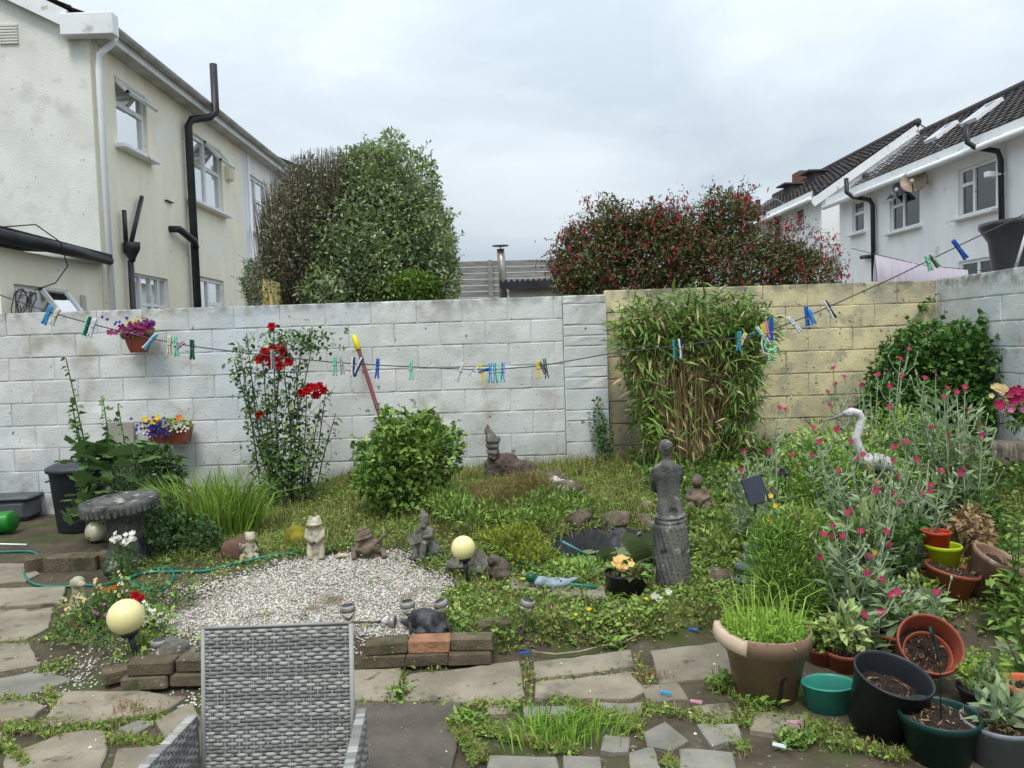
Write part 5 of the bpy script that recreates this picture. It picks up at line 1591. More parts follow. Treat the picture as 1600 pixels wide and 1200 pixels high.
# fallen pegs
for (px_, py_, c_, lb, rz_) in ((820, 1029, BLUE, 'blue peg fallen at the edge of the paving', .15), (1083, 967, BLUE, 'blue peg fallen in the grass below the draped statue', -.35), (1240, 1140, PNK, 'pink peg lying on the soil by the cracked pot', -.2), (1218, 1177, WHT, 'white peg lying on the soil near the slate pieces', -.5), (1040, 1093, CYAN, 'turquoise peg dropped between paving slabs', -.6), (1088, 1107, PNK, 'pink peg dropped between paving slabs', -.4)):
    p = G(px_, py_, .03); o = empty('clothes_peg', p, rz_, lb, 'peg', 'pegs fallen on the ground')
    for s_ in (-1, 1):
        b = MB(); b.box((0, s_ * .006, 0), (.05, .004, .008), Matrix.Rotation(s_ * .06, 3, 'Z'), .001); b.build('peg_arm', pegm(c_), o)
b = MB(); pts = [G(x, y, .028) for x, y in ((832, 1027), (868, 1031), (905, 1027), (940, 1018), (975, 1012), (1010, 1000))]; b.tube(pts, [.004, .005, .005, .004, .004, .003], 6)
tag(b.build('stick', pm('dry_stick', lin(160, 146, 122), lin(130, 116, 94), 20, .9)), 'thin pale stick lying along the edge of the paving', 'stick')

# clothes prop
o = orn('clothes_prop', Vector((-.95, 6.75, gz(-.95, 6.75))), 'thin maroon pole with yellow tip leaning on the white wall', 'pole', 0)
t1 = W(553, 524, 7.45) - o.location; t0 = W(632, 760, 6.75) - o.location; t0.z = 0
b = MB(); b.tube([t0, t0.lerp(t1, .93)], .019, 10); b.build('shaft', pm('maroon_paint', lin(110, 34, 44), lin(90, 60, 62), 5, .5), o)
b = MB(); b.tube([t0.lerp(t1, .9), t0.lerp(t1, .985), t1], [.027, .025, .016], 10); b.build('tip', pm('yellow_tip', lin(228, 206, 30), rough=.5), o)

# wall plate, solar panel, stump
b = MB(); b.box((0, -.02, 0), (.27, .03, .27), Matrix.Rotation(.03, 3, 'Y'), .006)
tag(b.build('wall_plate', pm('grey_board', lin(168, 164, 154), lin(150, 146, 136), 6, .9, .3), None, W(190, 680, WY - .02)), 'square grey board fixed to the white wall behind the hollyhock', 'board')
p = W(1180, 766, 4.55)
o = orn('solar_charger', Vector((p.x, p.y, gz(p.x, p.y))), 'small dark blue solar panel on a stake among the flowers', 'solar panel', 0)
mt = Matrix.Rotation(-.25, 3, 'Y') @ Matrix.Rotation(-.35, 3, 'X')
b = MB(); b.box((0, 0, p.z - o.location.z), (.125, .014, .165), mt, .004); b.build('panel', pm('panel_navy', lin(28, 34, 50), lin(24, 28, 42), 6, .15, spec=.6), o)
b = MB(); b.tube([(.0, .01, p.z - o.location.z - .06), (.01, .02, -.03)], .008, 6); b.build('stake', M_BLK, o)
p = G(1592, 745)
o = orn('tree_stump', p + Vector((.05, .2, 0)), 'grey weathered tree stump against the side wall', 'stump', 0)
b = MB(); b.lathe([(.17, -.05), (.14, .05), (.13, .2), (.125, .26), (.0, .255)], 26, wob=lambda w, z: 1 + .06 * math.sin(5 * w) + .03 * math.sin(13 * w)); b.build('trunk', pm('stump_bark', lin(138, 128, 116), lin(92, 84, 76), 6, .95, .6, 40, stretch=(6, 6, 1)), o)

# ------------------------------------------------------------------ pots


def pot(p, rt, rb, h, mat, label, rimh=.03, rimo=.008, soil=.85, tilt=0.0, taz=0.0, sx=1.0, rz=0.0, name='flower_pot', cat='pot', n=36, wob=None, sm=None):
    o = empty(name, p, rz, label, cat)
    mt = Matrix.Rotation(taz, 3, 'Z') @ Matrix.Rotation(tilt, 3, 'X') @ Matrix.Rotation(-taz, 3, 'Z')
    lift = rb * abs(math.sin(tilt)) * .95
    t = .006
    b = MB()
    prof = [(0, 0), (rb, 0), (lerp(rb, rt, (h - rimh) / h), h - rimh), (rt + rimo * .8, h - rimh + .002), (rt + rimo, h - .004), (rt + rimo - .003, h), (rt - t * .3, h), (rt - t, h - .01), (lerp(rb, rt, .5) - t, h * .5), (rb - t, .012), (0, .012)]
    b.lathe(prof, n, (0, 0, lift), sx=sx, mat=mt, wob=wob); body = b.build('pot_body', mat, o)
    if soil:
        rs = lerp(rb, rt, soil) - t * 1.1
        b = MB(); vs = [(0, 0, h * soil + .006)]; k = 5
        for i in range(1, k + 1):
            for j in range(24):
                a = 2 * PI * j / 24; r_ = rs * i / k
                vs.append((r_ * math.cos(a) * sx, r_ * math.sin(a), h * soil + random.uniform(-.008, .008)))
        vs = [mt @ Vector(v) + Vector((0, 0, lift)) for v in vs]
        fs = [(0, 1 + j, 1 + (j + 1) % 24) for j in range(24)] + [(1 + i * 24 + j, 1 + (i + 1) * 24 + j, 1 + (i + 1) * 24 + (j + 1) % 24, 1 + i * 24 + (j + 1) % 24) for i in range(k - 1) for j in range(24)]
        b.add(vs, fs); b.build('soil', sm or M_SOIL, o)
        # bits on the soil
        B_ = np.array([mt @ Vector((rs * .9 * math.sqrt(random.random()) * math.cos(q), rs * .9 * math.sqrt(random.random()) * math.sin(q), h * soil + .008)) + Vector((0, 0, lift)) for q in rng.uniform(0, 6.28, 60)])
        D_ = rdir(60, .2); me = leaf_mesh('litter', B_, D_, rng.uniform(.015, .04, 60), rng.uniform(.004, .01, 60), pm('dry_litter', lin(150, 128, 96), lin(96, 78, 56), 10, .9, island=.2))
        link('litter', me, o)['kind'] = 'stuff'
    return o


# cracked taupe pot
cp = G(1212, 1106)
pt = pot(cp + Vector((0, .12, 0)), .185, .125, .30, M_TAUPE, 'large taupe plastic pot with cracked side and broken bleached rim, full of grass', .075, .006, .9,
         wob=lambda w, z: 1 + (.006 * math.cos(22 * w) if .09 < z < .23 else 0))
b = MB()
vs = []
for i in range(13):                                          # broken rim piece
    a = PI * .92 + i * .095
    for (r_, z_) in ((.195, .232), (.222, .255), (.214, .302), (.188, .306)): vs.append((r_ * math.cos(a), r_ * math.sin(a), z_ + .014 - .02 * i / 12))
b.add(vs, [(i * 4 + j, (i + 1) * 4 + j, (i + 1) * 4 + (j + 1) % 4, i * 4 + (j + 1) % 4) for i in range(12) for j in range(4)] + [(0, 1, 2, 3), (51, 50, 49, 48)], True)
b.build('broken_rim', M_TAUPEL, pt)
a = -PI / 2 + .1
b = MB(); vs = []
for i, (w_, z_) in enumerate(((-.03, -.002), (.03, -.002), (-.022, .07), (.028, .07), (-.016, .12), (.03, .12), (.02, .138), (.07, .142))):
    r_ = .1265 + .2 * max(0, z_) * .95 + .004
    vs.append((r_ * math.cos(a + w_ * 2.2), r_ * math.sin(a + w_ * 2.2), z_))
b.add(vs, [(0, 1, 3, 2), (2, 3, 5, 4), (4, 5, 7, 6)]); b.build('crack', pm('crack_gap', lin(24, 20, 18), rough=1), pt)
pot(G(1306, 1120) + Vector((0, .07, 0)), .082, .068, .115, M_TEALP, 'teal oval plastic planter, empty, between the taupe pot and black bucket', .008, .003, .25, sx=1.32)
pot(G(1400, 1168) + Vector((-.005, .12, 0)), .14, .115, .235, M_BLK, 'tilted black plastic bucket half full of dry soil', .012, .006, .62, tilt=.28, taz=.5)
gp = G(1492, 1207)
pot(gp + Vector((0, .1, 0)), .135, .1, .17, M_DGREEN, 'dark green hanging basket pot with dry soil and wire hook', .03, .005, .86)
b = MB(); q = gp + Vector((0, .1, .14)); b.tube([q + Vector((-.004, -.02, 0)), q + Vector((0, -.01, .2)), q + Vector((-.02, .0, .32)), q + Vector((-.034, -.005, .345)), q + Vector((-.036, -.02, .32))], [.002, .002, .005, .006, .005], 6)
tag(b.build('wire_hanger', M_DGREEN), 'upright plastic hanger hook of the dark green basket', 'hook')
tp_ = G(1480, 1098)
pot(tp_ + Vector((0, .22, .03)), .128, .1, .18, M_TERRAP, 'terracotta plastic pot tipped towards the camera with soil inside', .03, .006, .45, tilt=.85, taz=-.15)
pot(tp_ + Vector((.0, .20, .035)), .098, .08, .1, M_TERRAP, 'smaller terracotta pot nested in the tipped pot', .02, .004, .5, tilt=.85, taz=-.15)
pot(G(1580, 1212) + Vector((.02, .1, 0)), .12, .09, .15, M_GREYP, 'grey plastic pot with a sage seedling', .02, .006, .85)
pot(G(1610, 1130) + Vector((.03, .05, 0)), .09, .065, .14, M_ORANGE, 'bright orange clay pot at the end of the row', .035, .008, .8)
pot(G(1562, 1118) + Vector((-.03, .05, 0)), .1, .08, .1, M_BLK, 'low black pot of weeds behind the dark green basket', .02, .005, .85)
lp_ = G(1562, 1085)
pot(lp_ + Vector((0, .08, 0)), .1, .085, .06, M_LIME, 'shallow lime green bowl holding an upturned seed pot', .01, .006, .3)
o = orn('seed_pot', lp_ + Vector((-.02, .06, .03)), 'small grey upturned pot with holes in the lime bowl', 'pot', 0)
mt = Matrix.Rotation(.35, 3, 'X')
b = MB(); b.lathe([(.06, 0), (.045, .075), (.042, .08), (0, .08)], 20, mat=mt); b.build('pot_body', M_GREYP, o)
for i in range(9):
    a = i * 2 * PI / 8; r_ = .028 if i < 8 else 0
    b = MB(); b.lathe([(.009, .0805), (.009, .087), (.006, .087), (.006, .0815), (0, .0815)], 10, mt @ Vector((r_ * math.cos(a), r_ * math.sin(a), 0)), mat=mt); b.build('drain_hole', M_BLK if i % 2 else M_GREYP, o)
pot(G(1335, 1058) + Vector((0, .09, 0)), .09, .07, .09, M_TERRAP, 'low terracotta pot of variegated leaves behind the teal planter', .02, .005, .9)
pot(G(1300, 1050) + Vector((0, .1, 0)), .07, .055, .08, M_TERRAP, 'small terracotta pot half hidden behind the taupe pot', .02, .005, .9)
pot(G(1420, 1030) + Vector((0, .12, 0)), .15, .11, .11, M_TERRAP, 'wide terracotta bowl behind the black bucket', .02, .008, .9)
yp = G(1458, 912)
pot(yp + Vector((0, -.1, .1)), .09, .074, .15, M_LIME, 'lime green pot standing on the terracotta bowl under the silver plants', .022, .005, .5)
pot(yp + Vector((-.03, -.09, .195)), .07, .058, .13, pm('red_plastic', lin(190, 62, 34), lin(170, 52, 28), 5, .5), 'red-orange pot stacked in the lime green pot', .015, .004, .8)
pot(G(1496, 945) + Vector((0, .1, 0)), .13, .095, .15, M_TERRAP, 'terracotta pot of tiny yellow flowers leaning by the brown pot', .02, .006, .9, tilt=.2, taz=1.2)
pot(Vector((yp.x, yp.y - .1, gz(yp.x, yp.y - .1) - .02)), .13, .1, .12, M_TERRAP, 'terracotta bowl carrying the lime green pot', .02, .006, .9)
pot(G(1550, 945) + Vector((0, .1, 0)), .13, .1, .22, pm('brown_plastic', lin(150, 118, 100), lin(130, 100, 86), 5, .6, speck=(lin(180, 160, 146), 6, .62, .1)), 'pinkish brown pot tilted on its side below the stump', .03, .006, .8, tilt=.45, taz=.9)
pot(G(1530, 880) + Vector((0, .2, 0)), .1, .075, .2, pm('white_terra', lin(196, 186, 178), lin(160, 110, 90), 5, .7), 'pale peeling pot behind the terracotta pot', .03, .006, .85)
# black pot of primula at the pond
kp = Vector((P(982, 932, .12).x, P(982, 932, .12).y + .06, .12))
pk = pot(kp, .125, .105, .125, M_BLK, 'black plastic pot of yellow and pink primula on the pond rim', .012, .005, .85)
for a in (.4, 2.0, 3.6, 5.2):
    b = MB(); b.box((.09 * math.cos(a), .09 * math.sin(a), -.012), (.03, .03, .03), a, .004); b.build('foot', M_BLK, pk)
# ------------------------------------------------------------------ vegetation
ML_TREE = leafm('tree_leaf', lin(178, 188, 148), lin(108, 128, 88), .42)
ML_LIGHT = leafm('light_tree_leaf', lin(160, 184, 92), lin(112, 148, 60), .3)
ML_BROWN = leafm('dull_olive_leaf', lin(136, 130, 98), lin(92, 88, 66), .35)
ML_FUCH = leafm('fuchsia_leaf', lin(106, 112, 64), lin(92, 66, 48), .35)
ML_BUSH = leafm('rugosa_leaf', lin(154, 178, 84), lin(78, 116, 48), .42)
ML_IVY = leafm('ivy_leaf', lin(100, 138, 62), lin(54, 92, 38), .35)
ML_ROSE = leafm('rose_leaf', lin(98, 124, 74), lin(60, 88, 50), .3)
ML_HOLLY = leafm('hollyhock_leaf', lin(122, 150, 90), lin(78, 112, 62), .25)
ML_SWORD = leafm('sword_leaf', lin(150, 184, 76), lin(104, 146, 50), .25)
ML_GRASS = leafm('grass_blade', lin(160, 170, 92), lin(108, 130, 58), .35, .3)
ML_DRY = leafm('dry_grass_blade', lin(182, 156, 114), lin(144, 114, 80), .3, .25)
ML_WEED = leafm('weed_leaf', lin(154, 172, 88), lin(86, 114, 48), .42)
ML_BAM = leafm('bamboo_leaf', lin(140, 166, 82), lin(84, 120, 54), .3)
ML_BAMD = leafm('dry_bamboo_leaf', lin(208, 192, 146), lin(172, 152, 106), .25)
M_CANE = pm('bamboo_cane', lin(186, 162, 120), lin(134, 112, 80), 8, .6, island=.25)
M_TWIG = pm('bare_twig', lin(112, 98, 88), lin(80, 70, 66), 8, .9, island=.2)
M_STEMG = pm('green_stem', lin(98, 126, 62), lin(74, 98, 48), 8, .7)
M_SILV = pm('silver_stem', lin(178, 188, 160), lin(146, 160, 128), 9, .9, island=.12, trans=.1)
ML_SILV = leafm('silver_leaf', lin(158, 174, 134), lin(112, 136, 92), .3, .2, .9)
ML_VARI = leafm('variegated_leaf', lin(196, 206, 140), lin(120, 152, 78), .25)
ML_FERN = leafm('feathery_leaf', lin(160, 190, 92), lin(104, 142, 56), .35)


def flm(name, c, c2=None, t=.25): return pm('petal_' + name, lin(*c), lin(*(c2 or c)), 20, .6, island=.12, trans=t)


F_RED = flm('red', (206, 26, 30), (160, 14, 24)); F_MAG = flm('magenta', (180, 16, 84), (146, 10, 66), .12); F_PINK = flm('pink', (230, 150, 196), (216, 120, 176)); F_WHITE = flm('white', (240, 238, 228), (226, 222, 208))
F_YEL = flm('yellow', (240, 206, 40), (226, 180, 24)); F_ORG = flm('orange', (232, 130, 28), (210, 100, 20)); F_PURP = flm('purple', (112, 44, 150), (90, 34, 124)); F_BLUEV = flm('blue_violet', (76, 62, 170), (60, 48, 140))
F_CRIM = flm('fuchsia_red', (190, 40, 58), (150, 26, 46)); F_CREAM = flm('cream', (236, 222, 170), (224, 200, 140)); F_PETU = flm('petunia', (158, 28, 104), (128, 18, 84)); F_BRONZE = flm('bronze', (150, 60, 30), (120, 40, 24))


def flower_mesh(name, mat, r, petals=5, cup=.25, double=False, centre=None):
    b = MB()
    layers = [(r, 0, cup, petals)] + ([(r * .75, .4, cup + .45, petals), (r * .5, .8, cup + .9, petals)] if double else [])
    for (rr, ph, cp_, k) in layers:
        for i in range(k):
            a = 2 * PI * i / k + ph; w = 2 * PI / k * .62
            def pt_(t, da, lift): return (rr * t * math.cos(a + da), rr * t * math.sin(a + da), rr * lift)
            b.add([(0, 0, 0), pt_(.55, -w * .8, cp_ * .4), pt_(1, -w * .45, cp_), pt_(1.02, w * .45, cp_), pt_(.55, w * .8, cp_ * .4), pt_(.5, 0, cp_ * .3 - .05)], [(0, 1, 5), (1, 2, 3, 5), (5, 3, 4), (0, 5, 4)], False)
    if centre:
        b.mi = 1; b.ell((0, 0, r * cup * .3), (r * .22, r * .22, r * .16), 8, 5)
    return b.mesh(name, [mat, centre] if centre else mat)


def put_flower(me, parent, p, d, name='flower'):
    q = Vector(d).to_track_quat('Z', 'Y').to_euler()
    o = link(name, me, parent, p, q); return o


def local(pts, o): return np.asarray(pts) - np.array(o)[None]


def shrub(name, label, cat, base, blobs, n, L, Wd, mat, surf=.6, up=.3, stems=0, sm=None, sr=.012, group=None, spread=.7):
    """blobs in world coordinates; leaves in one foliage part, branches from the base"""
    base = Vector(base); o = empty(name, base, 0, label, cat, group)
    if n > 1000: blobs = blobs + [((c[0] + r[0] * random.uniform(-.85, .85), c[1] + r[1] * random.uniform(-.8, .5), c[2] + r[2] * random.uniform(-.6, .9)), (r[0] * .3, r[1] * .3, r[2] * .3)) for c, r in blobs for _ in range(7)]
    Pn, Dn = blob_points(blobs, n, surf)
    D_ = unit(Dn * spread + rdir(n) * .8 + np.array([[0, 0, up]]))
    link('foliage', leaf_mesh('foliage', local(Pn, base), D_, rng.uniform(.65, 1.25, n) * L, rng.uniform(.7, 1.2, n) * Wd, mat), o)
    if n > 3000 and L >= .05:
        sprigs(o, base, blobs[:max(5, len(blobs) // 8)], 70, L * 3.4, L, Wd, [mat, mat], sm or M_TWIG, .6, .2, 9, .003)
    if stems:
        ps = []
        T, _ = blob_points(blobs, stems, .3)
        for t in local(T, base):
            t = Vector(t); m_ = Vector((t.x * .35 + random.uniform(-.05, .05), t.y * .35, t.z * .5))
            ps.append(([Vector((random.uniform(-.04, .04), random.uniform(-.03, .03), -.03)), m_, t], sr, sr * .3))
        stems_mb(ps).build('stems', sm or M_TWIG, o)
    return o


def sprigs(parent, base, blobs, n, ln, L, Wd, mats, smat, up=.6, droop=0.0, per=16, r0=.004):
    """shoots that break the outline: a bent twig from just inside the crown with leaves along it"""
    P0, D0 = blob_points(blobs, n * 2, 1.0)
    keep = (D0[:, 2] > -.15) & (D0[:, 1] < .6); P0 = P0[keep][:n]; D0 = D0[keep][:n]
    ps = []; B_ = []; Dl = []
    for p_, d_ in zip(local(P0, base), D0):
        l_ = ln * random.uniform(.4, 1.15)
        d = Vector(d_) * .7 + Vector((random.gauss(0, .35), random.gauss(0, .3), up)); d.normalize()
        a = Vector(p_) - d * l_ * .5; m_ = a + d * l_ * .7; e = m_ + (d + Vector((random.gauss(0, .3), random.gauss(0, .3), -droop))).normalized() * l_ * .7
        ps.append(([a, m_, e], r0, r0 * .35))
        for k_ in range(per):
            t = k_ / per; q = a.lerp(m_, t * 2) if t < .5 else m_.lerp(e, t * 2 - 1)
            B_.append(tuple(q)); Dl.append(tuple(d * .5 + Vector((random.gauss(0, .7), random.gauss(0, .7), random.gauss(.1, .5)))))
    k = len(B_)
    stems_mb(ps, 4).build('shoots', smat, parent)['kind'] = 'stuff'
    link('shoot_leaves', leaf_mesh('shoot_leaves', np.array(B_), np.array(Dl), rng.uniform(.6, 1.2, k) * L, rng.uniform(.7, 1.2, k) * Wd, mats, mi=rng.integers(0, len(mats), k)), parent)
    return ps


def EL(px0, py0, px1, py1, Y, dy=None, rel=.97):
    """ellipsoid spanning a rectangle of directions at depth Y"""
    a, b_ = W(px0, py0, Y), W(px1, py1, Y)
    return (((a.x + b_.x) / 2, Y, (a.z + b_.z) / 2), (abs(b_.x - a.x) / 2 * rel, dy or abs(b_.x - a.x) / 2 * rel, abs(a.z - b_.z) / 2 * rel))


# ---- trees behind the wall
tb = W(610, 480, 9.9); tb.z = 0
tr = empty('pittosporum_tree', tb, 0, 'rounded green small-leaved tree behind the white wall', 'tree')
blobs = [EL(470, 260, 715, 520, 9.95, 1.0), EL(505, 240, 650, 400, 9.9, .7), EL(560, 232, 690, 360, 9.9, .6), EL(600, 300, 715, 470, 9.9, .7), EL(510, 330, 640, 490, 9.7, .7), EL(630, 370, 722, 500, 9.8, .6), EL(530, 228, 625, 330, 10.0, .5), EL(470, 400, 600, 500, 9.5, .5), EL(560, 380, 680, 520, 9.8, .9)]
blobs += [((c[0] + r[0] * random.uniform(-.8, .8), c[1] + random.uniform(-.6, .1), c[2] + r[2] * random.uniform(-.7, .85)), (.16, .16, .15)) for c, r in blobs for _ in range(5)]
n = 46000
Pn, Dn = blob_points(blobs, n, .5)
D_ = unit(Dn * .6 + rdir(n) * .8 + np.array([[0, 0, .35]]))
cr = link('crown', leaf_mesh('crown', local(Pn, tb), D_, rng.uniform(.04, .085, n), rng.uniform(.022, .04, n), [ML_TREE, ML_LIGHT], mi=(rng.uniform(size=n) < .16).astype(int)), tr)
k = 2600
Pn, Dn = blob_points([EL(575, 425, 690, 475, 9.25, .3)], k, .7)
link('low_foliage', leaf_mesh('low_foliage', local(Pn, tb), unit(Dn + rdir(k) + np.array([[0, 0, .5]])), rng.uniform(.04, .08, k), .035, ML_BUSH), tr)
sprigs(tr, tb, blobs[:9], 260, .26, .06, .03, [ML_TREE, ML_TREE, ML_LIGHT], M_TWIG, .9)
ps = []
for px_, py_ in ((645, 330), (662, 340), (600, 270), (560, 260), (690, 380), (630, 300), (575, 310), (700, 410)):
    t = W(px_, py_, 9.75) - tb; ps.append(([Vector((t.x * .3, 0, -.05)), Vector((t.x * .75, -.1, t.z * .45)), Vector((t.x, -.12, t.z))], .045, .008))
stems_mb(ps, 6).build('trunk', M_TWIG, tr)

tb = W(470, 480, 9.6); tb.z = 0
tr = empty('dying_tree', tb, 0, 'dark twiggy half-dead tree against the cream house', 'tree')
ps = []
for i in range(520):
    t = random.random(); top = W(400 + 150 * t + random.gauss(0, 8), 0, 9.6)
    px_ = random.uniform(398, 545); ytop = float(np.interp(px_, [398, 420, 445, 470, 500, 545], [330, 285, 258, 238, 236, 232])) + abs(random.gauss(0, 28)) - 8
    T = W(px_, ytop, 9.6 + random.uniform(-.45, .45)) - tb
    T.x += random.gauss(0, .05)
    b0 = Vector((T.x * .35 + random.uniform(-.1, .1), random.uniform(-.2, .2), .9 + random.uniform(-.3, .8)))
    m_ = b0.lerp(T, .55) + Vector((T.x * .12, random.uniform(-.05, .05), 0))
    ps.append(([b0, m_, T], random.uniform(.005, .009), .002))
for i in range(14):
    a = random.uniform(-.9, .9); ps.append(([Vector((a * .15, 0, -.05)), Vector((a * .4, random.uniform(-.2, .2), .8)), Vector((a * .7, random.uniform(-.3, .3), 1.9))], .035, .012))
stems_mb(ps, 4).build('trunk', M_TWIG, tr)
blobs = [EL(400, 290, 520, 480, 9.6, .55), EL(430, 245, 540, 420, 9.6, .5), EL(385, 400, 470, 490, 9.5, .4), EL(500, 240, 560, 480, 9.6, .5)]
n = 15000; Pn, Dn = blob_points(blobs, n, .4)
link('crown', leaf_mesh('crown', local(Pn, tb), unit(rdir(n) + np.array([[0, 0, .8]])), rng.uniform(.03, .07, n), rng.uniform(.012, .026, n), [ML_BROWN, ML_TREE], mi=(rng.uniform(size=n) < .25).astype(int)), tr)
shrub('conifer_shrub', 'small dark green shrub at the foot of the cream house', 'shrub', W(400, 490, 10.2) * 1.0 - ZV * W(400, 490, 10.2).z, [EL(378, 405, 425, 490, 10.2, .25), EL(385, 430, 440, 500, 10.2, .3)], 3500, .05, .012, ML_IVY, stems=12)

# ---- fuchsia
fbs = W(1070, 470, 8.9); fbs.z = 0
fu = empty('fuchsia_bush', fbs, 0, 'spreading fuchsia bush with red flowers above the yellow wall', 'bush')
blobs = [EL(862, 335, 1120, 500, 8.9, .6), EL(1000, 352, 1225, 510, 8.85, .6), EL(985, 318, 1060, 400, 8.9, .35), EL(862, 345, 985, 480, 8.9, .5), EL(915, 312, 1000, 430, 8.9, .4), EL(960, 335, 1110, 480, 8.9, .6), EL(1080, 365, 1240, 480, 8.8, .5), EL(1030, 320, 1150, 420, 9.0, .4), EL(1190, 405, 1318, 480, 8.8, .4), EL(1090, 300, 1190, 370, 9.0, .3), EL(1215, 385, 1285, 430, 8.9, .25), EL(860, 400, 960, 480, 8.7, .4)]
blobs += [((c[0] + r[0] * random.uniform(-.75, .75), c[1] + random.uniform(-.3, .1), c[2] + r[2] * random.uniform(-.5, .75)), (.13, .12, .12)) for c, r in blobs for _ in range(6)]
n = 30000; Pn, Dn = blob_points(blobs, n, .3)
link('foliage', leaf_mesh('foliage', local(Pn, fbs), unit(Dn * .4 + rdir(n) + np.array([[0, 0, .15]])), rng.uniform(.035, .075, n), rng.uniform(.018, .032, n), [ML_FUCH, ML_IVY, ML_BROWN], mi=rng.choice(3, n, p=[.6, .2, .2])), fu)
ps = []; tips = []
for i in range(130):
    px_ = random.uniform(858, 1320); yt = float(np.interp(px_, [858, 900, 940, 990, 1040, 1100, 1160, 1200, 1260, 1320], [420, 330, 305, 345, 320, 300, 298, 345, 335, 420])) + abs(random.gauss(0, 22)) - 10
    T = W(px_, yt, 8.9 + random.uniform(-.35, .3)) - fbs
    b0 = Vector((T.x * .6, random.uniform(-.2, .2), 1.5)); m_ = b0.lerp(T, .6) + Vector((random.uniform(-.1, .1), random.uniform(-.1, .1), .12))
    E = T + Vector((random.uniform(-.12, .12), random.uniform(-.1, .1), -.03))
    ps.append(([b0, m_, T, E], .005, .0015)); tips.append((m_, T, E))
for i in range(10): a = random.uniform(-1.2, 1.2); ps.append(([Vector((a * .3, 0, -.05)), Vector((a * .7, 0, .8)), Vector((a, 0, 1.6))], .03, .012))
stems_mb(ps, 4).build('branches', pm('reddish_twig', lin(120, 84, 66), lin(90, 62, 52), 8, .9, island=.2), fu)
B_ = []; 
for m_, T, E in tips:
    for _ in range(48):
        t = random.random(); q = m_.lerp(T, t * 1.1); B_.append((q.x + random.gauss(0, .04), q.y + random.gauss(0, .05), q.z + random.gauss(0, .04)))
B_ = np.array(B_); k = len(B_)
link('tip_leaves', leaf_mesh('tip_leaves', B_, unit(rdir(k) + np.array([[0, 0, .2]])), rng.uniform(.025, .05, k), .016, [ML_FUCH, ML_BROWN], mi=(rng.uniform(size=k) < .3).astype(int)), fu)
Pn, Dn = blob_points(blobs, 560, .95)
Pn = Pn[Pn[:, 1] < 9.1]
tp2 = np.array([list(t[1] + Vector((random.gauss(0, .06), random.gauss(0, .06), random.gauss(-.03, .05)))) for t in tips for _ in range(2)])
Bf = np.concatenate([local(Pn, fbs) + np.array([[0, -.04, 0]]), tp2]); k = len(Bf)
dn = unit(np.array([[0, 0, -1.0]]) + rng.normal(size=(k, 3)) * .25)
Bf2 = np.concatenate([Bf, Bf + np.array([[.004, 0, 0]])]); dn2 = np.concatenate([dn, unit(dn + rng.normal(size=(k, 3)) * .3)])
bl = link('blossoms', leaf_mesh('blossoms', Bf2, dn2, rng.uniform(.045, .085, 2 * k), .02, F_CRIM, .4, .0), fu); bl['kind'] = 'stuff'

fps = sprigs(fu, fbs, blobs[:12], 230, .36, .05, .022, [ML_FUCH, ML_FUCH, ML_BROWN], M_TWIG, .7, .9, 18)
fl2 = np.array([tuple(q[0][2] + Vector((random.gauss(0, .05), random.gauss(0, .05), -.01))) for q in fps for _ in range(1)]); k = len(fl2)
link('shoot_blossoms', leaf_mesh('shoot_blossoms', fl2, unit(np.array([[0, 0, -1.0]]) + rng.normal(size=(k, 3)) * .3), rng.uniform(.045, .085, k), .022, F_CRIM, .4, .0), fu)['kind'] = 'stuff'
# ---- bamboo against the yellow wall
bb = Vector((1.66, 7.25, gz(1.66, 7.25)))
bm = empty('bamboo_clump', bb, 0, 'dense clump of bamboo with tan canes against the yellow wall', 'bamboo')
ps = []
for i in range(330):
    x = random.uniform(-.6, .6); y = random.uniform(-.28, .22); h_ = random.uniform(.95, 1.5)
    ps.append(([Vector((x * .62, y, -.05)), Vector((x * .84 + random.gauss(0, .02), y * 1.1 - .02, h_ * .5)), Vector((x * 1.08 + random.gauss(0, .05), y * 1.25 - .05, h_))], .0055, .003))
cn = stems_mb(ps, 4).build('canes', M_CANE, bm); cn['kind'] = 'stuff'
n = 6200
t = rng.uniform(size=n); zz = np.where(t < .55, rng.normal(1.27, .18, n), rng.uniform(.12, 1.3, n))
xx = rng.uniform(-.78, .80, n); yy = rng.uniform(-.42, .1, n)
edge = (t > .55) & (rng.uniform(size=n) < .8); xx = np.where(edge, np.where(rng.uniform(size=n) < .4, rng.uniform(-.76, -.48, n), rng.uniform(.42, .78, n)), xx)
zz = np.minimum(zz, 1.58 - .3 * (np.abs(xx) / .8) ** 3 + rng.normal(0, .07, n))
xx = xx * .84 * (.66 + .34 * np.clip(zz / 1.2, 0, 1)) + rng.normal(0, .035, n)
D_ = unit(np.stack([rng.normal(0, .8, n), rng.normal(-.5, .6, n), rng.normal(-.1, .7, n)], 1))
link('leaves', leaf_mesh('leaves', np.stack([xx, yy, zz], 1), D_, rng.uniform(.09, .21, n), rng.uniform(.016, .032, n), [ML_BAM, ML_BAMD], .15, .2, mi=(rng.uniform(size=n) < .13).astype(int)), bm)
k = 600; link('dry_leaves', leaf_mesh('dry_leaves', np.stack([rng.uniform(-.52, .52, k), rng.uniform(-.38, -.1, k), rng.uniform(.2, 1.15, k)], 1), unit(np.stack([rng.normal(0, .4, k), rng.normal(-.3, .3, k), rng.normal(-.8, .5, k)], 1)), rng.uniform(.08, .2, k), .012, ML_BAMD, .15, .2), bm)

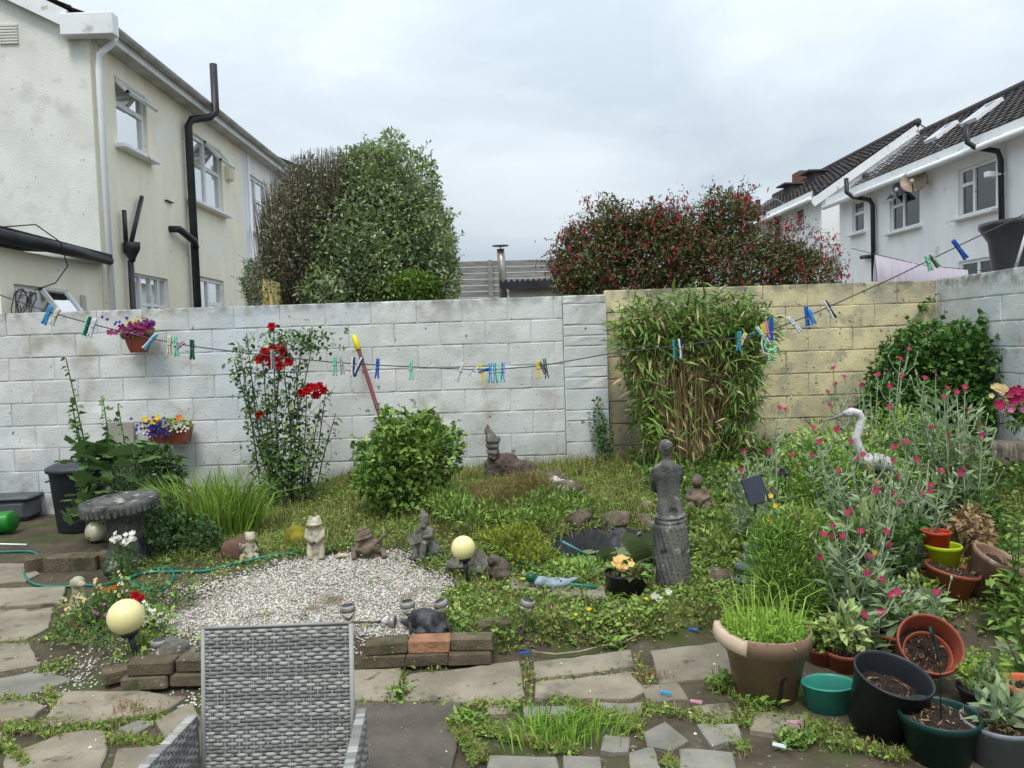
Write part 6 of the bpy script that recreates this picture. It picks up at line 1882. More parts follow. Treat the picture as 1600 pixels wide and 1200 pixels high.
# ---- climbers and shrubs
shrub('creeper_bush', 'dense dark green bindweed and bramble bush in the corner of the yellow and white walls', 'bush', (3.75, 7.2, gz(3.75, 7.2)),
      [EL(1362, 520, 1530, 690, 7.15, .4), EL(1400, 505, 1500, 600, 7.3, .3), EL(1480, 515, 1552, 680, 7.0, .3), EL(1350, 590, 1450, 700, 7.0, .4), EL(1430, 600, 1545, 715, 6.9, .3)], 7500, .065, .05, ML_IVY, .75, .1, 40)
ps = [([W(1440, 560, 7.55), W(1425, 500, 7.68), W(1462, 462, 7.7)], .005, .002), ([W(1530, 560, 6.95), W(1535, 510, 6.95), W(1530, 492, 6.95)], .005, .002)]
o = empty('bindweed_vine', W(1440, 560, 7.55), 0, 'thin bindweed shoots climbing above the corner bush', 'vine')
ps = [([p_ - o.location for p_ in a], b_, c_) for a, b_, c_ in ps]
stems_mb(ps).build('stems', M_STEMG, o)
B_ = np.array([list(a[0].lerp(a[1], t) if t < .5 else a[1].lerp(a[2], t * 2 - 1)) for a, _, _ in ps for t in np.linspace(.2, 1, 22)]); k = len(B_)
link('leaves', leaf_mesh('leaves', B_, unit(rdir(k) + np.array([[0, -.6, 0]])), .07, .06, ML_IVY), o)
shrub('pier_ivy', 'small ivy creeping up the end of the white pier', 'ivy', (.86, 7.5, gz(.86, 7.5)), [EL(920, 620, 948, 700, 7.5, .03), EL(930, 660, 960, 730, 7.45, .06)], 380, .035, .03, ML_IVY, .2, 0, 8, None, .003)
shrub('rugosa_bush', 'leafy bright green rose bush below the red pole', 'bush', (-1.0, 6.25, gz(-1.0, 6.25)),
      [EL(560, 668, 660, 790, 6.2, .3), EL(600, 650, 700, 760, 6.25, .3), EL(640, 668, 722, 750, 6.2, .25), EL(575, 720, 700, 815, 6.15, .3), EL(552, 715, 620, 780, 6.1, .2), EL(640, 645, 690, 720, 6.3, .15), EL(585, 645, 630, 720, 6.3, .15), EL(588, 636, 612, 690, 6.25, .06), EL(650, 640, 672, 690, 6.3, .06), EL(698, 662, 726, 716, 6.2, .07), EL(551, 690, 574, 732, 6.15, .06), EL(545, 735, 570, 770, 6.1, .06)],
      3900, .062, .044, ML_BUSH, .6, .3, 40, M_TWIG, .008)
# hollyhock
hb = G(168, 838); hb = Vector((-3.32, 6.45, gz(-3.32, 6.45)))
o = empty('hollyhock', hb, 0, 'tall hollyhock with budding spikes and big leaves beside the dustbin', 'hollyhock')
ps = []; Bl = []; Ls = []
for px_, py_, bx in ((103, 560, 150), (111, 622, 135), (160, 618, 178), (184, 632, 205), (120, 660, 140), (214, 690, 210)):
    T = W(px_, py_, 6.35) - hb; b0 = W(bx, 815, 6.4) - hb; b0.z = 0; m_ = b0.lerp(T, .5) + Vector((.04, 0, 0))
    ps.append(([b0, m_, T], .009, .004))
    for t in np.linspace(.25, 1, 36):
        q = b0.lerp(m_, t * 2) if t < .5 else m_.lerp(T, t * 2 - 1)
        Bl.append(list(q)); Ls.append(lerp(.14, .055, t ** .8) * random.uniform(.7, 1.1))
stems_mb(ps, 6).build('stems', M_STEMG, o)
k = len(Bl); Ls = np.array(Ls)
D_ = unit(np.stack([rng.normal(0, 1, k), rng.normal(-.5, .6, k), rng.normal(.1, .3, k)], 1))
link('stem_leaves', leaf_mesh('stem_leaves', np.array(Bl), D_, Ls, Ls * .9, ML_HOLLY, .1, .25), o)


def lobed_leaf(r):
    b = MB(); vs = [(0, 0, 0)]; nL = 15
    for i in range(nL):
        a = -2.6 + 5.2 * i / (nL - 1); rr = r * (1 - .14 * (i % 3 == 0) + .05 * math.sin(i)); vs.append((rr * math.sin(a), rr * .55 + rr * math.cos(a) * .8, -.18 * r * abs(math.sin(a)) + .06 * r * math.cos(i * 2.1)))
    b.add(vs, [(0, i + 1, i) for i in range(1, nL)], True); return b.mesh('big_leaf', ML_HOLLY)


bigs = [lobed_leaf(.085), lobed_leaf(.07), lobed_leaf(.1)]
for i in range(120):
    q = W(random.uniform(112, 245), random.uniform(690, 815), random.uniform(5.95, 6.5)) - hb
    if q.z < .04: continue
    link('big_leaf', bigs[i % 3], o, q, (random.uniform(-.2, .9), random.uniform(-.5, .5), PI + random.gauss(0, .9)))
shrub('dark_leafed_plant', 'dark green serrated leafy plant beside the hollyhock under the lower wall planter', 'plant', (-3.0, 6.75, gz(-3.0, 6.75)), [EL(185, 700, 285, 790, 6.75, .25), EL(215, 705, 250, 760, 6.7, .2)], 900, .10, .045, ML_ROSE, .6, .1, 14, M_STEMG, .005)
shrub('rosemary_plant', 'grey-green spiky rosemary in front of the hollyhock', 'plant', (-2.95, 6.1, gz(-2.95, 6.1)), [EL(165, 720, 235, 795, 6.1, .15)], 900, .05, .007, leafm('rosemary', lin(128, 146, 112), lin(88, 112, 76)), .2, 1.2, 20, M_STEMG, .004)
# crocosmia
cb = Vector((-2.32, 5.85, gz(-2.32, 5.85)))
o = empty('crocosmia_clump', cb, 0, 'clump of bright green sword-shaped leaves before the white wall', 'plant')
k = 640; r_ = np.sqrt(rng.uniform(size=k)); a_ = rng.uniform(0, 2 * PI, k)
B_ = np.stack([.32 * r_ * np.cos(a_), .2 * r_ * np.sin(a_), np.full(k, -.02)], 1)
link('leaves', blade_mesh('leaves', B_, rng.uniform(.25, .68, k), np.stack([B_[:, 0] * 1.5 + rng.normal(0, .26, k), rng.normal(-.1, .22, k)], 1), rng.uniform(.010, .02, k), [ML_SWORD, ML_GRASS], .3, mi=(rng.uniform(size=k) < .35).astype(int)), o)
shrub('ground_ivy', 'dark low leafy ground cover between the sword leaves and the brown rock', 'plant', (-2.3, 5.5, gz(-2.3, 5.5)), [EL(230, 805, 345, 880, 5.55, .25), EL(225, 780, 300, 860, 5.7, .2), EL(300, 820, 350, 875, 5.4, .1)], 2600, .035, .026, ML_ROSE, .6, .3, 20, M_STEMG, .003)
# rose
rb_ = Vector((-1.98, 6.75, gz(-1.98, 6.75)))
o = empty('rose_bush', rb_, 0, 'tall sparse rose bush with clusters of red blooms against the white wall', 'rose bush')
ps = []; Bl = []
for px_, py_, bx in ((428, 512, 440), (492, 520, 450), (372, 535, 420), (365, 560, 425), (410, 550, 435), (440, 545, 445), (462, 560, 450), (480, 600, 460), (500, 640, 470), (525, 645, 480), (510, 600, 470), (395, 600, 430), (385, 520, 430), (470, 545, 455), (450, 600, 452), (420, 620, 440), (488, 680, 470), (440, 520, 445)):
    T = W(px_, py_, 6.75 + random.uniform(-.12, .12)) - rb_; b0 = W(bx + random.uniform(-12, 12), 792, 6.7) - rb_; b0.z = -.02
    m_ = b0.lerp(T, .5) + Vector((random.uniform(-.05, .05), random.uniform(-.08, .08), 0)); ps.append(([b0, m_, T], .009, .0035))
    dens = 110 if px_ < 470 else 40
    for _ in range(dens):
        t = random.random() ** .8; q = b0.lerp(m_, t * 2) if t < .5 else m_.lerp(T, t * 2 - 1); Bl.append((q.x + random.gauss(0, .04), q.y + random.gauss(0, .05), q.z + random.gauss(0, .03)))
    for _ in range(3):
        t = random.uniform(.3, .9); q = m_.lerp(T, t); ps.append(([q, q + Vector((random.gauss(0, .07), random.gauss(0, .05), .12))], .003, .0015))
stems_mb(ps).build('stems', M_TWIG, o)
top = W(490, 525, 6.7) - rb_
for _ in range(260): Bl.append((top.x + random.gauss(-.12, .17), top.y + random.gauss(0, .08), top.z + random.gauss(-.05, .07)))
low = W(450, 735, 6.65) - rb_
for _ in range(700): Bl.append((low.x + random.gauss(0, .13), low.y + random.gauss(0, .12), low.z + random.gauss(.05, .2)))
Bl = np.array(Bl); Bl = Bl[Bl[:, 2] > 0]; k = len(Bl)
link('foliage', leaf_mesh('foliage', Bl, unit(rdir(k) + np.array([[0, -.2, -.1]])), rng.uniform(.035, .07, k), rng.uniform(.024, .042, k), [ML_ROSE, ML_BUSH], mi=(rng.uniform(size=k) < .25).astype(int)), o)
me = flower_mesh('rose_bloom', F_RED, .042, 6, .3, True)
for px_, py_ in ((427, 545), (413, 550), (441, 549), (405, 563), (418, 560), (433, 563), (446, 556), (424, 570), (410, 558), (437, 572), (452, 566), (480, 612), (490, 606), (500, 604), (506, 611), (494, 617), (484, 605), (472, 614), (425, 511), (406, 648), (441, 540)):
    put_flower(me, o, W(px_, py_, 6.62 + random.uniform(-.04, .04)) - rb_, (random.uniform(-.4, .4), -1, random.uniform(0, .6)), 'rose_bloom')

# ---- wall planters


def planter(px0, px1, py0, py1, label, shape, flowers, leafmat, Y=7.38):
    a, b_ = W(px0, py0, Y), W(px1, py1, Y); w_ = b_.x - a.x; h_ = a.z - b_.z
    base = Vector(((a.x + b_.x) / 2, WY - .02, b_.z))
    o = empty('wall_planter', base, 0, label, 'planter', 'planters hung on the white wall')
    b = MB()
    if shape == 'round': b.lathe([(.0, 0), (w_ * .30, 0), (w_ * .36, h_ * .2), (w_ * .5, h_ * .85), (w_ * .52, h_ * .87), (w_ * .52, h_), (w_ * .48, h_), (w_ * .34, h_ * .3), (0, h_ * .3)], 10, (0, -.15, 0), sy=.68, smooth=False)
    else:
        vs = [(sx * w_ * (.5 if z_ else .40), sy, z_ * h_) for z_ in (0, 1) for sx, sy in ((-1, -.03), (1, -.03), (1, -.2 - .03 * z_), (-1, -.2 - .03 * z_))]
        b.add(vs, [(0, 1, 2, 3), (0, 4, 5, 1), (1, 5, 6, 2), (2, 6, 7, 3), (3, 7, 4, 0)]); b.box((0, -.23, h_ * .95), (w_ * 1.02, .012, h_ * .14))
    b.build('trough', M_TERRAP, o)
    b = MB(); b.box((0, -.13, h_ * .86), (w_ * .9, .16, .02)); b.build('soil', M_SOIL, o)
    k = 420; Pn, Dn = blob_points([((0, -.14, h_ * 1.05), (w_ * .55, .12, h_ * .35))], k, .6)
    link('foliage', leaf_mesh('foliage', Pn, unit(Dn + rdir(k)), .04, .022, leafmat), o)
    for (mat, r_, spots, pet) in flowers:
        me = flower_mesh('flower', mat, r_, pet, .3)
        for px_, py_ in spots:
            q = W(px_, py_, Y - .06) - base; put_flower(me, o, q, (random.uniform(-.5, .5), -1, random.uniform(.0, .8)))
    return o


J = lambda cx, cy, n_, sx, sy: [(random.gauss(cx, sx), random.gauss(cy, sy)) for _ in range(n_)]
planter(189, 236, 522, 550, 'upper terracotta wall planter full of purple petunias', 'round', [(F_PETU, .04, [(198, 518), (210, 513), (216, 508), (225, 510), (232, 512), (205, 510), (222, 518), (213, 519), (240, 508), (191, 512), (184, 520), (173, 520), (229, 504), (200, 523)], 5), (F_BLUEV, .018, J(205, 506, 18, 22, 8), 4), (F_YEL, .014, J(208, 502, 10, 7, 3), 5)], ML_BUSH)
planter(228, 293, 668, 692, 'lower terracotta wall trough with yellow pansies and blue lobelia', 'box', [(F_YEL, .034, [(227, 656), (246, 653), (240, 659)], 5), (F_ORG, .034, [(280, 653)], 5), (F_BLUEV, .017, J(242, 667, 60, 11, 7), 4), (F_WHITE, .012, J(279, 668, 26, 6, 4), 4), (F_WHITE, .012, J(224, 674, 14, 5, 4), 4)], ML_VARI)
# hanging basket on the side wall
p = W(1612, 640, 5.6)
o = empty('hanging_basket', p, 0, 'black hanging basket of pink petunias on the white side wall', 'basket')
b = MB(); b.lathe([(0, -.12), (.07, -.11), (.12, -.05), (.14, .02), (.13, .02), (.1, -.04), (0, -.08)], 24); b.build('basket_bowl', M_BLK, o)
b = MB(); b.tube([(0, 0, .0), (.0, .0, .42), (.1, 0, .46), (4.27 - p.x, 0, .46)], .004, 6); b.build('bracket', M_BLK, o)
k = 500; Pn, Dn = blob_points([((-.03, -.03, .04), (.2, .16, .08)), ((-.14, -.05, -.03), (.06, .06, .12))], k, .5); link('foliage', leaf_mesh('foliage', Pn, unit(Dn + rdir(k)), .04, .022, ML_BUSH), o)
for mat, r_, spots in ((F_MAG, .04, [(1578, 614), (1590, 610), (1592, 622), (1583, 627), (1562, 632), (1600, 616)]), (F_CREAM, .02, J(1560, 607, 16, 6, 4)), (F_PINK, .025, [(1565, 640), (1580, 640), (1598, 640)])):
    me = flower_mesh('flower', mat, r_, 5, .3)
    for px_, py_ in spots: put_flower(me, o, W(px_, py_, 5.47) - p, (-.5, -1, .3))

# ---- front-left flower bed
fb0 = Vector((-2.2, 4.15, gz(-2.2, 4.15)))


def patch(name, label, cat, spots, mat, r_, pet, hgt, leafmat=ML_WEED, nl=90, double=False, spread=.1, centre=None, stem=True):
    """small flowering plant: stems from the ground, leaves, a flower per spot (picture directions)"""
    c_ = G(sum(s[0] for s in spots) / len(spots), sum(s[1] for s in spots) / len(spots) + hgt)
    o = empty(name, c_, 0, label, cat); me = flower_mesh('flower', mat, r_, pet, .25, double, centre); ps = []
    for px_, py_ in spots:
        q = W(px_, py_, c_.y + random.uniform(-.03, .03)) - c_; q.z = max(q.z, .015)
        put_flower(me, o, q, (random.gauss(0, .3), -.8, random.uniform(.4, 1)))
        ps.append(([Vector((q.x * .4, q.y * .3, -.02)), Vector((q.x * .8, q.y * .6, q.z * .6)), q], .0035, .002))
    if stem: stems_mb(ps, 5).build('stems', M_STEMG, o)
    if nl:
        top_ = max(.06, max(q_[0][2].z for q_ in ps) * .75)
        Pn, Dn = blob_points([((0, 0, top_ * .4), (spread, spread * .8, top_ * .55))], nl, .4); Pn[:, 2] = np.maximum(Pn[:, 2], .004)
        link('leaves', leaf_mesh('leaves', Pn, unit(Dn + rdir(nl) + np.array([[0, 0, .4]])), rng.uniform(.025, .05, nl), .016, leafmat), o)
    return o


patch('snapdragon', 'white snapdragon in front of the birdbath pedestal', 'flower', J(182, 842, 9, 4, 5) + J(196, 848, 8, 3, 5) + J(207, 840, 8, 3, 5), F_WHITE, .018, 4, 60, ML_ROSE, 150, spread=.1)
patch('geranium', 'red double geranium bloom behind the yellowed globe', 'flower', [(214, 930), (210, 936), (218, 937), (214, 941), (222, 934), (209, 930)], F_RED, .022, 6, 40, ML_ROSE, 120, True)
patch('marigold', 'orange and dark marigolds behind the flower bed', 'flower', [(163, 922), (172, 920), (178, 918), (150, 945)], F_ORG, .016, 6, 26, ML_WEED, 120, True)
patch('alyssum', 'white alyssum clump right of the yellowed globe', 'flower', J(240, 962, 26, 9, 6) + J(222, 950, 12, 8, 5) + J(255, 972, 10, 8, 4) + J(232, 975, 12, 8, 5), F_WHITE, .011, 4, 28, ML_LIGHT, 260, spread=.13)
patch('stock_flower', 'pink frilly flower left of the yellowed globe', 'flower', J(150, 958, 14, 5, 7), F_PINK, .013, 5, 30, ML_WEED, 120)
patch('heuchera_plant', 'cream seed-head spikes over the flower bed', 'flower', J(151, 915, 16, 4, 9) + J(188, 915, 16, 6, 9) + J(110, 952, 12, 6, 7) + J(128, 935, 12, 7, 8), F_CREAM, .009, 5, 60, ML_GRASS, 120, spread=.2)
patch('bronze_pansy', 'small bronze and purple pansies under the seed heads', 'flower', J(135, 985, 9, 12, 7), F_BRONZE, .014, 5, 14, ML_WEED, 260, spread=.2)
patch('yellow_pansy', 'yellow pansy beside the tan stone dog', 'flower', [(117, 958), (124, 962), (152, 943)], F_YEL, .016, 5, 20, ML_WEED, 160, spread=.15)
shrub('low_weeds', 'grey-green low weeds in the flower bed by the paving', 'plant', (-2.2, 4.1, gz(-2.2, 4.1)), [((-2.25, 4.2, .12), (.26, .3, .08)), ((-2.05, 3.95, .1), (.2, .2, .06)), ((-2.3, 4.5, .12), (.2, .2, .07)), ((-1.95, 4.3, .12), (.12, .2, .06))], 1500, .03, .014, ML_ROSE, .3, .5, 30, M_STEMG, .002)

# ---- silver campion and the flower mass on the right
lb0 = Vector((2.15, 4.9, gz(2.15, 4.9)))


def campion(name, label, stems_, Y, seed):
    rs = random.Random(seed)
    tops = [W(px_, py_, Y + rs.uniform(-.15, .15)) for px_, py_ in stems_]
    c_ = Vector((sum(t.x for t in tops) / len(tops), Y, 0)); c_.z = gz(c_.x, c_.y)
    o = empty(name, c_, 0, label, 'campion', 'silver campion plants'); ps = []; Bl = []; LL = []; fl_ = []
    for t in tops:
        T = t - c_; b0 = Vector((T.x * .45 + rs.uniform(-.05, .05), T.y * .5 + rs.uniform(-.08, .08), -.02)); m_ = b0.lerp(T, .55) + Vector((rs.uniform(-.04, .04), rs.uniform(-.04, .04), .02))
        ps.append(([b0, m_, T], .0045, .003)); fl_.append(T)
        for k_ in range(rs.choice((2, 3, 4))):
            q = m_.lerp(T, rs.uniform(-.3, .75)); d = Vector((rs.choice((-1, 1)) * rs.uniform(.05, .13), rs.uniform(-.06, .06), rs.uniform(.08, .18))); e = q + d
            ps.append(([q, q + d * .5 + Vector((d.x * .2, 0, -.01)), e], .0028, .002)); (fl_ if rs.random() < .13 else Bl).append(e if rs.random() < 1 else e)
            for z_ in (0, 1): LL.append(q)
        for tt in np.linspace(.05, .95, 9):
            q = b0.lerp(m_, tt * 2) if tt < .5 else m_.lerp(T, tt * 2 - 1); LL += [q, q]
        for tt in np.linspace(.0, .35, 8):
            q = b0.lerp(m_, tt * 2); LL += [q + Vector((rs.gauss(0, .03), rs.gauss(0, .03), 0))] * 2
    b = stems_mb(ps, 5)
    for e in Bl: b.ell(e, (.006, .006, .013), 6, 5)
    b.build('stems', M_SILV, o)
    B_ = np.array([list(q) for q in LL]); B_[:, 2] = np.maximum(B_[:, 2], .01); k = len(B_); sz = np.clip(.12 - .09 * B_[:, 2], .04, .12)
    link('leaves', leaf_mesh('leaves', B_, unit(rdir(k) * np.array([[1, 1, .5]]) + np.array([[0, 0, .55]])), sz, sz * .3, ML_SILV, .2, .1), o)
    me = flower_mesh('flower', F_MAG, .02, 5, .15)
    for T in [q for q in fl_ if rs.random() < .8]: put_flower(me, o, T, (rs.gauss(0, .5), -.7, rs.uniform(.3, 1)))
    return o


campion('silver_campion', 'silver campion with magenta flowers behind the heron', [(1302, 575), (1319, 588), (1340, 582), (1305, 600), (1293, 612), (1346, 602), (1372, 585), (1408, 588), (1360, 612), (1390, 603), (1328, 620), (1445, 590), (1420, 545), (1407, 560)], 5.5, 1)
campion('silver_campion', 'silver campion with many pale stems right of the heron', [(1462, 585), (1480, 605), (1495, 612), (1508, 605), (1515, 640), (1544, 668), (1530, 665), (1505, 648), (1480, 640), (1455, 668), (1443, 672), (1482, 680), (1420, 640), (1440, 640), (1390, 635), (1500, 660), (1488, 698), (1450, 715), (1545, 760), (1520, 700), (1475, 620), (1535, 680)], 4.9, 2)
campion('silver_campion', 'silver campion before the heron body', [(1405, 745), (1432, 718), (1353, 742), (1395, 755), (1455, 758), (1440, 770), (1310, 735), (1290, 700), (1252, 688), (1280, 690), (1270, 668), (1330, 775)], 4.55, 3)
campion('silver_campion', 'silver campion drooping over the lime green pot', [(1388, 850), (1405, 785), (1320, 877), (1252, 862), (1298, 858), (1378, 900), (1372, 790)], 4.0, 4)
campion('silver_campion', 'silver campion by the solar panel with two pale buds', [(1143, 730), (1158, 750), (1163, 705), (1183, 712), (1150, 738), (1228, 640), (1218, 637), (1208, 648)], 4.7, 5)
campion('silver_campion', 'woolly silver campion rosette behind the teal planter', [(1335, 925), (1380, 905), (1392, 930), (1464, 925), (1350, 960)], 3.62, 6)
campion('silver_campion', 'tangled silver campion stems above the undergrowth right of the taupe pot', [(1330, 690), (1365, 705), (1300, 745), (1415, 690), (1440, 730), (1395, 720), (1470, 735), (1500, 740), (1345, 760), (1420, 775)], 4.3, 7)
campion('silver_campion', 'silver campion spilling forward between the taupe pot and the lime pot', [(1300, 820), (1345, 830), (1325, 800), (1385, 830), (1360, 870), (1280, 870)], 3.8, 8)
shrub('silver_foliage', 'woolly silver leaves massed around the campion stems', 'plant', (2.0, 4.4, gz(2.0, 4.4)), [EL(1260, 780, 1400, 920, 4.35, .2), EL(1380, 740, 1520, 830, 4.9, .25), EL(1420, 620, 1530, 760, 5.0, .25)], 1000, .075, .022, ML_SILV, .5, .6, 30, M_SILV, .004)
shrub('mound_fern', 'green ferns and weeds growing over the mound beside the log', 'fern', (.1, 5.7, gz(.1, 5.7)), [((.25, 5.75, gz(.25, 5.75) + .06), (.3, .3, .08)), ((-.3, 5.6, gz(-.3, 5.6) + .06), (.25, .25, .08)), ((.1, 5.45, gz(.1, 5.45) + .05), (.3, .15, .07)), ((-.5, 5.9, gz(-.5, 5.9) + .05), (.2, .3, .08))], 2600, .055, .018, ML_BUSH, .5, .5, 24, M_STEMG, .003)
shrub('pond_edge_plant', 'leafy green plants crowding the pond bank right of the draped statue', 'plant', (1.35, 4.95, gz(1.35, 4.95)), [((1.3, 4.85, gz(1.3, 4.85) + .05), (.2, .3, .09)), ((1.2, 5.4, gz(1.2, 5.4) + .04), (.25, .15, .08)), ((1.5, 5.2, gz(1.5, 5.2) + .05), (.2, .25, .1))], 1800, .05, .022, ML_WEED, .5, .5, 24, M_STEMG, .003)
shrub('trailing_leaves', 'small trailing leaves in front of the terracotta bowls', 'plant', G(1440, 975), [EL(1385, 905, 1480, 985, 3.95, .12), EL(1350, 930, 1420, 990, 3.9, .1)], 1100, .04, .026, ML_WEED, .4, .4, 20, M_STEMG, .003)
shrub('withered_leaves', 'withered tan leaves hanging between the campions and the stump', 'plant', G(1520, 880), [EL(1490, 790, 1545, 880, 4.5, .12)], 420, .06, .026, ML_DRY, .4, -.4, 24, M_TWIG, .003)
# feathery and leafy masses between them
shrub('mixed_foliage', 'light green mixed foliage around the heron statue', 'plant', (2.2, 5.1, gz(2.2, 5.1)), [EL(1210, 690, 1330, 800, 5.1, .3), EL(1290, 700, 1420, 820, 5.0, .3), EL(1380, 680, 1520, 830, 5.1, .35), EL(1240, 660, 1310, 730, 5.4, .2), EL(1330, 640, 1480, 720, 5.5, .3)], 6500, .045, .014, ML_FERN, .5, .6, 60, M_STEMG, .004)
shrub('variegated_shrub', 'cream-edged variegated shrub behind the heron neck', 'shrub', (2.35, 5.35, gz(2.35, 5.35)), [EL(1275, 670, 1400, 730, 5.35, .2), EL(1215, 680, 1290, 740, 5.2, .15)], 1100, .045, .026, ML_VARI, .7, .3, 20, M_STEMG, .004)
shrub('feathery_cosmos', 'tall feathery green plant leaning behind the taupe pot', 'plant', (1.5, 3.9, gz(1.5, 3.9)), [EL(1165, 810, 1250, 960, 3.95, .13), EL(1200, 795, 1300, 900, 4.0, .12), EL(1180, 850, 1300, 990, 3.9, .15)], 8000, .05, .008, ML_FERN, .2, .8, 60, M_STEMG, .003)
shrub('undergrowth', 'dark leafy undergrowth below the silver campions', 'plant', (2.1, 4.3, gz(2.1, 4.3)), [EL(1290, 800, 1420, 940, 4.35, .3), EL(1400, 800, 1540, 900, 4.9, .3), EL(1250, 880, 1350, 960, 4.2, .2), EL(1460, 760, 1560, 880, 4.9, .3)], 4200, .045, .024, ML_IVY, .4, .4, 50, M_TWIG, .004)
shrub('broad_leaf_plant', 'broad upright grey-green leaves among the campion stems', 'plant', (1.95, 4.2, gz(1.95, 4.2)), [EL(1320, 800, 1380, 870, 4.2, .08)], 46, .15, .05, ML_VARI, .3, 1.0, 0)
shrub('yellow_flower_plant', 'fine plant with tiny yellow flowers in the terracotta pot', 'plant', G(1496, 945) + Vector((0, .1, .14)), [EL(1478, 868, 1520, 925, 4.15, .08)], 500, .016, .009, flm('tiny_yellow', (214, 190, 60), (160, 150, 50)), .3, .5, 24, M_STEMG, .0015)
shrub('yellow_green_geranium', 'yellow-green leafy plant low before the undergrowth', 'plant', G(1355, 930), [EL(1325, 895, 1385, 930, 3.95, .08)], 420, .035, .03, leafm('gold_leaf', lin(178, 176, 56), lin(120, 136, 44)), .6, .3, 10, M_STEMG, .003)
patch('sweet_william', 'pink dahlia-like bloom by the solar panel', 'flower', J(1275, 735, 14, 9, 5), F_PINK, .022, 6, 60, ML_FERN, 80, True)
patch('purple_aster', 'purple flowers left of the pink bloom', 'flower', J(1228, 742, 10, 7, 6) + J(1222, 778, 6, 8, 5), F_PURP, .02, 6, 60, ML_FERN, 80)
patch('red_bedding', 'red bloom beside the solar panel', 'flower', [(1206, 765), (1210, 768)], F_RED, .024, 6, 50, ML_FERN, 40, True)
patch('orange_daisy', 'orange and cream blooms over the pink bloom', 'flower', [(1250, 729), (1247, 733)], F_ORG, .02, 6, 60, ML_FERN, 20)
patch('yellow_cosmos', 'yellow small flowers on the feathery plant', 'flower', [(1200, 812), (1204, 815), (1211, 790), (1243, 808), (1205, 775), (1351, 909), (1347, 913), (1367, 863)], F_YEL, .014, 6, 120, ML_FERN, 20)
# dry stems through the feathery plant
ps = [([G(1262 + i * 6, 985) , W(1250 + i * 4, 880, 3.9), W(1236 + i * 5 + random.uniform(-20, 20), 790, 3.95)], .004, .002) for i in range(7)]
o = empty('dry_stems', G(1270, 985), 0, 'thin dry brown stalks rising behind the taupe pot', 'plant'); stems_mb([([q - o.location for q in a], b_, c_) for a, b_, c_ in ps]).build('stems', ML_DRY, o)
# leafy stems at the right edge
for (px_, py_, tx, ty, lb, nm) in ((1590, 960, 1575, 800, 'leafy upright green stem at the side of the brown pot', 'leafy_stem'), (1612, 1080, 1598, 955, 'leafy green stem beside the orange pot', 'leafy_stem'), (1575, 1010, 1560, 880, 'leafy stem with toothed leaves beside the brown pot', 'leafy_stem')):
    c_ = G(px_, py_); o = empty(nm, c_, 0, lb, 'plant', None); T = W(tx, ty, c_.y) - c_; ps = []; Bl = []
    for k_ in range(4):
        E = T * random.uniform(.7, 1) + Vector((random.gauss(0, .05), random.gauss(0, .05), 0)); ps.append(([Vector((0, 0, -.02)), E * .5, E], .004, .002)); Bl += [list(E * t) for t in np.linspace(.12, 1, 20)]
    stems_mb(ps).build('stems', M_STEMG, o); Bl = np.array(Bl); k = len(Bl)
    link('leaves', leaf_mesh('leaves', Bl, unit(rdir(k) * np.array([[1, 1, .4]]) + np.array([[0, 0, .2]])), rng.uniform(.05, .1, k), rng.uniform(.02, .035, k), ML_BUSH), o)
# potted plants
o = empty('pot_grass', cp + Vector((0, .12, .27)), 0, 'bright green grass and weeds filling the taupe pot', 'grass')
k = 520; r_ = .165 * np.sqrt(rng.uniform(size=k)); a_ = rng.uniform(0, 6.28, k); B_ = np.stack([r_ * np.cos(a_), r_ * np.sin(a_), np.full(k, -.01)], 1)
link('blades', blade_mesh('blades', B_, rng.uniform(.03, .1, k) * np.where(rng.uniform(size=k) < .2, 3.0, 1), np.stack([B_[:, 0] * 2.5 + rng.normal(0, .3, k), B_[:, 1] * 2.5 + rng.normal(0, .3, k)], 1), .005, leafm('fresh_grass', lin(166, 196, 84), lin(124, 160, 56))), o)
k = 1300; r_ = .18 * np.sqrt(rng.uniform(size=k)); a_ = rng.uniform(0, 6.28, k)
link('weeds', leaf_mesh('weeds', np.stack([r_ * np.cos(a_), r_ * np.sin(a_), rng.uniform(.0, .05, k)], 1), unit(rdir(k) + np.array([[0, 0, .5]])), .03, .012, ML_SWORD), o)


def potplant(p, label, n_, L_, w_, mat, up, rad, h_, name='potted_plant'):
    o = empty(name, p, 0, label, 'plant'); Pn, Dn = blob_points([((0, 0, h_ * .45), (rad, rad, h_ * .5))], n_, .4); Pn[:, 2] = np.maximum(Pn[:, 2], .003)
    link('leaves', leaf_mesh('leaves', Pn, unit(Dn * .6 + rdir(n_) + np.array([[0, 0, up]])), rng.uniform(.7, 1.2, n_) * L_, rng.uniform(.8, 1.2, n_) * w_, mat), o)
    stems_mb([([Vector((0, 0, -.02)), Vector((q[0] * .5, q[1] * .5, q[2] * .7)), Vector(q)], .003, .0015) for q in Pn[:16]]).build('stems', M_STEMG, o)


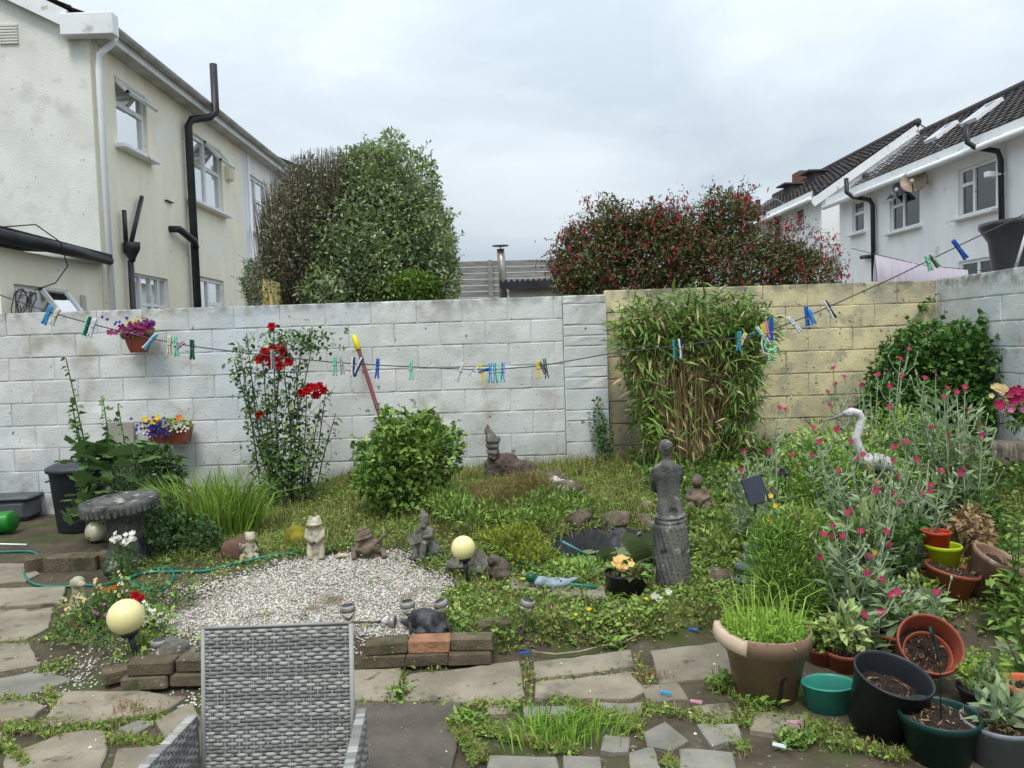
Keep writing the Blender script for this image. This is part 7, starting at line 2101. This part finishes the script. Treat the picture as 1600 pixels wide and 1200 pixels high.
potplant(G(1335, 1058) + Vector((0, .09, .08)), 'variegated cream and green leaves in the low terracotta pot', 120, .06, .032, ML_VARI, .6, .09, .22)
potplant(G(1300, 1050) + Vector((0, .1, .07)), 'dark green lobed weeds in the small terracotta pot', 160, .04, .03, ML_BUSH, .4, .09, .14)
potplant(G(1420, 1030) + Vector((0, .12, .1)), 'woolly silver-leaved plant in the wide terracotta bowl', 120, .1, .03, ML_SILV, .7, .12, .2)
potplant(G(1580, 1212) + Vector((.02, .1, .13)), 'young sage with long grey-green leaves in the grey pot', 34, .11, .035, ML_SILV, .9, .05, .1)
potplant(G(1562, 1118) + Vector((-.03, .05, .09)), 'mixed small weeds in the low black pot', 300, .03, .014, ML_WEED, .5, .1, .1)
potplant(lp_ + Vector((.05, .18, .0)), 'pale green low plant behind the lime bowl', 400, .022, .014, ML_LIGHT, .5, .14, .1)
potplant(yp + Vector((-.02, .1, .26)), 'dark succulent leaves on the red-orange pot', 60, .05, .03, ML_IVY, .4, .07, .07)
# primula pot
o = empty('primula', kp + Vector((0, 0, .1)), 0, 'yellow and pink primula blooms in the black pond pot', 'flower')
k = 70; Pn, Dn = blob_points([((.01, -.01, .03), (.12, .11, .04))], k, .8); link('leaves', leaf_mesh('leaves', Pn, unit(Dn + rdir(k) * .5), .05, .04, ML_BUSH, .1, .2), o)
me = flower_mesh('flower', pm('petal_primula', lin(244, 224, 130), lin(236, 190, 130), 25, .6, island=.2, trans=.2), .018, 5, .2)
for q in blob_points([((-.02, -.02, .075), (.055, .05, .04))], 34, .9)[0]: put_flower(me, o, q, (random.gauss(0, .4), -.8, .9))
# pond plants: lily pads and marginals
o = empty('water_lily', Vector((POND_C[0], POND_C[1], WATER_Z)), 0, 'round bronze-green lily leaves floating on the pond', 'water lily')
b = MB(); vs = [(0, 0, .002)] + [(math.cos(a), math.sin(a), .012 * math.sin(3 * a)) for a in np.linspace(.25, 2 * PI - .05, 16)]
b.add(vs, [(0, i, i + 1) for i in range(1, 16)], True); pad = b.mesh('lily_pad', leafm('lily_leaf', lin(150, 164, 116), lin(112, 122, 88), .2, .1, .3))
for i in range(60):
    a = random.uniform(0, 2 * PI); q = math.sqrt(random.random()) * .92
    x, y = q * POND_R[0] * math.cos(a), q * POND_R[1] * math.sin(a); s_ = random.uniform(.045, .085)
    l_ = link('lily_pad', pad, o, (x, y, .008 + random.uniform(0, .012)), (random.uniform(-.12, .12), random.uniform(-.12, .12), random.uniform(0, 6))); l_.scale = (s_, s_, s_)
for i in range(16):
    l_ = link('lily_pad', pad, o, (random.uniform(-.2, .45), random.uniform(-.2, .15), random.uniform(.05, .12)), (random.uniform(-1.2, -.5), random.uniform(-.4, .4), random.uniform(-.6, .6))); s_ = random.uniform(.06, .085); l_.scale = (s_, s_ * 1.2, s_)
shrub('marginal_plant', 'light green trailing pond plant at the near left of the water', 'plant', (.42, 4.72, WATER_Z), [((.38, 4.78, .12), (.16, .18, .06)), ((.3, 4.62, .16), (.12, .1, .05))], 380, .05, .018, ML_FERN, .6, .5, 16, M_STEMG, .003)
shrub('fern', 'yellow-green fern fronds on the bank beside the globe lamp', 'fern', (-.05, 5.0, gz(-.05, 5.0)), [((-.05, 5.05, gz(-.05, 5.05) + .09), (.22, .2, .08)), ((.1, 4.8, .2), (.15, .12, .06))], 900, .06, .014, leafm('fern_leaf', lin(150, 160, 50), lin(108, 122, 40)), .4, .4, 14, M_STEMG, .003)

# ---- grass, weeds and dry mound cover


def ok_ground(x, y):
    if not (-3.3 < x < 4.2 and 3.2 < y < 7.5): return False
    if pond_q(x, y) < 1.12: return False
    return True


def scatter(n_, fn):
    o = []
    while len(o) < n_:
        x, y = random.uniform(-3.3, 4.2), random.uniform(3.3, 7.5)
        if ok_ground(x, y) and random.random() < fn(x, y): o.append((x, y, gz(x, y) - .003))
    return np.array(o)


def mound_k(x, y): return math.exp(-(((x + .12) / .3) ** 2 + ((y - 6.0) / .32) ** 2))


def lawn_w(x, y):
    r = raise_k(x, y)
    if r < .06: return 0
    g = gravel_k(x, y)
    if g < 1.0: return .012
    if x < -1.5 and y < 5.2: return .10
    w = 1.0 if (-.65 < x < 1.8 and y < 4.7) else .42
    if r < .9 and -.2 < x < 1.7: w = 1.6
    patchy = .5 + .5 * math.sin(4.1 * x + 1.3) * math.sin(3.7 * y + .5)
    return w * (.45 + .55 * patchy) * (1 - .8 * mound_k(x, y))


B_ = scatter(76000, lawn_w); k = len(B_)
hg = rng.uniform(.018, .055, k) * (1 + .9 * (B_[:, 1] > 5.2)) * np.where(rng.uniform(size=k) < .08, 2.0, 1.0)
gr_ = link('grass', blade_mesh('grass', B_, hg, rng.normal(0, .5, (k, 2)), rng.uniform(.003, .006, k), [ML_GRASS, ML_DRY], mi=(rng.uniform(size=k) < .2).astype(int)))
tag(gr_, 'rough lawn grass round the pond and on the mound', 'grass', None, 'stuff')
B_ = scatter(40000, lambda x, y: lawn_w(x, y) * (.35 + .65 * (math.sin(6.3 * x - 2 * y) * math.sin(5.1 * y + x) > 0))); k = len(B_); B_[:, 2] += rng.uniform(.005, .05, k)
wd_ = link('weeds', leaf_mesh('weeds', B_, unit(rdir(k) * np.array([[1, 1, .35]]) + np.array([[0, 0, .25]])), rng.uniform(.015, .045, k), rng.uniform(.010, .026, k), [ML_WEED, ML_BUSH, ML_LIGHT], mi=rng.choice(3, k, p=[.6, .25, .15])))
tag(wd_, 'clover and low weeds growing through the lawn', 'weeds', None, 'stuff')
B_ = scatter(5200, lambda x, y: mound_k(x, y)); k = len(B_)
dg = link('dry_grass', blade_mesh('dry_grass', B_, rng.uniform(.05, .15, k), np.stack([rng.normal(.2, .5, k), rng.normal(-.7, .4, k)], 1), .004, [ML_DRY, ML_GRASS], mi=(rng.uniform(size=k) < .35).astype(int)))
tag(dg, 'reddish dry grass hanging over the mound below the log', 'grass', None, 'stuff')
# taller growth along the foot of the wall
B_ = np.array([(x, y, gz(x, y)) for x, y in [(random.uniform(-1.7, 4.1), random.uniform(6.9, 7.5)) for _ in range(5200)]]); k = len(B_)
tg = link('tall_grass', blade_mesh('tall_grass', B_, rng.uniform(.05, .17, k), rng.normal(0, .45, (k, 2)), .006, [ML_GRASS, ML_DRY], mi=(rng.uniform(size=k) < .3).astype(int))); tag(tg, 'taller tangled grass along the foot of the walls', 'grass', None, 'stuff')
k = 7000; xx = rng.uniform(1.1, 4.1, k); yy = rng.uniform(5.6, 7.5, k); B_ = np.array([(x, y, gz(x, y) + random.uniform(.0, .12)) for x, y in zip(xx, yy)])
iv = link('ground_cover', leaf_mesh('ground_cover', B_, unit(rdir(k) + np.array([[0, -.2, .5]])), rng.uniform(.03, .07, k), rng.uniform(.02, .045, k), [ML_IVY, ML_WEED], mi=(rng.uniform(size=k) < .5).astype(int))); tag(iv, 'leafy green ground cover below the yellow wall', 'ground cover', None, 'stuff')

# ---- tufts and moss in the paving joints
joints = [(822, 1040, 826, 1100, 5), (632, 1052, 626, 1098, 4), (838, 1069, 985, 1053, 5), (995, 1030, 1015, 1075, 5), (540, 1102, 720, 1102, 6), (725, 1110, 740, 1200, 22), (740, 1140, 900, 1180, 60), (860, 1100, 1000, 1140, 45), (1000, 1110, 1180, 1135, 26),
          (1040, 1190, 1060, 1210, 6), (1080, 1120, 1170, 1180, 18), (0, 1100, 60, 1100, 10), (60, 1150, 230, 1130, 30), (0, 1145, 110, 1135, 26), (75, 1085, 90, 1110, 14), (0, 1012, 60, 1008, 6), (170, 1160, 300, 1170, 26), (1130, 1060, 1160, 1100, 12), (1160, 1120, 1330, 1150, 34), (1250, 1150, 1420, 1190, 26),
          (200, 1110, 260, 1128, 10), (700, 1140, 760, 1190, 34), (0, 1160, 40, 1200, 20), (120, 1040, 60, 1050, 10), (960, 1125, 1000, 1150, 14), (740, 1105, 830, 1110, 12), (640, 1040, 700, 1045, 5)]
Bg = []; Bw = []
for x0, y0, x1, y1, d in joints:
    for _ in range(d * 26):
        t = random.random(); p = P(lerp(x0, x1, t) + random.gauss(0, 5), lerp(y0, y1, t) + random.gauss(0, 5), 0)
        (Bg if random.random() < .7 else Bw).append((p.x, p.y, .004))
Bg = np.array(Bg); k = len(Bg)
o = link('joint_grass', blade_mesh('joint_grass', Bg, rng.uniform(.012, .05, k), rng.normal(0, .55, (k, 2)), rng.uniform(.002, .0045, k), [ML_GRASS, ML_DRY], mi=(rng.uniform(size=k) < .3).astype(int))); tag(o, 'grass and moss growing in the joints of the paving', 'grass', None, 'stuff')
Bw = np.array(Bw); k = len(Bw)
o = link('joint_weeds', leaf_mesh('joint_weeds', Bw + np.array([[0, 0, .012]]), unit(rdir(k) * np.array([[1, 1, .4]]) + np.array([[0, 0, .35]])), rng.uniform(.012, .035, k), rng.uniform(.008, .02, k), [ML_WEED, ML_BUSH], mi=(rng.uniform(size=k) < .4).astype(int))); tag(o, 'small broad-leaved weeds between the paving slabs', 'weeds', None, 'stuff')


def tuft(px_, py_, n_, h_, label, mat=ML_GRASS, w_=.005, sp=.07):
    c_ = G(px_, py_); o = empty('grass_tuft', c_, 0, label, 'grass tuft'); B_ = np.stack([rng.normal(0, sp, n_), rng.normal(0, sp * .6, n_), np.full(n_, -.004)], 1)
    _ = link('blades', blade_mesh('blades', B_, rng.uniform(.4, 1, n_) * h_, np.stack([B_[:, 0] * 3 + rng.normal(0, .35, n_), rng.normal(0, .35, n_)], 1), w_, mat), o); _['kind'] = 'stuff'


tuft(880, 1150, 420, .13, 'bright green grass tuft growing among the slate pieces', ML_SWORD, .006, .11)
tuft(960, 1125, 160, .08, 'small grass tuft between the slates and the path', ML_GRASS, .004, .08)
tuft(1020, 1060, 130, .06, 'dry grass tuft in the gap between two big slabs', ML_DRY, .004, .05)
tuft(825, 1062, 140, .045, 'dry grass tuft in the upright joint of the path', ML_DRY, .004, .04)
tuft(205, 1118, 130, .09, 'dry grass tuft on the paving left of the chair', ML_DRY, .004, .06)
tuft(225, 1010, 90, .12, 'long grass tuft around the spike of the yellowed globe', ML_GRASS, .005, .06)
tuft(1142, 1082, 90, .08, 'grass tuft at the foot of the taupe pot', ML_GRASS, .005, .06)
for (px_, py_, n_, lb) in ((627, 1092, 60, 'small weed in the joint below the stacked bricks'), (662, 1035, 50, 'small weed growing at the foot of the orange brick'), (1190, 1110, 130, 'leafy weed beside the cracked taupe pot'), (1240, 1165, 120, 'dandelion-like weed on the soil by the black bucket'), (1130, 1075, 120, 'leafy weed at the path edge by the taupe pot'), (730, 1135, 220, 'clover patch beside the dark slab'), (960, 1012, 160, 'leafy weeds on the grass bank over the path')):
    c_ = G(px_, py_); o = empty('weed', c_, 0, lb, 'weed'); n2 = n_
    link('leaves', leaf_mesh('leaves', np.stack([rng.normal(0, .035, n2), rng.normal(0, .03, n2), rng.uniform(.0, .05, n2)], 1), unit(rdir(n2) * np.array([[1, 1, .4]]) + np.array([[0, 0, .5]])), rng.uniform(.02, .05, n2), rng.uniform(.01, .022, n2), ML_BUSH), o)
    stems_mb([([Vector((0, 0, -.01)), Vector((random.gauss(0, .03), random.gauss(0, .03), .05))], .002, .001) for _ in range(8)], 4).build('stems', M_STEMG, o)
# lawn flowers
me = flower_mesh('buttercup', F_YEL, .011, 5, .3)
for i, (px_, py_) in enumerate(((900, 978), (922, 966), (920, 967), (958, 930), (1010, 950), (252, 800), (308, 808), (1165, 700), (1190, 680))):
    c_ = G(px_, py_, .0); o = empty('buttercup', c_, 0, ['buttercup on the grass bank above the stick', 'paired buttercup below the black pond pot', 'second of the paired buttercups below the black pond pot', 'yellow flower at the foot of the black pond pot', 'buttercup by the foot of the draped statue', 'yellow flower low among the sword leaves', 'tall yellow flower standing before the sword leaves', 'yellow flower in the ground cover below the bamboo', 'yellow flower at the foot of the yellow wall'][i], 'flower', 'buttercups'); put_flower(me, o, (0, 0, .05), (0, -.5, 1)); stems_mb([([Vector((0, 0, -.01)), Vector((0, 0, .05))], .0015, .001)], 4).build('stem', M_STEMG, o)
me = flower_mesh('petal_flower', F_WHITE, .022, 5, .5)
for i, (px_, py_) in enumerate(((1022, 945), (1028, 948), (1044, 938))):
    c_ = G(px_, py_); o = empty('bindweed_flower', c_, 0, ['white bindweed flower touching another, by the round stone disc', 'white bindweed flower beside the one by the stone disc', 'white bindweed flower nearest the foot of the draped statue'][i], 'flower', 'white bindweed flowers'); put_flower(me, o, (0, 0, .045), (.2, -.8, .6)); stems_mb([([Vector((0, 0, -.01)), Vector((0, 0, .05))], .0018, .001)], 4).build('stem', M_STEMG, o)
# fallen petals and stray chips on the paving
k = 160; B_ = np.array([[*P(random.uniform(0, 1160), random.uniform(900, 1195), 0)[:2], .03] for _ in range(k)])
o = link('fallen_petals', leaf_mesh('fallen_petals', B_, rdir(k) * np.array([[1, 1, .1]]), rng.uniform(.006, .02, k), rng.uniform(.005, .012, k), [F_WHITE, ML_DRY], mi=(rng.uniform(size=k) < .6).astype(int))); tag(o, 'scattered petals and dry leaf bits on the paving', 'litter', None, 'stuff')
